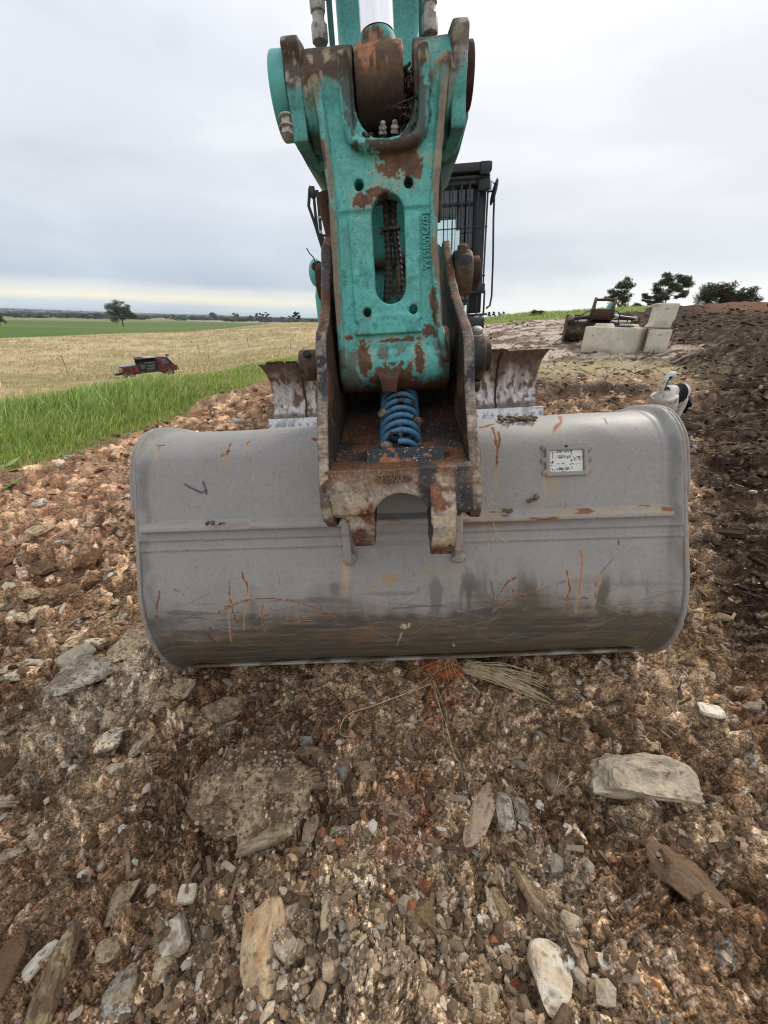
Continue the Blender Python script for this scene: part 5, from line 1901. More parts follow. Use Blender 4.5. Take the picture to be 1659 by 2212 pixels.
def ground_color(x, y, Z, tone, tw, hue, wind):
    q = np.c_[x, y]
    r = Z['r']
    n1 = fbm(q * 2.2, 4, 401)
    n2 = fbm(q * 9, 4, 402)
    n3 = fbm(q * 45, 3, 403)
    c = mixc(np.tile((.205, .132, .077), (len(x), 1)), (.082, .047, .027), ss(.40, .60, n1) * .85)
    c = mixc(c, (.29, .215, .14), ss(.5, .7, n2) * .6)
    # patches: reddish earth below the bucket and down the middle, pale crushed lime on the left
    def patch(u, v, ru, amt, col, e=1.5):
        nonlocal c
        P, t = G(u, v)
        d = np.hypot(x - P[0], (y - P[1])) / (ru / FPX * t) + (n2 - .5) * e + (n3 - .5) * .5
        c = mixc(c, col, ss(1.1, .5, d) * amt)
    patch(880, 1800, 90, .8, (.22, .095, .048))
    patch(940, 1500, 90, .6, (.17, .075, .04))
    patch(1210, 1900, 60, .5, (.19, .15, .11))
    patch(690, 1560, 110, .6, (.125, .07, .045))
    patch(640, 1620, 120, .5, (.09, .055, .037))
    patch(260, 1500, 130, .6, (.33, .26, .19))
    patch(140, 1570, 150, .4, (.30, .24, .17))
    patch(300, 1800, 110, .5, (.12, .075, .048))
    patch(120, 2000, 180, .5, (.13, .078, .05))
    patch(1100, 1540, 160, .3, (.13, .095, .065))
    patch(1500, 1700, 130, .35, (.11, .078, .052))
    patch(1400, 1450, 120, .3, (.20, .14, .10))
    patch(800, 2100, 300, .45, (.27, .215, .155))
    patch(1150, 2050, 200, .4, (.25, .195, .135))
    patch(480, 2050, 150, .35, (.26, .20, .14))
    lf = Z['left'] * ss(1.0, 2.2, y)
    c = mixc(c, mixc(np.tile((.39, .25, .16), (len(x), 1)), (.20, .115, .07), ss(.38, .6, n2)), lf * .9)
    c = mixc(c, (.19, .10, .06), lf * ss(.5, .62, n2) * .6)
    # right of the bucket up to the blocks: chips over brown
    rt = ss(1.3, 2.2, x) * ss(1.2, 2.0, y) * (1 - Z['grass'])
    c = mixc(c, (.27, .185, .125), rt * .55)
    mid = ss(3.0, 3.8, r) * ss(7.2, 6.2, r) * (Z['a'] > D2R(5)) * (1 - Z['grass'])
    c = mixc(c, (.235, .15, .095), mid * .75)
    c = mixc(c, (.085, .055, .038), mid * ss(.5, .62, n2) * .75)
    c = mixc(c, (.06, .042, .032), ss(.2, .8, wind) * .85)
    # lumps: each its own tone
    t = tone
    lum = np.where(t < .5, .48 + .8 * t, np.where(t < .85, 1.0 + (t - .5) * 1.5, 1.9 + (t - .85) * 6))[:, None]
    cc = c * lum
    cc = mixc(cc, (.42, .37, .30), ss(.93, .96, t) * .6)
    cc = mixc(cc, (.22, .125, .08), ss(.88, .93, hue) * .4)
    cc = mixc(cc, (.25, .235, .215), ss(.07, .03, hue) * .55)
    dm = (tw * (1 - Z['mulch'] * .75))[:, None]
    c = c * .56 * (1 - dm) + cc * dm  # soil between lumps painted darker to deepen the crevice shade
    # black mulch with pale fibres
    mc = mixc(np.tile((.025, .015, .010), (len(x), 1)), (.060, .038, .025), ss(.45, .68, n2))
    mc = mixc(mc, (.17, .115, .075), ss(.52, .72, fbm(q * [1.2, 2.2], 4, 412)) * .40 * ss(8, 3, r))
    fib = ss(.60, .68, fbm(np.c_[x * 6 + y * 1.5, y * 45 + x * 5], 3, 411)) * ss(25, 8, r)
    mc = mixc(mc, (.22, .165, .115), fib * .6)
    mc = mixc(mc, (.17, .085, .05), ss(17, 24, r) * ss(D2R(33), D2R(38), Z['a']) * .8)
    c = c * (1 - Z['mulch'][:, None]) + mc * Z['mulch'][:, None]
    rc = mixc(np.tile((.27, .225, .185), (len(x), 1)), (.085, .058, .04), ss(.48, .60, fbm(q * [1.5, 2.5], 4, 420)))
    c = c * (1 - Z['rub'][:, None]) + rc * Z['rub'][:, None]
    c = mixc(c, mixc(np.tile((.25, .20, .12), (len(x), 1)), (.18, .17, .07), ss(.5, .65, n1)).mean(0), np.clip(Z['strip'], 0, 1) * .85)
    # verge
    gc = mixc(np.tile((.14, .18, .04), (len(x), 1)), (.26, .235, .09), ss(.48, .68, fbm(q * .55, 4, 430)))
    gc = mixc(gc, (.10, .16, .035), ss(.45, .7, n2) * .5)
    gcr = mixc(gc, (.20, .24, .06), (Z['a'] > 0) * .6)
    c = c * (1 - Z['grass'][:, None]) + gcr * Z['grass'][:, None]
    lip = np.exp(-(((r / rbnd(ZL, Z['a'])) - .99) / .035) ** 2) * (Z['a'] < D2R(-8))
    c = mixc(c, (.15, .105, .065), lip * .7 * ss(.35, .6, n2))
    # dry field
    tn = mixc(np.tile((.44, .35, .20), (len(x), 1)), (.30, .24, .125), ss(.38, .62, fbm(q * [.10, .35], 5, 440)))
    tn = mixc(tn, (.55, .45, .28), ss(.5, .7, fbm(q * [.9, 1.6], 4, 441)) * .6)
    tn = mixc(tn, (.20, .19, .08), ss(.60, .72, fbm(q * [.03, .09], 4, 442)) * .5)
    tn = mixc(tn, (.17, .19, .06), ss(30, 25, r) * ss(.5, .6, n1) * .7)
    dirt = np.exp(-((r - 25.5) / 1.6) ** 2) * ss(D2R(-38), D2R(-43), Z['a'])
    tn = mixc(tn, (.30, .17, .10), dirt * .9)
    c = c * (1 - Z['tan'][:, None]) + tn * Z['tan'][:, None]
    gf = mixc(np.tile((.090, .150, .038), (len(x), 1)), (.13, .17, .055), ss(.4, .65, fbm(q * [.008, .02], 4, 450)))
    gf = mixc(gf, (.24, .15, .08), ss(.035, .0, np.abs(r / np.interp(Z['a'], [D2R(-60), D2R(-45), D2R(-28), D2R(-10), D2R(0)], [124, 126, 128, 155, 155]) - 1.03)) * ss(D2R(-32), D2R(-25), Z['a']) * .8)
    far = mixc(np.tile((.22, .22, .12), (len(x), 1)), (.30, .27, .17), ss(.45, .6, fbm(q * .0022, 3, 460)))
    far = mixc(far, (.13, .155, .10), ss(.5, .62, fbm(q * .0035, 3, 461)))
    far = mixc(far, (.060, .075, .062), ss(1500, 3000, r))
    k = ss(560, 690, r + (n1 - .5) * 40)[:, None]
    gf = gf * (1 - k) + far * k
    gm = Z['green'][:, None]
    c = c * (1 - gm) + gf * gm
    k = 1 + 1.02 * (1 - Z['grass'])[:, None] * (1 - Z['tan'])[:, None] * (1 - Z['mulch'] * .9)[:, None]
    c = c * k
    al = np.where(Z['grass'] + Z['tan'] > .5, .9, .72 + .2 * n2)
    return np.c_[c, al]


az = np.concatenate([np.radians(np.linspace(-180, -112, 8, endpoint=False)), np.radians(np.linspace(-112, -76, 90, endpoint=False)), np.radians(np.linspace(-76, -56, 120, endpoint=False)), np.radians(np.linspace(-56, 56, 610, endpoint=False)),
                     np.radians(np.linspace(56, 76, 120, endpoint=False)), np.radians(np.linspace(76, 112, 90, endpoint=False)), np.radians(np.linspace(112, 180, 8))])
rr = [.16]
while rr[-1] < 8:
    rr.append(rr[-1] * 1.0088)
while rr[-1] < 60:
    rr.append(rr[-1] * 1.015)
while rr[-1] < 9000:
    rr.append(rr[-1] * 1.045)
rr = np.array(rr)
AA, RRg = np.meshgrid(az, rr)
gx_, gy_ = (RRg * np.sin(AA)).ravel(), (RRg * np.cos(AA)).ravel()
Zn = zones(gx_, gy_)
hd, tone, tw, hue, wind = detail(gx_, gy_, Zn)
gz_ = th(gx_, gy_) + hd * damp(gx_, gy_)
gcol = ground_color(gx_, gy_, Zn, tone, tw, hue, wind)
na, nr = len(az), len(rr)
ii = np.arange((nr - 1) * na).reshape(nr - 1, na)[:, :-1].ravel()
gq = np.c_[ii, ii + 1, ii + na + 1, ii + na]
GV = np.c_[gx_, gy_, gz_]
GV = np.vstack([GV, [[0, 0, float(gz_[:na].mean())]]])
gcol = np.vstack([gcol, gcol[:1]])
fan = np.array([(len(GV) - 1, i + 1, i) for i in range(na - 1)])
GH = gz_.reshape(len(rr), len(az))
LRR = np.log(rr)


def gheight(x, y):
    """height of the finished ground sheet"""
    x = np.asarray(x, float)
    y = np.asarray(y, float)
    a_ = np.arctan2(x, y)
    l_ = np.log(np.maximum(np.hypot(x, y), rr[0] * 1.001))
    i_ = np.clip(np.searchsorted(az, a_, side='right') - 1, 0, len(az) - 2)
    j_ = np.clip(np.searchsorted(LRR, l_, side='right') - 1, 0, len(rr) - 2)
    fa = (a_ - az[i_]) / (az[i_ + 1] - az[i_])
    fr = np.clip((l_ - LRR[j_]) / (LRR[j_ + 1] - LRR[j_]), 0, 1)
    return (GH[j_, i_] * (1 - fa) + GH[j_, i_ + 1] * fa) * (1 - fr) + (GH[j_ + 1, i_] * (1 - fa) + GH[j_ + 1, i_ + 1] * fa) * fr


M_ground, nt, bs = newmat('earth')
at = nd(nt, 'ShaderNodeAttribute', attribute_name='Col')
tcg = nd(nt, 'ShaderNodeTexCoord').outputs['Object']
prev = at.outputs['Color']
hts = []
for sc_, am, wgt in ((230, .55, .5), (85, .38, 1.0)):
    vo = nd(nt, 'ShaderNodeTexVoronoi')
    vo.inputs['Scale'].default_value = sc_
    wob_ = nd(nt, 'ShaderNodeVectorMath', operation='ADD')
    nn_ = nd(nt, 'ShaderNodeTexNoise')
    nn_.inputs['Scale'].default_value = sc_ * .6
    nn_.inputs['Detail'].default_value = 2
    nt.links.new(tcg, nn_.inputs['Vector'])
    sv_ = nd(nt, 'ShaderNodeVectorMath', operation='SCALE')
    sv_.inputs['Scale'].default_value = 1.2 / sc_
    nt.links.new(nn_.outputs['Color'], sv_.inputs[0])
    nt.links.new(tcg, wob_.inputs[0])
    nt.links.new(sv_.outputs[0], wob_.inputs[1])
    nt.links.new(wob_.outputs[0], vo.inputs['Vector'])
    sp_ = nd(nt, 'ShaderNodeSeparateColor')
    nt.links.new(vo.outputs['Color'], sp_.inputs[0])
    mr_ = remap(nt, sp_.outputs[0], 0, 1, 1 - am, 1 + am)
    mx_ = nd(nt, 'ShaderNodeVectorMath', operation='SCALE')
    nt.links.new(prev, mx_.inputs[0])
    nt.links.new(mr_, mx_.inputs['Scale'])
    prev = mx_.outputs[0]
    dd_m = nd(nt, 'ShaderNodeMath', operation='MULTIPLY')
    nt.links.new(vo.outputs['Distance'], dd_m.inputs[0])
    dd_m.inputs[1].default_value = -wgt
    hts.append(dd_m.outputs[0])
nt.links.new(prev, bs.inputs['Base Color'])
ad = nd(nt, 'ShaderNodeMath', operation='ADD')
nt.links.new(hts[0], ad.inputs[0])
nt.links.new(hts[1], ad.inputs[1])
ad2 = nd(nt, 'ShaderNodeMath', operation='ADD')
nt.links.new(ad.outputs[0], ad2.inputs[0])
nt.links.new(noise(nt, 60, 6, .65), ad2.inputs[1])
bmp = nd(nt, 'ShaderNodeBump')
bmp.inputs['Strength'].default_value = .85
bmp.inputs['Distance'].default_value = .009
nt.links.new(ad2.outputs[0], bmp.inputs['Height'])
nt.links.new(bmp.outputs[0], bs.inputs['Normal'])
bs.inputs['Roughness'].default_value = .85
bs.inputs['Specular IOR Level'].default_value = .05
gnd = link('ground', npmesh('ground', GV, [gq, fan[:, ::1]], gcol), M_ground)
tag(gnd, kind='structure')
nrm = np.empty(3)
if gnd.data.polygons[len(gq) // 2].normal.z < 0:
    gnd.data.flip_normals()

# ------------------------------------------------------------------ stones
_ico = {}


def ico(sub):
    if sub not in _ico:
        bm = bmesh.new()
        bmesh.ops.create_icosphere(bm, subdivisions=sub, radius=1)
        V = np.array([v.co[:] for v in bm.verts])
        Fc = np.array([[v.index for v in f.verts] for f in bm.faces])
        bm.free()
        _ico[sub] = (V, Fc)
    return _ico[sub]


def rock_shape(seed, sub=3, sx=1, sy=1, sz=1, cuts=9, rough=.10, blocky=.5):
    """angular stone: a sphere hacked by random planes, then roughened"""
    rs = np.random.RandomState(seed)
    V, Fc = ico(sub)
    V = V.copy()
    p = 1.0 - blocky * .55
    V = np.sign(V) * np.abs(V) ** p
    for k in range(cuts):
        n = rs.normal(size=3)
        n /= np.linalg.norm(n)
        d = rs.uniform(.52, .86)
        t = V @ n - d
        V = V - np.outer(np.maximum(t, 0), n)
    V = V + V / np.linalg.norm(V, axis=1)[:, None] * ((fbm(V * 2.1 + seed, 4, seed % 97) - .5) * rough * 2)[:, None]
    if sub >= 4:
        V = V + V / np.linalg.norm(V, axis=1)[:, None] * ((fbm(V * 9 + seed, 4, seed % 89) - .5) * rough * .8)[:, None]
    V = (V - (V.max(0) + V.min(0)) / 2) / (np.ptp(V, axis=0) / 2)
    return V * [sx, sy, sz], Fc


def rock_paint(V, seed, col, col2=None, mud=.5, mudcol=(.17, .115, .078), topmud=0):
    n = len(V)
    sc = 1.0 / max(np.ptp(V, axis=0).max(), 1e-3)
    f = fbm(V * sc * 5 + seed, 5, 3)
    g = fbm(V * sc * 14 + seed, 4, 4)
    h = fbm(V * sc * 32 + seed, 3, 5)
    c = np.tile(np.array(col) * [1.22, 1.14, 1.0], (n, 1)) * (.62 + .76 * g)[:, None]
    if col2 is not None:
        c = mixc(c, col2, ss(.45, .6, f))
    c = mixc(c, np.array(mudcol), ss(1 - mud * .62 - .10, 1 - mud * .62 + .04, f * .6 + g * .4 + .06))
    c = mixc(c, (.06, .04, .03), ss(.66, .72, h) * .7)
    if topmud:
        c = mixc(c, np.array((.20, .135, .09)) * (.7 + .6 * g)[:, None], ss(.25, .6, V[:, 2] / V[:, 2].max() + (f - .5) * 1.6 + .15) * topmud)
    low = ss(-.1, -.6, V[:, 2] / max(np.ptp(V[:, 2]) / 2, 1e-4))
    c = mixc(c, np.array(mudcol) * .8, low * .6)
    return np.c_[c, np.full(n, .85)]


M_stone = vmat('stone', .88, 0, .30, 150, 1.0, 80, .010, .07, coarse=.15, cscale=25, chip=(.17, .11, .068, .535, .8), chs=62)
M_clean = vmat('broken_stone', .85, 0, .16, 150, .9, 70, .008, .08, coarse=.10, cscale=25, chip=(.22, .15, .095, .60, .6), chs=55)
WHITE, CREAM, TANR, PINK, GRYR, BRN = (.66, .60, .50), (.52, .44, .31), (.43, .335, .22), (.45, .33, .245), (.38, .345, .29), (.28, .20, .14)


def rock(u0, u1, v0, v1, label, col=TANR, col2=None, rot=0, thick=.5, mud=.45, sink=.30, blocky=.5, seed=None, aspect=None, name='rock', cat='rock', tilt=(0, 0), rough=.10, sub=4, cuts=9, topmud=0, clean=False):
    """a single stone covering the given patch of the sheet, set on the ground there"""
    u, v = (u0 + u1) / 2, (v0 + v1) / 2
    if u1 - u0 < 48 and sub == 4:
        sub = 3
    P, t = G(u, v)
    P[2] = gheight([P[0]], [P[1]])[0]
    t = (P - CP) @ F
    w = (u1 - u0) / FPX * t / 2
    d = ray(u, v)
    dep = math.atan2(-d[2], math.hypot(d[0], d[1]))
    hh = (v1 - v0) / FPX * t / 2
    hz0 = thick * min(w, hh)
    ly = max((hh - hz0 * math.cos(dep) * .6) / math.sin(dep), hh * .6)
    seed = seed if seed is not None else int(u * 7 + v * 13)
    if aspect:                       # elongated along rot: lengths given as half-length, half-width factors
        L = math.hypot(w, ly) * aspect[0]
        Wd = L * aspect[1]
        V, Fc = rock_shape(seed, sub, L, Wd, thick * Wd, cuts, rough, blocky)
    else:
        V, Fc = rock_shape(seed, sub, w, ly, hz0, cuts, rough, blocky)
    e = Euler((D2R(tilt[0]), D2R(tilt[1]), D2R(rot))).to_matrix()
    if clean:
        grey_ = float(np.mean(col))
        col = tuple(.84 * (.72 * c_ + .28 * grey_) for c_ in col)
        mud = mud + .16
    c = rock_paint(V, seed, col, col2, mud, topmud=topmud)
    V = V @ np.array(e).T
    me = npmesh(name, V, [Fc], c, smooth=False)
    me.polygons.foreach_set('use_smooth', np.ones(len(me.polygons), bool))
    o = link(name, me, M_clean if clean else M_stone)
    zmin = V[:, 2].min()
    o.location = (P[0], P[1], P[2] - zmin * (1 - sink) - 0.0)
    ang = o.modifiers.new('edges', 'EDGE_SPLIT')
    ang.split_angle = D2R(20)
    return tag(o, label, cat)


rock(250, 332, 1380, 1450, 'broad tan limestone slab wedged against the bucket\'s lower left corner', CREAM, TANR, 20, .35, .35)
rock(152, 214, 1392, 1424, 'flat tan stone resting on top of the grey wedge-shaped slab', CREAM, (.22, .14, .10), 10, .4, .4)
rock(148, 206, 1420, 1470, 'smooth grey wedge-shaped slab with a straight edge at the left of the bucket', (.42, .385, .33), None, -20, .5, .06, blocky=.9, sink=.1, clean=True)
rock(2, 100, 1428, 1456, 'long low pale stone at the left edge, level with the bucket\'s bottom', (.36, .34, .31), None, 6, .35, .3, blocky=.8)
rock(12, 80, 1450, 1475, 'narrow pale shard lying below the long low pale stone', (.42, .39, .34), None, 14, .4, .3)
rock(190, 235, 1400, 1425, 'white chip stone tucked between the tan slabs left of the bucket', WHITE, None, 20, .5, .2)
rock(130, 250, 1447, 1520, 'crumbly whitish lime lump spread below the grey wedge-shaped slab', (.46, .44, .41), (.30, .24, .18), 30, .30, .35, rough=.25, sink=.55)
rock(376, 424, 1495, 1537, 'pinkish four-sided slab piece, upper of the broken pair below the bucket', (.37, .30, .23), None, -8, .35, .45, blocky=1.0, cuts=3)
rock(337, 390, 1527, 1565, 'pinkish four-sided slab piece, lower of the broken pair below the bucket', (.36, .28, .22), None, -20, .35, .45, blocky=1.0, cuts=3)
rock(437, 525, 1515, 1567, 'rounded tan boulder half sunk in soil below the bucket\'s left half', (.29, .25, .18), (.23, .16, .10), 8, .45, .35, blocky=.1, sink=.45)
rock(222, 267, 1540, 1590, 'pale mottled stone standing among clods left of the four-sided slabs', (.40, .33, .26), None, 15, .6, .35)
rock(216, 275, 1605, 1655, 'white brick-like stone speckled with dark pits', WHITE, (.36, .31, .27), 22, .45, .30, blocky=.9, cuts=4)
rock(290, 325, 1600, 1655, 'upright narrow cream stone right of the pitted white one', (.42, .35, .27), None, -20, .5, .4)
rock(152, 173, 1659, 1673, 'small bright white chip left of the narrow cream stones', (.66, .65, .66), None, 20, .5, .1)
rock(240, 283, 1662, 1694, 'pale oblong stone slanting below the pitted white stone', (.43, .38, .31), None, 30, .5, .35)
rock(265, 287, 1800, 1821, 'small rounded bluish white stone alone in the dark soil', (.50, .52, .56), None, 10, .7, .1, blocky=0)
rock(15, 62, 1848, 1876, 'half-round cream stone near the left edge of the clods', (.40, .35, .27), (.28, .22, .16), 10, .6, .3)
big = rock(440, 690, 1660, 1862, 'large boulder caked in brown soil with gravel all over its top', (.36, .29, .21), (.20, .14, .095), 12, .42, .55, rough=.34, sink=.95, blocky=.3, sub=5)
M_crumb = vmat('crumbs', .9, 0, .3, 160, .6, 200, .003, .06)
Vb = np.empty(len(big.data.vertices) * 3, np.float32)
big.data.vertices.foreach_get('co', Vb)
Vb = Vb.reshape(-1, 3)
Nb = np.empty(len(big.data.vertices) * 3, np.float32)
big.data.vertices.foreach_get('normal', Nb)
Nb = Nb.reshape(-1, 3)
up_ = np.where((Nb[:, 2] > .35) & (Vb[:, 2] > -.01))[0]
up_ = NR.choice(up_, 1300)
V0, F0 = ico(1)
sz_ = (.0016 + .006 * NR.rand(len(up_)) ** 4)
CVb = V0[None] * (sz_[:, None] * NR.uniform(.7, 1.3, (len(up_), 3)))[:, None, :] * NR.uniform(.8, 1.2, (len(up_), len(V0), 1)) + (Vb[up_] + NR.uniform(-.004, .004, (len(up_), 3)))[:, None, :]
ccb = np.array([(.34, .26, .18), (.20, .135, .09), (.13, .085, .055), (.46, .40, .31)])[NR.choice(4, len(up_), p=[.3, .4, .22, .08])] * NR.uniform(.7, 1.3, (len(up_), 1))
cr_ = link('soil_crumbs', npmesh('soil_crumbs', CVb.reshape(-1, 3), [(F0[None] + (np.arange(len(up_)) * len(V0))[:, None, None]).reshape(-1, 3)], np.repeat(np.c_[ccb, np.full(len(up_), .9)], len(V0), axis=0), smooth=False), M_crumb, big)
tag(cr_, kind='stuff')
rock(520, 640, 1800, 1872, 'bare cream flank stone at the foot of the soil-caked boulder', (.56, .47, .32), (.44, .35, .22), 8, .7, .05, clean=True, blocky=.5, rough=.14)
rock(635, 700, 1640, 1680, 'brown rounded stone at the upper right of the soil-caked boulder', (.23, .17, .12), None, 0, .6, .5, blocky=.1)
rock(650, 681, 1612, 1640, 'small bluish grey faceted stone just above the soil-caked boulder', (.24, .25, .26), None, 10, .7, .15)
rock(725, 763, 1677, 1718, 'pyramid-shaped stone, grey above and rusty below, beside the splintered timber', (.24, .24, .24), (.24, .15, .10), -10, .8, .3)
rock(759, 776, 1712, 1752, 'small upright white stone peg between brown stones', (.55, .54, .56), None, 85, .6, .15, aspect=(.9, .35), sub=3)
rock(775, 812, 1680, 1722, 'tan knobbly stone right of the small white peg', (.27, .21, .14), None, 20, .7, .4)
rock(660, 692, 1800, 1864, 'tall oval grey-brown stone right of the cream flank stone', (.25, .21, .17), None, 0, .5, .4, blocky=.1)
rock(722, 755, 1788, 1840, 'brown oval stone standing in soft red soil', (.22, .16, .12), None, -12, .6, .5, blocky=.2)
rock(386, 427, 1919, 1955, 'white squarish block with a chipped right corner', (.70, .66, .55), None, 4, .8, .08, blocky=1.0, cuts=3, sink=.1, clean=True)
rock(245, 297, 1918, 1998, 'flat tan stone tilted on edge left of the white squarish block', (.33, .27, .20), None, -25, .4, .4)
rock(530, 622, 1980, 2140, 'biggest loose tan rock with a split orange face at the bottom centre', (.56, .42, .25), (.44, .28, .15), 12, .80, .05, blocky=.55, sink=.05, cuts=8, clean=True)
rock(588, 682, 1953, 2012, 'curved cream rock leaning behind the biggest tan rock', (.56, .47, .34), None, 22, .6, .1, aspect=(.95, .38), sink=.05, clean=True)
rock(604, 648, 2042, 2102, 'grey splintered stone leaning on the biggest tan rock', (.34, .31, .26), None, 60, .5, .3, sink=.1)
rock(702, 724, 1940, 2030, 'narrow pale finger of stone standing right of the cream rock', (.38, .33, .25), None, 88, .6, .35, aspect=(1.0, .25), sub=3)
rock(350, 416, 1997, 2068, 'whitish angular lump beneath the white squarish block', (.60, .56, .50), (.36, .29, .22), 18, .7, .2, clean=True)
rock(80, 117, 2067, 2150, 'clean bright white flake near the lower left corner', (.74, .72, .68), None, 65, .5, .02, clean=True, aspect=(.92, .32), sub=3, sink=.1)
rock(112, 178, 2057, 2215, 'long olive-tan boulder reaching up from the bottom edge', (.34, .29, .18), (.22, .15, .10), 4, .5, .45, rough=.16)
rock(0, 70, 2080, 2190, 'dark brown slab filling the lower left corner', (.15, .095, .065), None, 10, .3, .5)
rock(698, 736, 2072, 2128, 'pink-tan three-cornered stone right of the biggest tan rock', (.55, .40, .28), None, 0, .7, .05, clean=True)
rock(236, 302, 2115, 2198, 'pale angular stone with a white patch near the bottom edge', (.36, .31, .24), (.48, .46, .42), 30, .55, .4)
rock(255, 292, 2192, 2216, 'white stone cut off by the bottom edge', (.56, .56, .54), None, 0, .5, .15)
rock(234, 282, 2060, 2104, 'mottled tan stone left of the whitish angular lump', (.34, .27, .20), None, 15, .6, .4)
rock(340, 378, 2060, 2120, 'cream-faced stone below the whitish angular lump', (.44, .38, .28), None, 10, .55, .3)
rock(996, 1075, 1707, 1840, 'long pinkish slab slanting down left of the cracked block', (.54, .39, .29), (.46, .33, .25), 58, .35, .15, clean=True, aspect=(.90, .33), blocky=.7)
rock(1068, 1104, 1737, 1810, 'left half of the cracked pale grey block', (.46, .44, .40), (.32, .28, .23), -6, .6, .2, blocky=1.0, cuts=3)
rock(1107, 1142, 1740, 1808, 'right half of the cracked pale grey block', (.45, .43, .39), (.31, .27, .22), -6, .6, .2, blocky=1.0, cuts=3)
rock(1154, 1173, 1729, 1752, 'small round white stone right of the cracked block', (.60, .59, .58), None, 0, .8, .1, blocky=0)
rock(1082, 1104, 1713, 1735, 'small pink-brown wedge resting above the cracked block', (.30, .22, .17), None, 0, .6, .2)
rock(1174, 1218, 1662, 1718, 'brown three-sided stone beside the little dry sprig', (.25, .19, .15), None, 14, .7, .35)
rock(1265, 1473, 1655, 1760, 'largest pale block with brown smeared top and white broken front', (.80, .73, .60), None, -3, 1.0, .12, clean=True, blocky=.8, cuts=6, rough=.20, sink=.08, topmud=.55, tilt=(22, 0), sub=5, seed=5)
rock(1502, 1551, 1537, 1563, 'flat white tile-like stone alone on the dark soil at right', (.76, .74, .68), None, -14, .5, .02, clean=True, blocky=1.0, cuts=2)
rock(1214, 1229, 1795, 1823, 'small white pebble below the largest pale block', (.58, .57, .55), None, 60, .6, .1)
rock(1140, 1226, 2067, 2188, 'tall pinkish cream block with a pale rim near the bottom right', (.53, .43, .32), (.64, .59, .50), -8, .6, .12, blocky=.9, cuts=5, sink=.1, clean=True)
rock(1122, 1182, 1890, 2013, 'long ridged tan stone pointing down right of the centre', (.30, .235, .165), None, -62, .6, .45, aspect=(.92, .30))
rock(1069, 1101, 1925, 1989, 'smooth tan oval stone left of the long ridged one', (.32, .26, .17), None, -60, .6, .3, blocky=.1, aspect=(.95, .45))
rock(1051, 1068, 1925, 1988, 'slim cream stone beside the smooth tan oval one', (.43, .38, .31), None, -80, .6, .2, aspect=(.9, .3), sub=3)
rock(880, 940, 1952, 2008, 'dark olive-brown lump of stone at the lower centre', (.20, .15, .09), None, 8, .6, .4, blocky=.3)
rock(1080, 1118, 1984, 2024, 'cream and rust two-coloured stone chip', (.44, .40, .33), (.28, .13, .08), -20, .5, .1)
rock(1200, 1240, 1990, 2030, 'squat pale stone right of the long ridged one', (.38, .33, .27), None, 10, .7, .3)
rock(1400, 1540, 1857, 2030, 'large brown slab half buried in cloddy earth at right', (.17, .115, .08), (.22, .17, .13), -50, .35, .65, rough=.16, sink=.5, blocky=.6, aspect=(.78, .5))
rock(1018, 1076, 2140, 2216, 'pale flat slab running off the bottom edge right of centre', (.40, .34, .27), None, -12, .3, .4, blocky=.8)
rock(902, 938, 2160, 2206, 'tan cornered stone near the bottom edge at the centre', (.36, .29, .21), None, 10, .6, .25)
rock(1103, 1131, 2110, 2138, 'dark red brick-coloured fragment beside the tall cream block', (.17, .065, .045), None, 15, .5, .25)
rock(902, 931, 1906, 1936, 'rounded rust-red stone in the reddish soil at centre', (.27, .12, .065), None, 0, .8, .2, blocky=.2)
rock(1212, 1236, 2025, 2078, 'leaning brown-pink shard right of the long ridged stone', (.34, .26, .20), None, -75, .6, .25, aspect=(.9, .4), sub=3)
rock(1090, 1122, 2160, 2195, 'cube-like tan stone left of the tall cream block\'s foot', (.33, .26, .19), None, 5, .8, .3, blocky=.9)
rock(84, 107, 1103, 1122, 'white grey cornered stone on the red soil below the grass', (.52, .50, .50), None, 8, .9, .1, sub=3)
rock(74, 114, 1150, 1177, 'cream boulder at the left among small orange stones', (.45, .37, .27), None, -10, .5, .3, blocky=.7, sub=3)
rock(22, 58, 1178, 1196, 'oval tan flat stone near the left edge below the verge', (.36, .29, .21), None, 6, .5, .3, blocky=.1, sub=3)
rock(120, 153, 1173, 1186, 'low white slab stone on the red soil left of the bucket', (.55, .53, .50), None, 6, .4, .15, sub=3)
rock(55, 104, 1295, 1322, 'tan boulder with a rough top at the left of the bucket', (.38, .30, .22), None, 4, .6, .35, sub=3)
rock(75, 108, 1325, 1350, 'slanting cream oblong stone below the rough-topped tan boulder', (.47, .39, .29), None, 32, .5, .2, sub=3)
rock(44, 78, 1332, 1362, 'broad tan stone left of the slanting cream one', (.38, .31, .23), None, 30, .5, .3, sub=3)
rock(0, 20, 1322, 1348, 'pale rounded stone cut by the left edge of the view', (.44, .38, .31), None, 0, .6, .2, blocky=.2, sub=3)
rock(122, 138, 1308, 1320, 'small white cube-shaped stone on red soil', (.50, .46, .40), None, 10, .9, .1, blocky=1, sub=3)
rock(275, 291, 1082, 1100, 'white stone touching the bucket\'s left side plate', (.55, .54, .52), None, 10, .8, .1, sub=3)
for (a, b, c_, d_, t_) in ((168, 224, 1200, 1249, 'largest brown clod of crumbly earth left of the bucket'), (79, 128, 1229, 1271, 'brown crumbly clod left of the largest clod'), (134, 184, 1270, 1314, 'brown crumbly clod below the largest clod'),
                           (190, 232, 1245, 1282, 'brown clod with a pale cap close to the bucket'), (20, 56, 1236, 1262, 'small brown clod near the left edge')):
    rock(a, b, c_, d_, t_, (.21, .13, .082), (.15, .088, .055), 0, .7, .4, rough=.35, blocky=.1, name='earth_clod', cat='clod')
rock(915, 1000, 1436, 1484, 'orange-red root-bound clod hanging under the bucket\'s edge', (.30, .105, .05), (.22, .075, .04), 0, .7, .15, rough=.35, blocky=.1, name='red_clod', cat='clod')
print('rocks done')

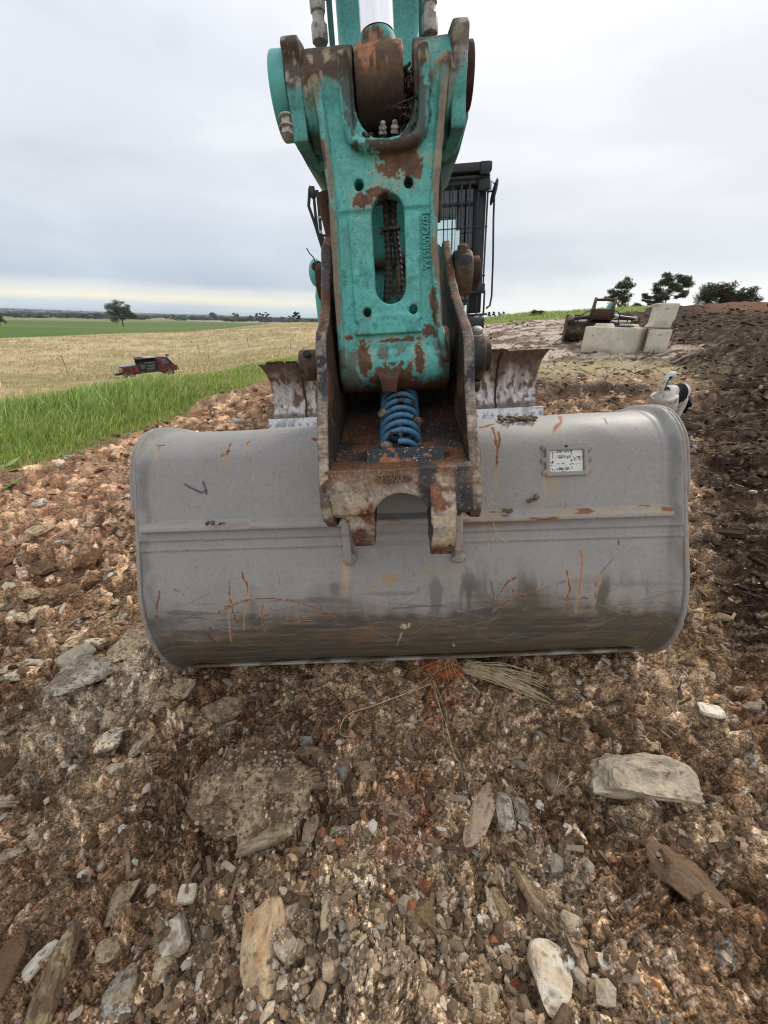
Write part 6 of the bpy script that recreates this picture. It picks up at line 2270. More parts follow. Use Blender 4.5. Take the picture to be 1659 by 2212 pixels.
# loose stones too alike to single out
protos = []
for k in range(10):
    V, Fc = rock_shape(900 + k, 3, 1, NR.uniform(.5, .9), NR.uniform(.35, .65), 8, .10, NR.uniform(.1, .9))
    colr = [CREAM, TANR, WHITE, PINK, GRYR, BRN, TANR, CREAM, BRN, PINK][k]
    cc = rock_paint(V, k, tuple(np.array(colr) * .92), None, .45)
    me = npmesh('loose_stone', V, [Fc], cc)
    me.materials.append(M_stone)
    protos.append(me)
placed = []
for k in range(230):
    for _ in range(20):
        a = D2R(NR.uniform(-62, 60))
        r = math.exp(NR.uniform(math.log(.35), math.log(5.5)))
        x, y = r * math.sin(a), r * math.cos(a)
        if (abs(x - .1) < 1.0 and 1.0 < y < 2.0):
            continue
        if all((x - p[0]) ** 2 + (y - p[1]) ** 2 > (.05 * r) ** 2 for p in placed):
            break
    z_ = zones(np.array([x]), np.array([y]))
    if z_['grass'][0] > .3:
        continue
    placed.append((x, y))
    s = NR.uniform(.012, .026) * max(.7, min(r, 2.2)) ** .75
    me = protos[NR.randint(10)]
    o = bpy.data.objects.new('loose_stone', me)
    COL.objects.link(o)
    o.scale = (s * NR.uniform(.8, 1.3), s, s * NR.uniform(.7, 1.1))
    o.rotation_euler = (NR.uniform(-.4, .4), NR.uniform(-.4, .4), NR.uniform(0, 6.28))
    o.location = (x, y, gheight([x], [y])[0] + s * .15)
    cn = ['cream', 'tan', 'white', 'pinkish', 'grey', 'brown', 'sandy', 'pale', 'dark brown', 'rosy'][protos.index(me)]
    wh = ('on the red soil left of the bucket' if x < -1.0 and y > 1.0 else 'on the dark ground right of the bucket' if x > 1.05 else 'in the left foreground rubble' if x < -.35 else
          'in the right foreground rubble' if x > .40 else 'in the middle foreground rubble' if y < .9 else 'beside or behind the bucket')
    tag(o, ('larger ' if s > .022 else 'small ') + cn + ' loose stone lying ' + wh, 'stone', 'loose stones in the rubble')

# gravel: tens of thousands of stones and crumbs, one mesh
ns = 30000
a = np.radians(NR.uniform(-84, 84, ns))
r = np.exp(NR.uniform(math.log(.28), math.log(12), ns))
x, y = r * np.sin(a), r * np.cos(a)
Zs = zones(x, y)
keep = (Zs['grass'] < .5) & ~((np.abs(x - .1) < .85) & (y > 1.15) & (y < 1.9)) & (NR.rand(ns) > Zs['mulch'] * .93) & (NR.rand(ns) < .25 + .75 * ss(.42, .58, fbm(np.c_[x, y] * 2.4, 3, 808)))
x, y, r = x[keep], y[keep], r[keep]
Zs = zones(x, y)
n = len(x)
hs = gheight(x, y)
dd_, tone_, tw_, hue_, wind_ = detail(x, y, Zs)
bc = ground_color(x, y, Zs, tone_, tw_ * 0, hue_, wind_)[:, :3]
size = (.0030 + .0115 * NR.rand(n) ** 3.2) * np.maximum(r, .8) ** .62
bigger = NR.rand(n) < .08
size = np.where(bigger, size * 1.7, size)
V0, F0 = ico(1)
nv = len(V0)
SV = np.empty((n, nv, 3))
shape = NR.randint(0, 14, n)
for k in range(14):
    Vk, _ = rock_shape(700 + k, 1, 1, NR.uniform(.45, 1), NR.uniform(.35, .8), 6, .22, .4)
    SV[shape == k] = Vk
SV *= (size[:, None] * NR.uniform(.75, 1.3, (n, 3)))[:, None, :]
ang = NR.uniform(0, 6.28, n)
tl_ = NR.uniform(-.5, .5, n)
ca, sa, ct_, st_ = np.cos(ang), np.sin(ang), np.cos(tl_), np.sin(tl_)
X, Y, Zc = SV[..., 0].copy(), SV[..., 1].copy(), SV[..., 2].copy()
Y2 = Y * ct_[:, None] - Zc * st_[:, None]
Z2 = Y * st_[:, None] + Zc * ct_[:, None]
SV[..., 0] = X * ca[:, None] - Y2 * sa[:, None] + x[:, None]
SV[..., 1] = X * sa[:, None] + Y2 * ca[:, None] + y[:, None]
SV[..., 2] = Z2 + (hs + size * .22)[:, None]
lum = NR.choice([.5, .68, .88, 1.12, 1.5, 2.1], n, p=[.2, .25, .22, .18, .1, .05])
sc = bc * lum[:, None]
wsel = NR.rand(n) < .045 + .05 * Zs['left']
sc[wsel] = np.array((.58, .54, .47)) * NR.uniform(.75, 1.1, (wsel.sum(), 1))
csel = NR.rand(n) < .09
sc[csel] = np.array((.50, .415, .31)) * NR.uniform(.7, 1.15, (csel.sum(), 1))
gsel = NR.rand(n) < .05
sc[gsel] = np.array((.33, .285, .225))
rsel = NR.rand(n) < .025
sc[rsel] = np.array((.27, .12, .065))
CC = np.repeat(np.c_[sc, np.full(n, .85)], nv, axis=0)
FF = (F0[None] + (np.arange(n) * nv)[:, None, None]).reshape(-1, 3)
grav = link('gravel', npmesh('gravel', SV.reshape(-1, 3), [FF], CC, smooth=False), vmat('gravel_stone', .9, 0, .3, 160, .6, 200, .003, .06))
tag(grav, kind='stuff')
print('gravel', n)

# bark and timber chips: flat splinters strewn over the mulch and the red soil
nc = 26000
a = np.radians(NR.uniform(-50, 62, nc))
r = np.exp(NR.uniform(math.log(.5), math.log(24), nc))
x, y = r * np.sin(a), r * np.cos(a)
Zs = zones(x, y)
pr = .12 + .75 * Zs['mulch'] + .5 * ((Zs['a'] > D2R(5)) & (r > 3)) + .55 * Zs['rub'] + .12 * Zs['left']
keep = (Zs['grass'] < .5) & (NR.rand(nc) < pr) & ~((np.abs(x - .1) < .85) & (y > 1.15) & (y < 1.9))
x, y, r = x[keep], y[keep], r[keep]
Zs = zones(x, y)
n = len(x)
hs = gheight(x, y)
L = (.0075 + .015 * NR.rand(n) ** 2) * np.maximum(r, .9) ** .55
L = L * np.where(NR.rand(n) < .03, 2.2, 1)
Wd = L * NR.uniform(.10, .42, n)
T = Wd * NR.uniform(.2, .5, n)
base = np.array([(-1, -.7, -1), (.9, -1, -1), (1.1, .6, -1), (-.8, 1, -1), (-.95, -.6, 1), (.8, -.9, 1), (1, .5, 1), (-.7, .9, 1)], float)
fc = np.array([(0, 3, 2, 1), (4, 5, 6, 7), (0, 1, 5, 4), (1, 2, 6, 5), (2, 3, 7, 6), (3, 0, 4, 7)])
CV = base[None] * np.stack([L, Wd, T], 1)[:, None, :] + NR.uniform(-.12, .12, (n, 8, 3)) * L[:, None, None] * .5
ang = np.where(Zs['mulch'] > .5, NR.normal(.15, .7, n), NR.uniform(0, 6.28, n))
tl_ = NR.uniform(-.45, .45, n)
Xc = CV[..., 0] * np.cos(tl_)[:, None] - CV[..., 2] * np.sin(tl_)[:, None]
Zc = CV[..., 0] * np.sin(tl_)[:, None] + CV[..., 2] * np.cos(tl_)[:, None]
Yc = CV[..., 1]
CV2 = np.empty_like(CV)
CV2[..., 0] = Xc * np.cos(ang)[:, None] - Yc * np.sin(ang)[:, None] + x[:, None]
CV2[..., 1] = Xc * np.sin(ang)[:, None] + Yc * np.cos(ang)[:, None] + y[:, None]
CV2[..., 2] = Zc + (hs + T + L * .12)[:, None]
pal = np.array([(.30, .20, .13), (.20, .125, .08), (.10, .065, .045), (.42, .35, .27), (.26, .20, .15), (.055, .04, .03)])
kk = NR.choice(6, n, p=[.22, .24, .2, .08, .18, .08])
cc = pal[kk] * NR.uniform(.8, 1.2, (n, 1))
dark = (Zs['mulch'] > .4) & (NR.rand(n) < .78)
cc[dark] = np.array((.045, .029, .021)) * NR.uniform(.7, 1.6, (dark.sum(), 1))
pale = (Zs['rub'] > .5) & (NR.rand(n) < .6)
cc[pale] = np.array((.44, .39, .34)) * NR.uniform(.7, 1.15, (pale.sum(), 1))
chips = link('bark_chips', npmesh('bark_chips', CV2.reshape(-1, 3), [(fc[None] + (np.arange(n) * 8)[:, None, None]).reshape(-1, 4)], np.repeat(np.c_[cc, np.full(n, .9)], 8, axis=0), smooth=False), vmat('chip_wood', .9, 0, .2, 60, .3, 80, .003, .05))
tag(chips, kind='stuff')
print('chips', n)

# ------------------------------------------------------------------ grass


def blades(n, amin, amax, rmin, rmax, hfun, wfun, cfun, keepf, seed, seg=3, lean=.5):
    rs = np.random.RandomState(seed)
    a = np.radians(rs.uniform(amin, amax, n))
    r = np.exp(rs.uniform(math.log(rmin), math.log(rmax), n))
    x, y = r * np.sin(a), r * np.cos(a)
    k = rs.rand(n) < keepf(x, y, r, a)
    x, y, r, a = x[k], y[k], r[k], a[k]
    n = len(x)
    h = hfun(x, y, r, a, rs)
    w = wfun(r) * rs.uniform(.6, 1.4, n)
    z0 = gheight(x, y) - .01
    face = rs.uniform(0, 6.28, n)
    ld = rs.normal(.3, 1.1, n)
    la = h * rs.uniform(.15, 1.0, n) * lean * 1.6
    P = []
    for s in range(seg + 1):
        t = s / seg
        cx_ = x + np.cos(ld) * la * t * t
        cy_ = y + np.sin(ld) * la * t * t
        cz_ = z0 + h * (t - .28 * t * t * lean)
        ww = w * (1 - t) ** .7 * (1 if s else .7)
        if s < seg:
            P.append(np.stack([cx_ - np.cos(face) * ww, cy_ - np.sin(face) * ww, cz_], 1))
            P.append(np.stack([cx_ + np.cos(face) * ww, cy_ + np.sin(face) * ww, cz_], 1))
        else:
            P.append(np.stack([cx_, cy_, cz_], 1))
    nv = len(P)
    V = np.stack(P, 1).reshape(-1, 3)
    b = (np.arange(n) * nv)[:, None]
    Q = [b + np.array([2 * s, 2 * s + 1, 2 * s + 3, 2 * s + 2]) for s in range(seg - 1)]
    T = b + np.array([2 * seg - 2, 2 * seg - 1, 2 * seg])
    col = cfun(x, y, r, a, h, rs)
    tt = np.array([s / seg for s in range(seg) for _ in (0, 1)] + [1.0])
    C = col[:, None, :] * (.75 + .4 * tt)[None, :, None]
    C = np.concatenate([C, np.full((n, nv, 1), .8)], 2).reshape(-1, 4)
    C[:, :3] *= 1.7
    return V, [np.vstack(Q), T], C


M_blade = vmat('grass_blade', .6, 0, .1, 30, 0, spec=.25)
_nt = M_blade.node_tree
_bs = _nt.nodes['Principled BSDF']
_bs.inputs['Subsurface Weight'].default_value = 0.0


def pick(rs, n, pal, p):
    pal = np.array(pal)
    k = rs.choice(len(pal), n, p=p)
    return pal[k] * rs.uniform(.8, 1.2, (n, 1))


def lush(x, y):
    return fbm(np.c_[x, y] * .45 + 3, 3, 500)


def hL(x, y, r, a, rs):
    d = r / rbnd(ZL, a)
    far = ss(1.05, 1.5, d) * ss(D2R(-18), D2R(-34), a)
    h = .02 + .08 * ss(.99, 1.16, d) + .20 * far * (.3 + 1.3 * lush(x, y))
    h = h * ss(14, 9.5, r) + .05
    return h * rs.uniform(.40, 1.2, len(x)) * .92


def cL(x, y, r, a, h, rs):
    c = pick(rs, len(x), [(.125, .19, .032), (.18, .26, .05), (.27, .33, .08), (.36, .34, .13), (.46, .39, .22)], [.24, .30, .24, .15, .07])
    deep = ss(.16, .30, h)
    c = c * (1 - deep[:, None]) + pick(rs, len(x), [(.12, .18, .045), (.21, .285, .07), (.33, .39, .14)], [.3, .4, .3]) * deep[:, None]
    e = ss(1.10, 1.0, r / rbnd(ZL, a))
    dry = pick(rs, len(x), [(.38, .31, .16), (.30, .27, .10), (.18, .22, .06)], [.4, .3, .3])
    c = c * (1 - e[:, None] * .75) + dry * e[:, None] * .75
    yl = ss(D2R(-26), D2R(-14), a) * .65
    c = c * (1 - yl[:, None]) + pick(rs, len(x), [(.25, .32, .08), (.36, .38, .13), (.42, .38, .18)], [.4, .4, .2]) * yl[:, None]
    return c


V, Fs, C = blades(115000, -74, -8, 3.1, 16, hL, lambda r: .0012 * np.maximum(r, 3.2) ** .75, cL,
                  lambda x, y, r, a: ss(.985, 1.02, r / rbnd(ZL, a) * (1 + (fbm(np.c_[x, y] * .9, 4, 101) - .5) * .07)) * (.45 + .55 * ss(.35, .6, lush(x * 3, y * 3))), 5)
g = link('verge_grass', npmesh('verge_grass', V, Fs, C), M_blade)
tag(g, kind='stuff')


def cR(x, y, r, a, h, rs):
    return pick(rs, len(x), [(.14, .20, .045), (.24, .31, .08), (.36, .38, .14)], [.35, .4, .25])


V, Fs, C = blades(16000, 5, 36, 8, 34, lambda x, y, r, a, rs: rs.uniform(.06, .20, len(x)) * ss(8, 14, r), lambda r: .0022 * r ** .75, cR,
                  lambda x, y, r, a: np.maximum(ss(.97, 1.03, r / rbnd(ZGR, a)), .05 * (zones(x, y)['strip'] > .4)), 6, seg=2)
g = link('ridge_grass', npmesh('ridge_grass', V, Fs, C), M_blade)
tag(g, kind='stuff')


def cT(x, y, r, a, h, rs):
    c = pick(rs, len(x), [(.42, .34, .19), (.36, .28, .15), (.50, .41, .25), (.32, .27, .13)], [.4, .25, .25, .1])
    return c


V, Fs, C = blades(34000, -58, -5, 21, 150, lambda x, y, r, a, rs: rs.uniform(.12, .42, len(x)), lambda r: .0011 * r, cT,
                  lambda x, y, r, a: ss(.35, .6, fbm(np.c_[x, y] * .25, 3, 7)) * (1 - zones(x, y)['green']), 8, seg=2)
g = link('dry_grass', npmesh('dry_grass', V, Fs, C), M_blade)
tag(g, kind='stuff')
V, Fs, C = blades(5200, -72, -9, 3.4, 12, lambda x, y, r, a, rs: rs.uniform(.22, .50, len(x)), lambda r: .0008 * np.maximum(r, 3.2) ** .75,
                  lambda x, y, r, a, h, rs: pick(rs, len(x), [(.36, .30, .17), (.27, .27, .11), (.24, .30, .09)], [.4, .3, .3]),
                  lambda x, y, r, a: ss(1.02, 1.10, r / rbnd(ZL, a)) * ss(.45, .6, lush(x * 2 + 9, y * 2)), 15, lean=1.1)
g = link('dry_stems', npmesh('dry_stems', V, Fs, C), M_blade)
tag(g, kind='stuff')
# matted dead roots along the torn edge of the verge
V, Fs, C = blades(5200, -64, -14, 3.0, 9, lambda x, y, r, a, rs: rs.uniform(.02, .09, len(x)), lambda r: .0011 * np.maximum(r, 2) ** .8,
                  lambda x, y, r, a, h, rs: pick(rs, len(x), [(.34, .27, .16), (.20, .14, .09), (.11, .07, .045)], [.45, .35, .2]),
                  lambda x, y, r, a: ss(.95, .985, r / rbnd(ZL, a)) * ss(1.05, 1.01, r / rbnd(ZL, a)), 9, lean=1.4)
g = link('torn_roots', npmesh('torn_roots', V, Fs, C), M_blade)
tag(g, kind='stuff')

# broad-leaved weeds standing out of the grass
M_leaf = pmat('weed_leaf', (.13, .24, .05), .5, 0, (.22, .32, .10), 12, .4, .65, .2, 40, .003)
for i, (u, v, s, lab) in enumerate(((212, 868, .24, 'broad-leaved dock weed with upright pale leaves, tallest in the grass'), (240, 878, .17, 'broad-leaved weed with one drooping pale leaf beside the dock'),
                                    (385, 842, .13, 'small broad-leaved weed near the thin end of the verge'), (16, 1022, .17, 'pale broad-leaved weed at the left edge where the grass meets red soil'),
                                    (133, 905, .13, 'dark green rosette weed low in the grass'), (30, 1050, .11, 'flat-lying pale leaves on the red soil below the grass edge'))):
    P, t = G(u, v)
    P[2] = gheight([P[0]], [P[1]])[0]
    w = empty('dock_weed', lab, 'weed', None, Matrix.Translation(Vector(P)))
    for k in range(7):
        aa = k * 2.4 + i
        el = rnd.uniform(.35, 1.2) if i not in (3, 5) else rnd.uniform(.15, 1.0)
        L = s * rnd.uniform(.7, 1.1)
        VV_, F_ = [], []
        for q in range(6):
            tq = q / 5
            wd = L * .17 * math.sin(math.pi * min(tq * .95 + .05, 1)) ** .8
            rad = L * (math.cos(el) * tq + .2 * tq * tq)
            hz = L * (math.sin(el) * tq - .25 * tq * tq)
            for sg in (-1, 0, 1):
                VV_.append((rad * math.cos(aa) - sg * wd * math.sin(aa), rad * math.sin(aa) + sg * wd * math.cos(aa), hz + (0 if sg else -.15 * wd)))
        for q in range(5):
            for sg in (0, 1):
                b = q * 3 + sg
                F_.append((b, b + 1, b + 4, b + 3))
        link('leaf', MB().add(VV_, F_).mesh('leaf'), M_leaf, w)

# ------------------------------------------------------------------ trees
M_foliage = vmat('foliage', .6, 0, .1, 3, 0, spec=.2)
M_bark = pmat('bark', (.10, .085, .07), .9, 0, (.05, .04, .033), 3, .4, .6, .5, 12, .03)


def crown_mesh(name, clumps, nleaf, leaf, cols, seed):
    """clumps: (centre, radii); leaves spread mostly over each clump's outer shell"""
    rs = np.random.RandomState(seed)
    vol = np.array([r[0] * r[1] * r[2] for c, r in clumps]) ** .67
    k = rs.choice(len(clumps), nleaf, p=vol / vol.sum())
    C0 = np.array([c for c, r in clumps])[k]
    R0 = np.array([r for c, r in clumps])[k]
    d = rs.normal(size=(nleaf, 3))
    d /= np.linalg.norm(d, axis=1)[:, None]
    P = C0 + d * R0 * (rs.rand(nleaf) ** .45)[:, None] * (1 + rs.normal(0, .10, (nleaf, 1)))
    a = rs.normal(size=(nleaf, 3))
    a /= np.linalg.norm(a, axis=1)[:, None]
    b = np.cross(a, d)
    b /= np.linalg.norm(b, axis=1)[:, None] + 1e-6
    s = leaf * rs.uniform(.5, 1.5, (nleaf, 1))
    V = np.stack([P - a * s, P + b * s * .55, P + a * s, P - b * s * .55], 1).reshape(-1, 3)
    cl = fbm(C0 * .9 + 5, 2, seed)
    cc = np.array(cols[0])[None] * (1 - cl[:, None]) + np.array(cols[1])[None] * cl[:, None]
    cc = cc * rs.uniform(.55, 1.5, (nleaf, 1))
    return npmesh(name, V, [np.arange(nleaf * 4).reshape(-1, 4)], np.repeat(np.c_[cc, np.full(nleaf, .8)], 4, axis=0), smooth=False)


def tree_meshes(seed, H, W, nleaf, leaf, base=.25, nb=7, cols=((.035, .048, .022), (.085, .105, .045)), lean=0, flat=.55):
    rs = random.Random(seed)
    trunk = MB()
    top = Vector((lean * H * .5, 0, H * .55))
    mid = Vector((lean * H * .2, rs.uniform(-.03, .03) * H, H * base))
    trunk.tube([(0, 0, -.4), (0, 0, 0), mid * .5, mid, (mid + top) * .5, top], [H * .030, H * .027, H * .023, H * .020, H * .013, H * .007], 8)
    clumps = []
    for k in range(nb):
        a = k * 2.399 + rs.uniform(-.4, .4)
        f = (k + .5) / nb
        rad = W * .5 * rs.uniform(.45, .88) * (1.0 - .35 * f)
        z = H * (base + .12 + (1 - base - .2) * f * rs.uniform(.85, 1.1))
        p = Vector((rad * math.cos(a) + lean * z, rad * math.sin(a), z))
        st_ = mid + (top - mid) * rs.uniform(0, .8)
        m_ = (st_ + p) * .5 + Vector((0, 0, -.04 * H))
        trunk.tube([st_, m_, p], [H * .012, H * .008, H * .004], 6)
        r = W * (rs.uniform(.20, .27) if flat > .7 else rs.uniform(.13, .21))
        for q in range(3):
            o = Vector((rs.uniform(-1, 1), rs.uniform(-1, 1), rs.uniform(-.5, .8))) * r * .9
            rr_ = r * rs.uniform(.5, .9)
            clumps.append((tuple(p + o), (rr_, rr_, rr_ * flat)))
    tm = trunk.mesh('trunk')
    tm.materials.append(M_bark)
    cm = crown_mesh('crown', clumps, nleaf, leaf, cols, seed)
    cm.materials.append(M_foliage)
    return tm, cm


def put_tree(ms, P, label, s=1.0, rot=0, group=None, name='gum_tree', sz=None):
    o = empty(name, label, 'tree', group, Matrix.Translation(Vector(P)) @ Matrix.Rotation(rot, 4, 'Z') @ Matrix.Diagonal((s, s, sz or s, 1)))
    for m_, nm in zip(ms, ('trunk', 'crown')):
        c = bpy.data.objects.new(nm, m_)
        COL.objects.link(c)
        c.parent = o
    return o


def at_range(u, v, r, onground=True):
    d = ray(u, v)
    P = CP + d * (r / math.hypot(d[0], d[1]))
    if onground:
        P[2] = th([P[0]], [P[1]])[0]
    return P


def px2m(u, v, r, px):
    d = ray(u, v)
    return px / FPX * (r / math.hypot(d[0], d[1]))


# the lone gum in the green field
P, t = G(267, 706)
rg = math.hypot(P[0], P[1])
ms = tree_meshes(3, px2m(267, 690, rg, 46), px2m(267, 690, rg, 50), 6500, px2m(267, 690, rg, 1.05), .22, 11, flat=.71)
put_tree(ms, P, 'lone spreading gum tree standing in the green field above the red pickup', rot=.8)
P, t = G(2, 703)
rg = math.hypot(P[0], P[1])
put_tree(tree_meshes(5, px2m(2, 690, rg, 21), px2m(2, 690, rg, 26), 1600, px2m(2, 690, rg, .9), .2, 7), P, 'rounded gum tree cut by the left edge of the view')
MB().tube([tuple(Vector(G(262, 706)[0]) + Vector((-4.5, 0, .3))), tuple(Vector(G(262, 706)[0]) + Vector((-2, 0, .6))), tuple(Vector(G(262, 706)[0]) + Vector((0.5, 0, .25)))], [.12, .18, .15], 6)
far_protos = [tree_meshes(40 + k, 10, 11 if k % 2 else 8.5, 620, .85, .15 + .05 * (k % 3), 6, ((.032, .045, .024), (.075, .095, .045))) for k in range(5)]
fars = []
for (u, v, px) in ((134, 686, 10), (143, 686, 8), (152, 686, 9), (160, 686, 9), (169, 686, 10), (178, 686, 8), (191, 686, 9), (200, 687, 11), (210, 687, 12), (219, 687, 11), (228, 687, 9),
                   (312, 688, 6), (322, 689, 8), (357, 689, 10), (364, 690, 8), (377, 690, 12), (389, 690, 8), (418, 692, 9), (427, 691, 6), (440, 692, 8), (464, 693, 17), (478, 692, 9),
                   (490, 692, 8), (497, 693, 8), (511, 693, 17), (533, 693, 9), (542, 694, 12), (561, 697, 19), (574, 697, 17), (582, 696, 11), (612, 696, 12), (630, 696, 13), (640, 696, 19),
                   (650, 695, 8), (664, 695, 8), (676, 696, 7), (592, 695, 7), (601, 695, 6), (245, 687, 5), (268, 688, 5), (286, 688, 6), (90, 685, 5), (104, 685, 6), (60, 684, 5)):
    P, t = G(u, v)
    r = math.hypot(P[0], P[1])
    r = min(max(r, 150), 1100)
    P = at_range(u, v, r)
    fars.append((u, P, px2m(u, v, r, px), r))
for i, (u, P, H, r) in enumerate(fars):
    k = i % 5
    s = H / 10
    lab = {24: 'round-headed gum tree, tallest between the pair by the bucket and the lone tree', 20: 'gum tree with a wide flat crown left of the round-headed one',
           27: 'left tree of the dark pair nearest the machine on the horizon', 28: 'right tree of the dark pair nearest the machine on the horizon',
           32: 'dense dark tree on the horizon just left of the machine'}.get(i, ('small dark gum tree in the far row left of the lone tree' if u < 262 else 'small gum tree on the plain just right of the lone tree' if u < 400 else 'small gum tree on the plain midway to the machine' if u < 545 else 'small gum tree on the horizon close beside the machine'))
    put_tree(far_protos[k], P, lab, s * rnd.uniform(.95, 1.1), rnd.uniform(0, 6), 'gum trees scattered over the plain')
# far woodland reading as dark lines
rs = np.random.RandomState(3)
Vs, Cs = [], []
for (r0, r1, n, h, dens) in ((900, 1500, 2600, 7, .4), (1600, 2600, 3400, 9, .5), (2800, 4200, 3600, 12, .8)):
    a = np.radians(rs.uniform(-60, 6, n))
    r = rs.uniform(r0, r1, n)
    k = fbm(np.c_[np.degrees(a) * .35, r * .004], 3, int(r0)) > dens * .5 + .24
    a, r = a[k], r[k]
    x, y = r * np.sin(a), r * np.cos(a)
    z = th(x, y)
    for i in range(len(a)):
        w = h * rs.uniform(.5, 1.4)
        c = rs.normal(size=(9, 3))
        c /= np.linalg.norm(c, axis=1)[:, None]
        pts = np.array([x[i], y[i], z[i] + w * .4]) + c * [w * 1.3, w, w * .45]
        Vs.append(pts)
Vs = np.array(Vs)
n = len(Vs)
Fq = (np.array([(0, 1, 2), (3, 4, 5), (6, 7, 8), (0, 4, 8), (1, 5, 6), (2, 3, 7)])[None] + (np.arange(n) * 9)[:, None, None]).reshape(-1, 3)
cw = np.repeat(np.array((.045, .060, .040))[None] * rs.uniform(.6, 1.5, (n, 1)), 9, axis=0)
tag(link('far_woodland', npmesh('far_woodland', Vs.reshape(-1, 3), [Fq], np.c_[cw, np.full(len(cw), .9)], smooth=False), M_foliage), kind='stuff')
# trees over the crest on the right


def ridge_tree(u0, u1, v0, v1, r, seed, label, nleaf, base, nb, lean=0, cols=((.034, .042, .022), (.080, .090, .045)), flat=.6, leafpx=1.6, name='gum_tree', low=.0):
    u = (u0 + u1) / 2
    P = at_range(u, v1, r, False)
    H = px2m(u, (v0 + v1) / 2, r, (v1 - v0)) * .98
    Wd = px2m(u, (v0 + v1) / 2, r, (u1 - u0)) * .93
    gz0 = th([P[0]], [P[1]])[0]
    ms = tree_meshes(seed, H, Wd, nleaf, px2m(u, v1, r, leafpx), base, nb, cols, lean, flat)
    Vc = np.empty(len(ms[1].vertices) * 3, np.float32)
    ms[1].vertices.foreach_get('co', Vc)
    Vc = Vc.reshape(-1, 3)
    lo_, hi_ = np.percentile(Vc, 1, axis=0), np.percentile(Vc, 99, axis=0)
    fx, fz = Wd / (hi_[0] - lo_[0]), H / hi_[2]
    for q_ in ms:
        q_.transform(Matrix.Diagonal((fx, fx, fz, 1)))
    return put_tree(ms, P, label, rot=0, name=name)


ridge_tree(1308, 1358, 611, 671, 52, 12, 'slender gum tree on the crest behind the dark tilting bucket', 5200, .08, 11, flat=.72, leafpx=1.5)
ridge_tree(1395, 1472, 600, 664, 50, 23, 'wind-shaped gum tree with an open spreading crown above the stacked blocks', 7000, .26, 10, .12, flat=.70, leafpx=1.4)
ridge_tree(1370, 1430, 638, 672, 49, 34, 'low dark tree crouching left of the stacked blocks', 3600, .0, 8)
ridge_tree(1496, 1580, 620, 675, 45, 45, 'broad dense bushy tree on the brown crest at right', 9000, .0, 13, 0, ((.036, .042, .018), (.062, .068, .030)), .8)
ridge_tree(1560, 1626, 628, 676, 44, 46, 'rounded dense bush tree at the right end of the crest', 8000, .0, 12, 0, ((.036, .042, .018), (.060, .066, .030)), .85)
for i, (u, v0, v1) in enumerate(((1056, 675, 685), (1066, 674, 684), (1078, 675, 683), (1087, 674, 683))):
    ridge_tree(u - 4, u + 4, v0, v1, 70, 60 + i, ['tiny pointed tree right beside the cab\'s mirror', 'tiny tree second from the cab on the skyline', 'tiny tree third from the cab on the skyline', 'tiny tree farthest from the cab on the skyline'][i], 220, .1, 5)
# low green bush on the crest
ridge_tree(1148, 1176, 671, 681, 24, 71, 'low bright green bush on the grassy crest', 900, .0, 7, 0, ((.07, .12, .025), (.12, .18, .04)), .6, 1.6, 'bush')

# ------------------------------------------------------------------ fence of steel posts
M_post = pmat('rusty_post', (.09, .055, .04), .8, 0.1, (.04, .03, .025), 6, .45, .6, .3, 40, .003)
pp = []
for i, (u, v, px, ln) in enumerate(((150, 812, 43, -9), (433, 769, 23, -7), (388, 775, 10, -6), (537, 750, 22, -2), (628, 752, 20, 0), (452, 779, 12, -3))):
    P, t = G(u, v)
    r = math.hypot(P[0], P[1])
    h = px2m(u, v, r, px)
    P[2] -= .05
    o = MB().box((0, 0, h / 2), (.05, .012, h)).box((.0, .015, h / 2), (.012, .03, h)).build('fence_post', M_post)
    o.location = P
    o.rotation_euler = (0, D2R(ln) * .6, 0)
    tag(o, ['leaning steel fence post, nearest and tallest, left of the red pickup', 'steel fence post standing above the verge right of the pickup', 'short steel post half hidden behind the pickup\'s bonnet',
            'steel fence post midway between pickup and machine', 'steel fence post closest to the machine', 'short post stub just above the long grass right of the pickup'][i], 'fence post', 'steel posts along the dry field')
    pp.append(Vector(P) + Vector((math.sin(D2R(ln) * .6) * h, 0, h)))
pp2 = [pp[0], pp[1], pp[3], pp[4]]
for dz in (.1, .5):
    o = MB().tube([tuple(p - Vector((0, 0, dz))) for p in pp2], .006, 4).build('fence_wire', M_post)
    tag(o, ['top strand of thin rusty wire strung between the steel posts', 'lower strand of thin rusty wire strung between the steel posts'][dz > .3], 'wire', 'fence wires')

# ------------------------------------------------------------------ red pickup
P = at_range(316, 800, 45)
rootm = Matrix.Translation(Vector((P[0], P[1], P[2] - .15))) @ Matrix.Rotation(D2R(44), 4, 'Z') @ Matrix.Rotation(D2R(-3), 4, 'Y')
ute = empty('pickup_truck', 'red pickup with an open canopy and raised side door, half hidden by the grass', 'pickup', None, rootm)
M_red = pmat('faded_red_paint', (.085, .012, .016), .35, 0, (.14, .028, .032), 2, .4, .7, 0, var=.05)
M_pink = pmat('sun_bleached_red', (.50, .22, .22), .4, 0, None, 2, bump=0)
M_int = pmat('grey_drawers', (.13, .13, .135), .5, 0, None, 5, bump=0)
M_dglass, _nt, _b = newmat('car_glass')
_b.inputs['Base Color'].default_value = (.09, .11, .12, 1)
_b.inputs['Roughness'].default_value = .06
x0 = -2.65
ub = MB().prism([(x0 + 3.55, .45), (x0 + 3.55, 1.05), (x0 + 4.9, 1.05), (x0 + 5.35, .95), (x0 + 5.4, .5)], 'y', -.86, .86)
ub.build('body', M_red, ute, .05)
MB().prism([(x0 + 3.55, 1.04), (x0 + 3.62, 1.72), (x0 + 3.75, 1.78), (x0 + 4.45, 1.76), (x0 + 4.95, 1.10), (x0 + 4.95, 1.04)], 'y', -.76, .76).build('cabin', M_red, ute, .05)
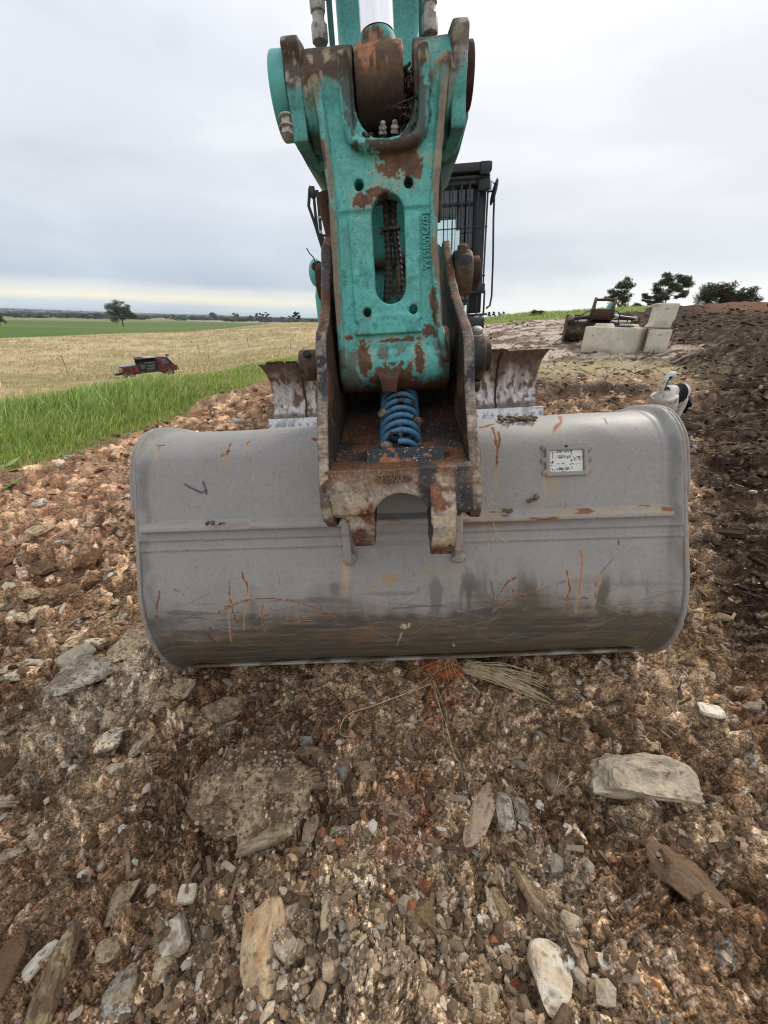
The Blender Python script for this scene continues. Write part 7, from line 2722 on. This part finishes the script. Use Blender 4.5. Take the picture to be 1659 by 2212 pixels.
MB().prism([(x0 + 3.98, 1.10), (x0 + 4.02, 1.60), (x0 + 4.40, 1.60), (x0 + 4.80, 1.12)], 'y', -.775, .775).build('side_window', M_dglass, ute, .01)
MB().prism([(x0 + 4.52, 1.64), (x0 + 4.53, 1.68), (x0 + 4.97, 1.13), (x0 + 4.93, 1.12)], 'y', -.68, .68).build('windscreen', M_dglass, ute)
MB().box((x0 + 3.6, -.80, 1.3), (.06, .04, .7)).build('cabin_pillar', M_black, ute)
MB().prism([(x0 + .55, .50), (x0 + .60, 1.12), (x0 + .75, 1.22), (x0 + 1.95, 1.22), (x0 + 1.95, .50)], 'y', -.85, .85).build('tub', M_red, ute, .04)
MB().box((x0 + 1.2, 0, 1.24), (1.2, 1.3, .05)).build('tub_cover', pmat('grey_blue_cover', (.30, .33, .40), .4, bump=0), ute, .02)
MB().box((x0 + .60, 0, 1.0), (.06, 1.5, .32)).build('rear_window', pmat('blue_grey_glass', (.25, .32, .42), .1, bump=0), ute)
for x in (x0 + 1.30, x0 + 1.75):
    MB().box((x, -.865, .9), (.035, .01, .5), (0, -12, 0)).build('panel_seam', M_pink, ute)
MB().box((x0 + 2.75, 0, .62), (1.65, 1.6, .2)).build('tray', M_black, ute, .02)
MB().box((x0 + 2.85, .75, 1.25), (1.5, .05, 1.1)).build('canopy_wall', M_black, ute)
MB().box((x0 + 3.5, 0, 1.25), (.06, 1.55, 1.1)).build('canopy_wall', M_black, ute)
MB().box((x0 + 2.95, .02, 1.80), (1.35, 1.6, .05)).build('canopy_roof', pmat('pale_tarp', (.45, .40, .34), .7, bump=0), ute, .01)
for z in (.85, 1.10, 1.36):
    MB().box((x0 + 3.0, -.55, z), (.85, .35, .19)).build('drawer', M_int, ute, .015)
MB().prism([(x0 + 1.55, 2.10), (x0 + 1.55, 2.13), (x0 + 2.75, 1.86), (x0 + 2.75, 1.83)], 'y', -1.35, -.25).build('raised_door', M_pink, ute)
MB().prism([(x0 + 1.95, 1.80), (x0 + 1.95, 1.92), (x0 + 2.7, 1.86), (x0 + 2.7, 1.78)], 'y', -1.0, -.2).build('door_lining', pmat('pale_lining', (.5, .48, .42), .7, bump=0), ute)
mb = MB().lathe([(0, .20), (.01, .36), (.05, .38), (.17, .38), (.22, .35), (.22, .20)], (x0 + 2.30, -.80, 1.10), (0, 1, 0), 28)
sw = mb.build('spare_wheel', M_rubber, ute, smooth=True)
MB().cyl((x0 + 2.30, -.81, 1.10), (x0 + 2.30, -.62, 1.10), .19, n=20).build('rim', M_int, sw)
for xw in (x0 + 1.2, x0 + 4.55):
    for yw in (-.86, .64):
        w_ = MB().lathe([(0, .22), (.02, .36), (.2, .36), (.22, .22)], (xw, yw, .36), (0, 1, 0), 24).build('wheel', M_rubber, ute, smooth=True)
        MB().cyl((xw, yw - .005, .36), (xw, yw + .225, .36), .2, n=18).build('rim', M_int, w_)
MB().tube([(x0 + 5.0, -.78, 1.05), (x0 + 4.72, -.80, 1.42), (x0 + 4.55, -.80, 1.72), (x0 + 4.55, -.80, 1.86)], .055, 8).box((x0 + 4.63, -.80, 1.90), (.26, .12, .12)).build('snorkel', M_black, ute)
MB().box((x0 + .25, 0, .58), (.55, 1.3, .05)).box((x0 + .25, -.5, .66), (.5, .03, .12)).build('rear_step', M_black, ute)
MB().box((x0 + 4.55, -.93, 1.16), (.14, .12, .12)).build('wing_mirror', M_black, ute, .02)
MB().tube([(x0 + 2.1, -.1, 1.8), (x0 + 2.1, -.1, 2.2)], .015, 5).build('aerial', M_black, ute)

# ------------------------------------------------------------------ concrete blocks


def c7(x, y):
    return ((1800 + x / 3.318) / 1.507, (880 + y / 3.318) / 1.507)


def paint_conc(stain):
    def f(V, N, cv):
        q = fbm(V * 5, 5, 3)
        h = fbm(V * 22, 4, 4)
        c = mixc(np.tile((.70, .65, .54), (len(V), 1)), (.58, .53, .42), ss(.40, .62, q))
        c = mixc(c, (.64, .62, .54), ss(.52, .68, h) * .6)
        c = mixc(c, (.24, .20, .15), ss(.68, .74, h) * .6)
        z0, z1 = V[:, 2].min(), V[:, 2].max()
        c = mixc(c, (.36, .22, .12), ss(.30, .0, (V[:, 2] - z0) / (z1 - z0) + (q - .5) * .5) * stain)
        if cv is not None:
            c = mixc(c, (.42, .32, .20), ss(.4, .9, cv + (h - .5)) * .6)
        return np.c_[c, np.full(len(V), .95)]
    return f


M_conc = vmat('concrete', .9, 0, .10, 40, .4, 60, .004, .08)


def cblock(bl_, br_, hpx, depth, label, stain, z0=None, key=True, lift_from=None, extra=0, rot=0):
    A, _ = G(*bl_)
    B, _ = G(*br_)
    r = math.hypot(A[0], A[1])
    t = (A - CP) @ F
    A, B = Vector(A), Vector(B)
    zb = max(A.z, B.z) - .04 if z0 is None else z0
    d = Vector((B.x - A.x, B.y - A.y, 0))
    w = d.length
    h = hpx / FPX * t * .98
    ang_ = math.atan2(d.y, d.x) + rot
    mb = MB().box((w / 2, depth / 2, h / 2), (w, depth, h))
    return A, w, h, ang_, zb, t


A, w, h, an, zb, t = cblock(c7(290, 885), c7(822, 905), 52, .66, '', .6)
print('block1', w, h, t)
mb = MB().box((w / 2, .34, h / 2), (w, .68, h))
o = fuse('concrete_block', mb, .02, M_conc, None, paint=paint_conc(.75), relax=2, bumpy=.012, bscale=8)
o.matrix_world = Matrix.Translation((A.x, A.y, zb)) @ Matrix.Rotation(an - D2R(3), 4, 'Z')
tag(o, 'long pale concrete block lying in front of the dark tilting bucket', 'concrete block')
for x in (w * .22, w * .72):
    k = MB().prism([(x - .17, h - .01), (x + .17, h - .01), (x + .12, h + .07), (x - .12, h + .07)], 'y', .2, .55).build('interlock_stud', M_conc, o, .01, paint=paint_conc(0))
sl = MB().box((0, 0, .02), (.30, .22, .035)).build('slate_plate', pmat('dark_slate', (.07, .08, .10), .5, bump=.1), None, .004)
sl.matrix_world = Matrix.Translation((A.x, A.y, zb)) @ Matrix.Rotation(an, 4, 'Z') @ Matrix.Translation((w * .74, .12, h + .0))
tag(sl, 'flat dark blue-grey plate lying on the long pale block', 'plate')
A2, w2, h2, an2, zb2, t2 = cblock(c7(975, 892), c7(1215, 884), 58, .75, '', .5)
print('block2', w2, h2, t2)
w2 = .40
h2 = .475
for i, (dx, rz, st, lab) in enumerate(((0, 0, .6, 'lower concrete block of the stack, end-on and stained at its foot'), (-.02, 2.5, .12, 'upper concrete block of the stack with a notched left edge'))):
    mb = MB().box((w2 / 2, .4, h2 / 2), (w2, .8, h2 - .015))
    cut = []
    if i:
        cut = [MB().prism([(-.02, h2 * .1), (.05, h2 * .16), (.05, h2 * .86), (-.02, h2 * .92)], 'y', -.1, 1.6), MB().prism([(w2 + .02, h2 * .3), (w2 - .03, h2 * .36), (w2 - .03, h2 * .0), (w2 + .02, -.02)], 'y', -.1, 1.6)]
    o = fuse('concrete_block', mb, .02, M_conc, None, cut=cut, paint=paint_conc(st), relax=2, bumpy=.012, bscale=8)
    o.matrix_world = Matrix.Translation((A2.x + dx, A2.y, zb2 + i * (h2 + .005))) @ Matrix.Rotation(an2 + D2R(-8 + rz), 4, 'Z')
    tag(o, lab, 'concrete block', 'stacked concrete blocks')

# ------------------------------------------------------------------ dark tilting bucket and a teal casting behind the blocks
Pt, tt_ = G(*c7(420, 850))
rt_ = math.hypot(Pt[0], Pt[1]) + 1.2
Pt = at_range(*c7(460, 760), rt_)
tb = empty('tilting_bucket', 'dark rusty tilting bucket with hydraulic cylinders parked behind the long pale block', 'excavator bucket', None,
           Matrix.Translation(Vector(Pt) + Vector((.10, 0, -.02))) @ Matrix.Rotation(D2R(-18), 4, 'Z') @ Matrix.Diagonal((.84, .85, .60, 1)))
M_db = pmat('dark_worn_steel', (.045, .035, .03), .5, .3, (.15, .085, .05), 5, .48, .62, .4, 30, .004, .25)
prof2, _ = catmull([(.9, .95), (.45, .95), (.12, .85), (-.05, .60), (-.06, .30), (.08, .06), (.3, -.02), (.9, 0)], 40)
mb = MB().prism([tuple(p) for p in prof2], 'x', -1.0, .9)
mb.build('shell', M_db, tb, smooth=True)
for x in (-1.02, .90):
    MB().prism([(y * 1.04 - .02, z * 1.03) for y, z in prof2], 'x', x, x + .025).build('side_plate', M_rustb, tb)
MB().box((-.05, .35, 1.02), (2.0, .12, .07)).build('top_beam', M_rustb, tb, .01)
MB().box((.94, .1, .90), (.05, .25, .34)).build('end_bracket', M_rusto, tb, .01)
for s in (-1, 1):
    MB().prism(lever(.05, 1.62, .09, .15, 1.15, .20), 'x', -.10 + s * .26 - .035, -.10 + s * .26 + .035).build('hitch_ear', M_rusto, tb, .01)
MB().cyl((-.36, .05, 1.62), (.16, .05, 1.62), .05, n=20).build('hitch_pin', M_rustb, tb)
MB().prism([(-.10, .88), (-.15, 1.05), (-.08, 1.28), (.25, 1.28), (.3, .88)], 'x', -.42, .20).build('tilt_box', M_rustb, tb, .02)
MB().cyl((-.85, -.02, .90), (-.38, -.02, 1.0), .07, n=18).build('tilt_cylinder', M_black, tb, smooth=True)
c_ = MB().cyl((.20, -.02, 1.02), (.78, -.02, .93), .07, n=18).build('tilt_cylinder', M_black, tb, smooth=True)
MB().cyl((.24, -.03, 1.015), (.34, -.03, 1.0), .075, n=18).build('white_label', pmat('white_label', (.6, .6, .58), .5, bump=0), c_)
for x in (-.92, .80):
    MB().cyl((x, -.08, .80), (x, .12, 1.0), .09, n=18).build('cylinder_boss', M_rusto, tb, .01)
for k, pts in enumerate((((-.35, -.1, 1.25), (-.55, -.15, 1.15), (-.75, -.15, .95), (-.7, -.12, .75), (-.4, -.12, .82)), ((-.30, -.14, 1.0), (-.5, -.2, .75), (-.8, -.18, .72), (-.85, -.1, .95)),
                         ((.16, -.1, 1.25), (.32, -.2, 1.1), (.35, -.2, .8)), ((.16, -.12, 1.1), (.05, -.2, .95), (.3, -.2, .75), (.55, -.2, .78), (.6, -.1, .98)))):
    P_, _ = catmull(pts, 30)
    MB().tube([tuple(p) for p in P_], .018, 6).build('hydraulic_hose', M_rubber, tb, smooth=True)
Pc = at_range(*c7(600, 498), rt_ + .7, False)
mb = MB()
mb.prism([(-.36, 0), (-.34, .20), (-.22, .36), (-.20, .62), (-.08, .82), (.10, .84), (.20, .70), (.14, .52), (.16, .36), (.42, .22), (.48, 0)], 'y', -.15, .15)
tc = fuse('teal_casting', mb, .02, M_teal, None, cut=[MB().cyl((.02, -.3, .68), (.02, .3, .68), .055), MB().cyl((.02, -.3, .20), (.02, .3, .20), .08)], relax=2)
tc.matrix_world = Matrix.Translation((Pc[0], Pc[1], Pc[2])) @ Matrix.Scale(.40, 4)
tag(tc, 'bright teal machine casting standing behind the dark tilting bucket', 'machine part')
MB().box((.03, 0, -.75), (.7, .5, 1.5)).build('foot', M_rustb, tc)
# fence of pale sticks: timber offcuts by the blocks
for i, (u0, v0, u1, v1) in enumerate(((1418, 775, 1475, 762), (1452, 785, 1500, 768), (1400, 770, 1412, 762))):
    A_, _ = G(u0, v0)
    B_, _ = G(u1, v1)
    A_[2] = gheight([A_[0]], [A_[1]])[0] + .03
    B_[2] = gheight([B_[0]], [B_[1]])[0] + .06
    o = MB().tube([tuple(A_), tuple((A_ + B_) / 2 + [0, 0, .03]), tuple(B_)], [.022, .026, .015], 7).build('branch', pmat('grey_branch', (.26, .22, .18), .85, 0, None, 10))
    tag(o, ['pale dead branch lying at the foot of the stacked blocks', 'pale dead branch right of the stacked blocks on dark mulch', 'short pale stick against the left corner of the stacked blocks'][i], 'branch', 'dead branches by the blocks')

# ------------------------------------------------------------------ dog


def paint_dog(V, N, cv):
    n = len(V)
    f = fbm(V * 30, 3, 3)
    c = np.tile((.66, .64, .58), (n, 1))
    c = mixc(c, (.50, .46, .40), ss(.45, .7, fbm(V * 9, 3, 5)) * .5)
    x, y, z = V[:, 0], V[:, 1], V[:, 2]
    w = (f - .5) * .05
    # saddle patch on the back and flank
    e = np.sqrt(((x - .245) / .105) ** 2 + ((z - .43) / .115) ** 2) + (fbm(V * 14, 3, 9) - .5) * .8
    c = mixc(c, (.018, .018, .020), ss(1.05, .95, e))
    # stripe down the root of the tail on both sides of a white line
    e = np.sqrt(((x + .055) / .040) ** 2 + ((z - .52) / .085) ** 2) + w * 8
    c = mixc(c, (.02, .02, .022), ss(1.05, .9, e) * ss(.006, .014, np.abs(y)) * ss(.455, .475, z))
    # head and ears black
    c = mixc(c, (.018, .018, .02), ss(.475, .50, x + w * .4))
    # flecks on the thighs
    c = mixc(c, (.16, .15, .14), ss(.70, .74, fbm(V * 26, 2, 31)) * ss(.2, .1, x) * .7)
    return np.c_[c, np.full(n, .85)]


mb = MB()
mb.ell((.03, 0, .40), (.115, .088, .115))                 # rump
mb.ell((.17, 0, .405), (.15, .080, .100))
mb.ell((.32, 0, .385), (.145, .092, .130), (0, 8, 0))       # deep chest
mb.tube([(.36, 0, .43), (.44, 0, .41), (.50, 0, .355), (.54, 0, .30)], [.085, .070, .058, .055], 14)   # lowered neck
mb.ell((.57, 0, .265), (.070, .060, .058), (0, 35, 0))
mb.tube([(.59, 0, .245), (.64, 0, .195), (.665, 0, .165)], [.042, .030, .020], 12)                      # muzzle to the ground
for s in (-1, 1):
    mb.tube([(.545, s * .045, .305), (.535, s * .075, .285), (.545, s * .082, .245)], [.022, .020, .008], 8)   # drop ears
    # hind leg: thigh forward to the knee, back to the hock, straight shank
    mb.tube([(.01, s * .055, .40), (.055, s * .075, .30), (.075, s * .078, .235)], [.080, .062, .038], 12)
    mb.tube([(.075, s * .078, .235), (.02, s * .076, .175), (-.045, s * .074, .135)], [.038, .025, .018], 10)
    mb.tube([(-.045, s * .074, .135), (-.038, s * .074, .07), (-.030, s * .074, .022)], [.018, .014, .016], 10)
    mb.ell((-.010, s * .074, .014), (.034, .021, .015))
    mb.tube([(.33, s * .062, .36), (.345, s * .070, .27), (.335, s * .070, .20)], [.048, .034, .024], 10)
    mb.tube([(.335, s * .070, .20), (.345, s * .070, .10), (.342, s * .070, .022)], [.023, .016, .016], 10)
    mb.ell((.358, s * .070, .014), (.034, .020, .015))
# tail curled up and over
mb.tube([(-.06, 0, .44), (-.085, .0, .50), (-.075, .0, .565), (-.035, -.005, .615), (.015, -.01, .62), (.04, -.012, .585), (.028, -.012, .555)], [.030, .030, .031, .036, .036, .030, .016], 12)
dog = fuse('dog', mb, .008, vmat('short_fur', .8, 0, .12, 60, .4, 90, .004, .15), None, paint=paint_dog, relax=3, bumpy=.006, bscale=60)
Pd, td = G(1404, 944)
Pd[2] = gheight([Pd[0]], [Pd[1]])[0]
dog.matrix_world = Matrix.Translation(Vector(Pd)) @ Matrix.Rotation(D2R(33), 4, 'Z') @ Matrix.Scale(.92, 4)
tag(dog, 'white dog with a black back patch and curled tail sniffing behind the bucket', 'dog')
MB().lathe([(-.012, .066), (-.012, .071), (.012, .069), (.012, .064)], (.475, 0, .385), (.75, 0, -.65), 24).build('collar', pmat('pink_collar', (.55, .05, .14), .5, bump=0), dog)

# ------------------------------------------------------------------ timber, straw, stalks
M_wood = pmat('weathered_timber', (.20, .13, .08), .85, 0, (.32, .23, .15), 40, .45, .62, .8, 90, .004, .3)


def splinter(u0, v0, u1, v1, wpx, label, m=None, n=1, thick=.5, name='timber_piece', cat='wood', lift=.004):
    A_, _ = G(u0, v0)
    B_, _ = G(u1, v1)
    A_[2] = gheight([A_[0]], [A_[1]])[0]
    B_[2] = gheight([B_[0]], [B_[1]])[0]
    t = (A_ - CP) @ F
    w = wpx / FPX * t
    A_, B_ = Vector(A_), Vector(B_)
    d = B_ - A_
    L = d.length
    mb = MB()
    for k in range(n):
        o = (k - (n - 1) / 2) * w / n
        ww = w / n * .96
        a0 = rnd.uniform(0, .16) * L if n > 1 else 0
        b0 = L - (rnd.uniform(0, .22) * L if n > 1 else 0)
        h = w * thick * rnd.uniform(.75, 1.1)
        j = lambda q: rnd.uniform(-q, q)
        mb.add([(a0 + j(.02) * L, o - ww / 2, 0), (b0, o - ww / 2 * .7, j(.1) * h), (b0 - .05 * L, o + ww / 2 * .6, 0), (a0, o + ww / 2, 0),
                (a0 + .03 * L, o - ww / 2 * .9, h), (b0 - .08 * L, o - ww * .3, h * .8), (b0 - .10 * L, o + ww * .4, h * .75), (a0 + .02 * L, o + ww / 2 * .9, h * .95)],
               [(0, 3, 2, 1), (4, 5, 6, 7), (0, 1, 5, 4), (1, 2, 6, 5), (2, 3, 7, 6), (3, 0, 4, 7)])
    o = mb.build(name, m or M_wood, None, w * .03)
    o.matrix_world = Matrix.Translation(A_ + Vector((0, 0, lift - .2 * w * thick))) @ d.to_track_quat('X', 'Z').to_matrix().to_4x4()
    return tag(o, label, cat)


M_wood2 = pmat('orange_timber', (.33, .19, .09), .85, 0, (.18, .10, .06), 40, .45, .62, .6, 90, .003, .3)
M_wood3 = pmat('pale_timber', (.42, .34, .24), .85, 0, (.28, .20, .13), 40, .45, .62, .6, 90, .003, .3)
M_wood4 = pmat('dark_timber', (.10, .065, .042), .85, 0, (.17, .11, .07), 40, .45, .62, .6, 90, .003, .3)
for k in range(3):
    splinter(612 + k * 3, 1790 - k * 13, 714 - k * 3, 1738 - k * 12, 17, ['lower split layer of the thick splintered timber across the boulder', 'middle split layer of the thick splintered timber across the boulder', 'upper split layer of the thick splintered timber across the boulder'][k], M_wood, 2, .8, lift=.05)
splinter(230, 1925, 268, 1890, 16, 'orange-brown splinter stuck in the dark soil left of centre', M_wood2, 2)
splinter(286, 1912, 292, 1862, 11, 'upright brown splinter beside the flat tan stone', M_wood, 1)
splinter(500, 1962, 534, 1900, 11, 'brown lath slanting above the curved cream rock', M_wood, 1)
splinter(640, 1955, 655, 1915, 12, 'short dark brown splinter above the curved cream rock', M_wood4, 1)
splinter(385, 1903, 408, 1880, 7, 'small pale sliver above the white squarish block', M_wood3, 1)
splinter(283, 1684, 330, 1681, 3, 'thin straw-coloured stalk lying right of the pale oblong stone', M_wood3, 1)
splinter(310, 1680, 352, 1655, 14, 'reddish brown bark piece above the straw-coloured stalk', M_wood, 2)
splinter(0, 1758, 55, 1738, 15, 'pale split timber at the left edge among clods', M_wood3, 2)
splinter(0, 1778, 48, 1768, 12, 'dark split timber under the pale one at the left edge', M_wood, 2)
splinter(352, 1723, 380, 1750, 9, 'dark brown bark stick pointing at the soil-caked boulder', M_wood4, 1)
splinter(895, 1960, 985, 2090, 9, 'long thin dark root running down the centre right', M_wood4, 1, .8)
splinter(1590, 1860, 1605, 1810, 14, 'smooth brown timber end at the right edge of the dark soil', M_wood, 1)
splinter(1350, 2085, 1385, 2075, 8, 'short grey-brown stick at the lower right', M_wood, 1)
M_straw = pmat('dry_straw', (.66, .55, .36), .7, 0, (.48, .37, .21), 30, .4, .6, 0)


def gp(u, v, lift=.006):
    P, _ = G(u, v)
    P[2] = gheight([P[0]], [P[1]])[0] + lift
    return P


mb = MB()
for k in range(85):
    f = rnd.random()
    u1 = 1010 + 180 * rnd.random() ** .8
    v1 = 1446 + (u1 - 1000) * .36 * (.3 + f) + rnd.uniform(-8, 10)
    A_ = gp(1000 + rnd.uniform(-6, 10), 1448 + rnd.uniform(-4, 16), .018)
    B_ = gp(u1, min(v1, 1525), rnd.uniform(.004, .03))
    mid = (A_ + B_) / 2 + [rnd.uniform(-.01, .01), rnd.uniform(-.01, .01), rnd.uniform(.005, .03)]
    P_, _ = catmull([A_, mid, B_], 8)
    mb.tube([tuple(p) for p in P_], [.0017] * 4 + [.0014] * 3 + [.0006], 4)
tag(mb.build('straw_tuft', M_straw), 'dry straw tuft fanning out to the right of the red root-bound clod', 'straw', kind=None)
mb = MB()
for k in range(26):
    A_ = gp(rnd.uniform(930, 1010), rnd.uniform(1436, 1460), .03)
    B_ = gp(rnd.uniform(870, 1030), rnd.uniform(1455, 1505), .01)
    mid = (A_ + B_) / 2 + [rnd.uniform(-.03, .03), rnd.uniform(-.02, .02), rnd.uniform(.0, .04)]
    P_, _ = catmull([A_, mid, B_], 8)
    mb.tube([tuple(p) for p in P_], .0006, 4)
tag(mb.build('root_hairs', M_straw), 'tangle of fine dry roots over the red clod under the bucket', 'roots')
for i, (pts, r, lab) in enumerate(((((930, 1488), (870, 1515), (800, 1545), (755, 1572), (738, 1595), (738, 1610), (762, 1617)), .0016, 'long curved dry stalk bending left from the red clod'),
                                   (((934, 1478), (948, 1545), (960, 1590), (975, 1640), (992, 1675)), .0012, 'longest straight dry stalk running down from the red clod'),
                                   (((938, 1480), (955, 1530), (962, 1560), (963, 1600)), .0011, 'dry stalk beside the longest one, ending halfway'),
                                   (((928, 1478), (945, 1530), (953, 1575), (956, 1610)), .0009, 'thinnest dry stalk left of the longest one'),
                                   (((712, 1445), (705, 1480), (697, 1520)), .0008, 'single green-tan grass stem hanging below the bucket edge'))):
    P_, _ = catmull([gp(u, v, .012 + .01 * math.sin(q)) for q, (u, v) in enumerate(pts)], 30)
    tag(MB().tube([tuple(p) for p in P_], r, 5).build('dry_stalk', M_straw, smooth=True), lab, 'stalk')


def sprig(pts, r, label, parent=None):
    mb = MB()
    for br in pts:
        P_, _ = catmull(br, 14)
        mb.tube([tuple(p) for p in P_], [r] * 9 + [r * .7] * 4 + [r * .4], 4)
    return tag(mb.build('dry_sprig', M_straw, smooth=True), label, 'sprig')


b0 = gp(1190, 1725, .0)
sprig([[b0, gp(1205, 1705, .03), gp(1222, 1690, .045)], [b0, gp(1212, 1712, .02), gp(1248, 1686, .03)], [b0, gp(1200, 1700, .03), gp(1202, 1680, .05)], [gp(1208, 1706, .02), gp(1225, 1700, .02), gp(1235, 1712, .01)]], .0011, 'little pale dry sprig beside the brown three-sided stone')
b0 = gp(198, 1200, .0)
sprig([[b0, b0 + [-.02, .0, .06], b0 + [-.05, .01, .11]], [b0, b0 + [.03, 0, .07], b0 + [.03, 0, .13]], [b0 + [-.02, 0, .06], b0 + [.0, 0, .10], b0 + [-.01, 0, .14]]], .0022, 'forked pale dry sprig standing on clods left of the bucket')


def bpt(u, v, off=.004):
    h = bhit(u, v)
    y, z = np.interp(h[1], bs_, bp[:, 0]), np.interp(h[1], bs_, bp[:, 1])
    p = MM @ np.array([h[0], y - off - .03 * (1150 > v > 1085), z]) + MO
    return p


sprig([[bpt(1050, 1075), bpt(1058, 1110, .02), bpt(1060, 1130, .03)], [bpt(1060, 1130, .03), bpt(1048, 1160, .03), bpt(1036, 1185, .02)], [bpt(1060, 1130, .03), bpt(1080, 1148, .03), bpt(1098, 1160, .02)],
       [bpt(1060, 1130, .03), bpt(1052, 1155, .03), bpt(1050, 1175, .03)], [bpt(1045, 1068), bpt(1060, 1080, .02), bpt(1078, 1085, .02)], [bpt(1055, 1100, .02), bpt(1070, 1098, .02), bpt(1078, 1106, .02)]], .0009, 'pale rootlet dangling over the rib beside the coupler')
# mud lumps lying on rib and bucket top
for i, (u, v, w, lab) in enumerate(((1148, 1078, .013, 'upright dried mud lump on the rib under the data plate'), (467, 1118, .012, 'crumb of dried mud on the left end of the rib'), (490, 1120, .008, 'smaller mud crumb beside the one on the left rib'),
                                    (1088, 1092, .013, 'flat patch of mud on the rib beside the coupler'))):
    P = bpt(u, v, .014)
    mb = MB()
    for q in range(5):
        mb.ell((rnd.uniform(-1, 1) * w, rnd.uniform(-.4, .4) * w, rnd.uniform(-.2, 1.2) * w * (1.3 if i == 0 else .4)), (w * .6, w * .5, w * .55), None, 9, 6)
    o = fuse('mud_crumb', mb, w * .15, M_rusty, None, relax=1, bumpy=w * .4, bscale=120, paint=lambda V, N, cv: np.c_[mixc(np.tile((.22, .17, .11), (len(V), 1)), (.12, .085, .055), ss(.45, .6, fbm(V * 120, 3, 3))), np.full(len(V), .95)])
    o.location = P
    tag(o, lab, 'mud')
mb = MB()
for q in range(42):
    u = 1062 + 78 * rnd.random()
    h = bhit(u, 897 - (u - 1050) * .035)
    p = MM @ np.array([h[0] + rnd.uniform(-.01, .01), 1.335 + rnd.uniform(-.03, .03), .928 + rnd.uniform(0, .008)]) + MO
    mb.ell(tuple(p), (rnd.uniform(.004, .016), .008, rnd.uniform(.003, .007)), None, 6, 4)
tag(mb.build('mud_ridge', pmat('dry_mud', (.20, .14, .09), .9, 0, (.10, .07, .05), 60)), 'ridge of caked mud on the bucket\'s top edge before the blade', 'mud')


# ------------------------------------------------------------------ thin air haze over the plain
hz, hnt, hbs = newmat('haze')
hnt.nodes.remove(hbs)
pv = nd(hnt, 'ShaderNodeVolumePrincipled')
pv.inputs['Color'].default_value = (.80, .88, .97, 1)
pv.inputs['Density'].default_value = .00011
pv.inputs['Anisotropy'].default_value = 0.0
hnt.links.new(pv.outputs[0], [n for n in hnt.nodes if n.type == 'OUTPUT_MATERIAL'][0].inputs['Volume'])
zlo = float(gz_.min()) - 1.0
tag(MB().box((0, 0, (zlo + 44) / 2), (18400, 18400, 44 - zlo)).build('haze', hz), kind='stuff')
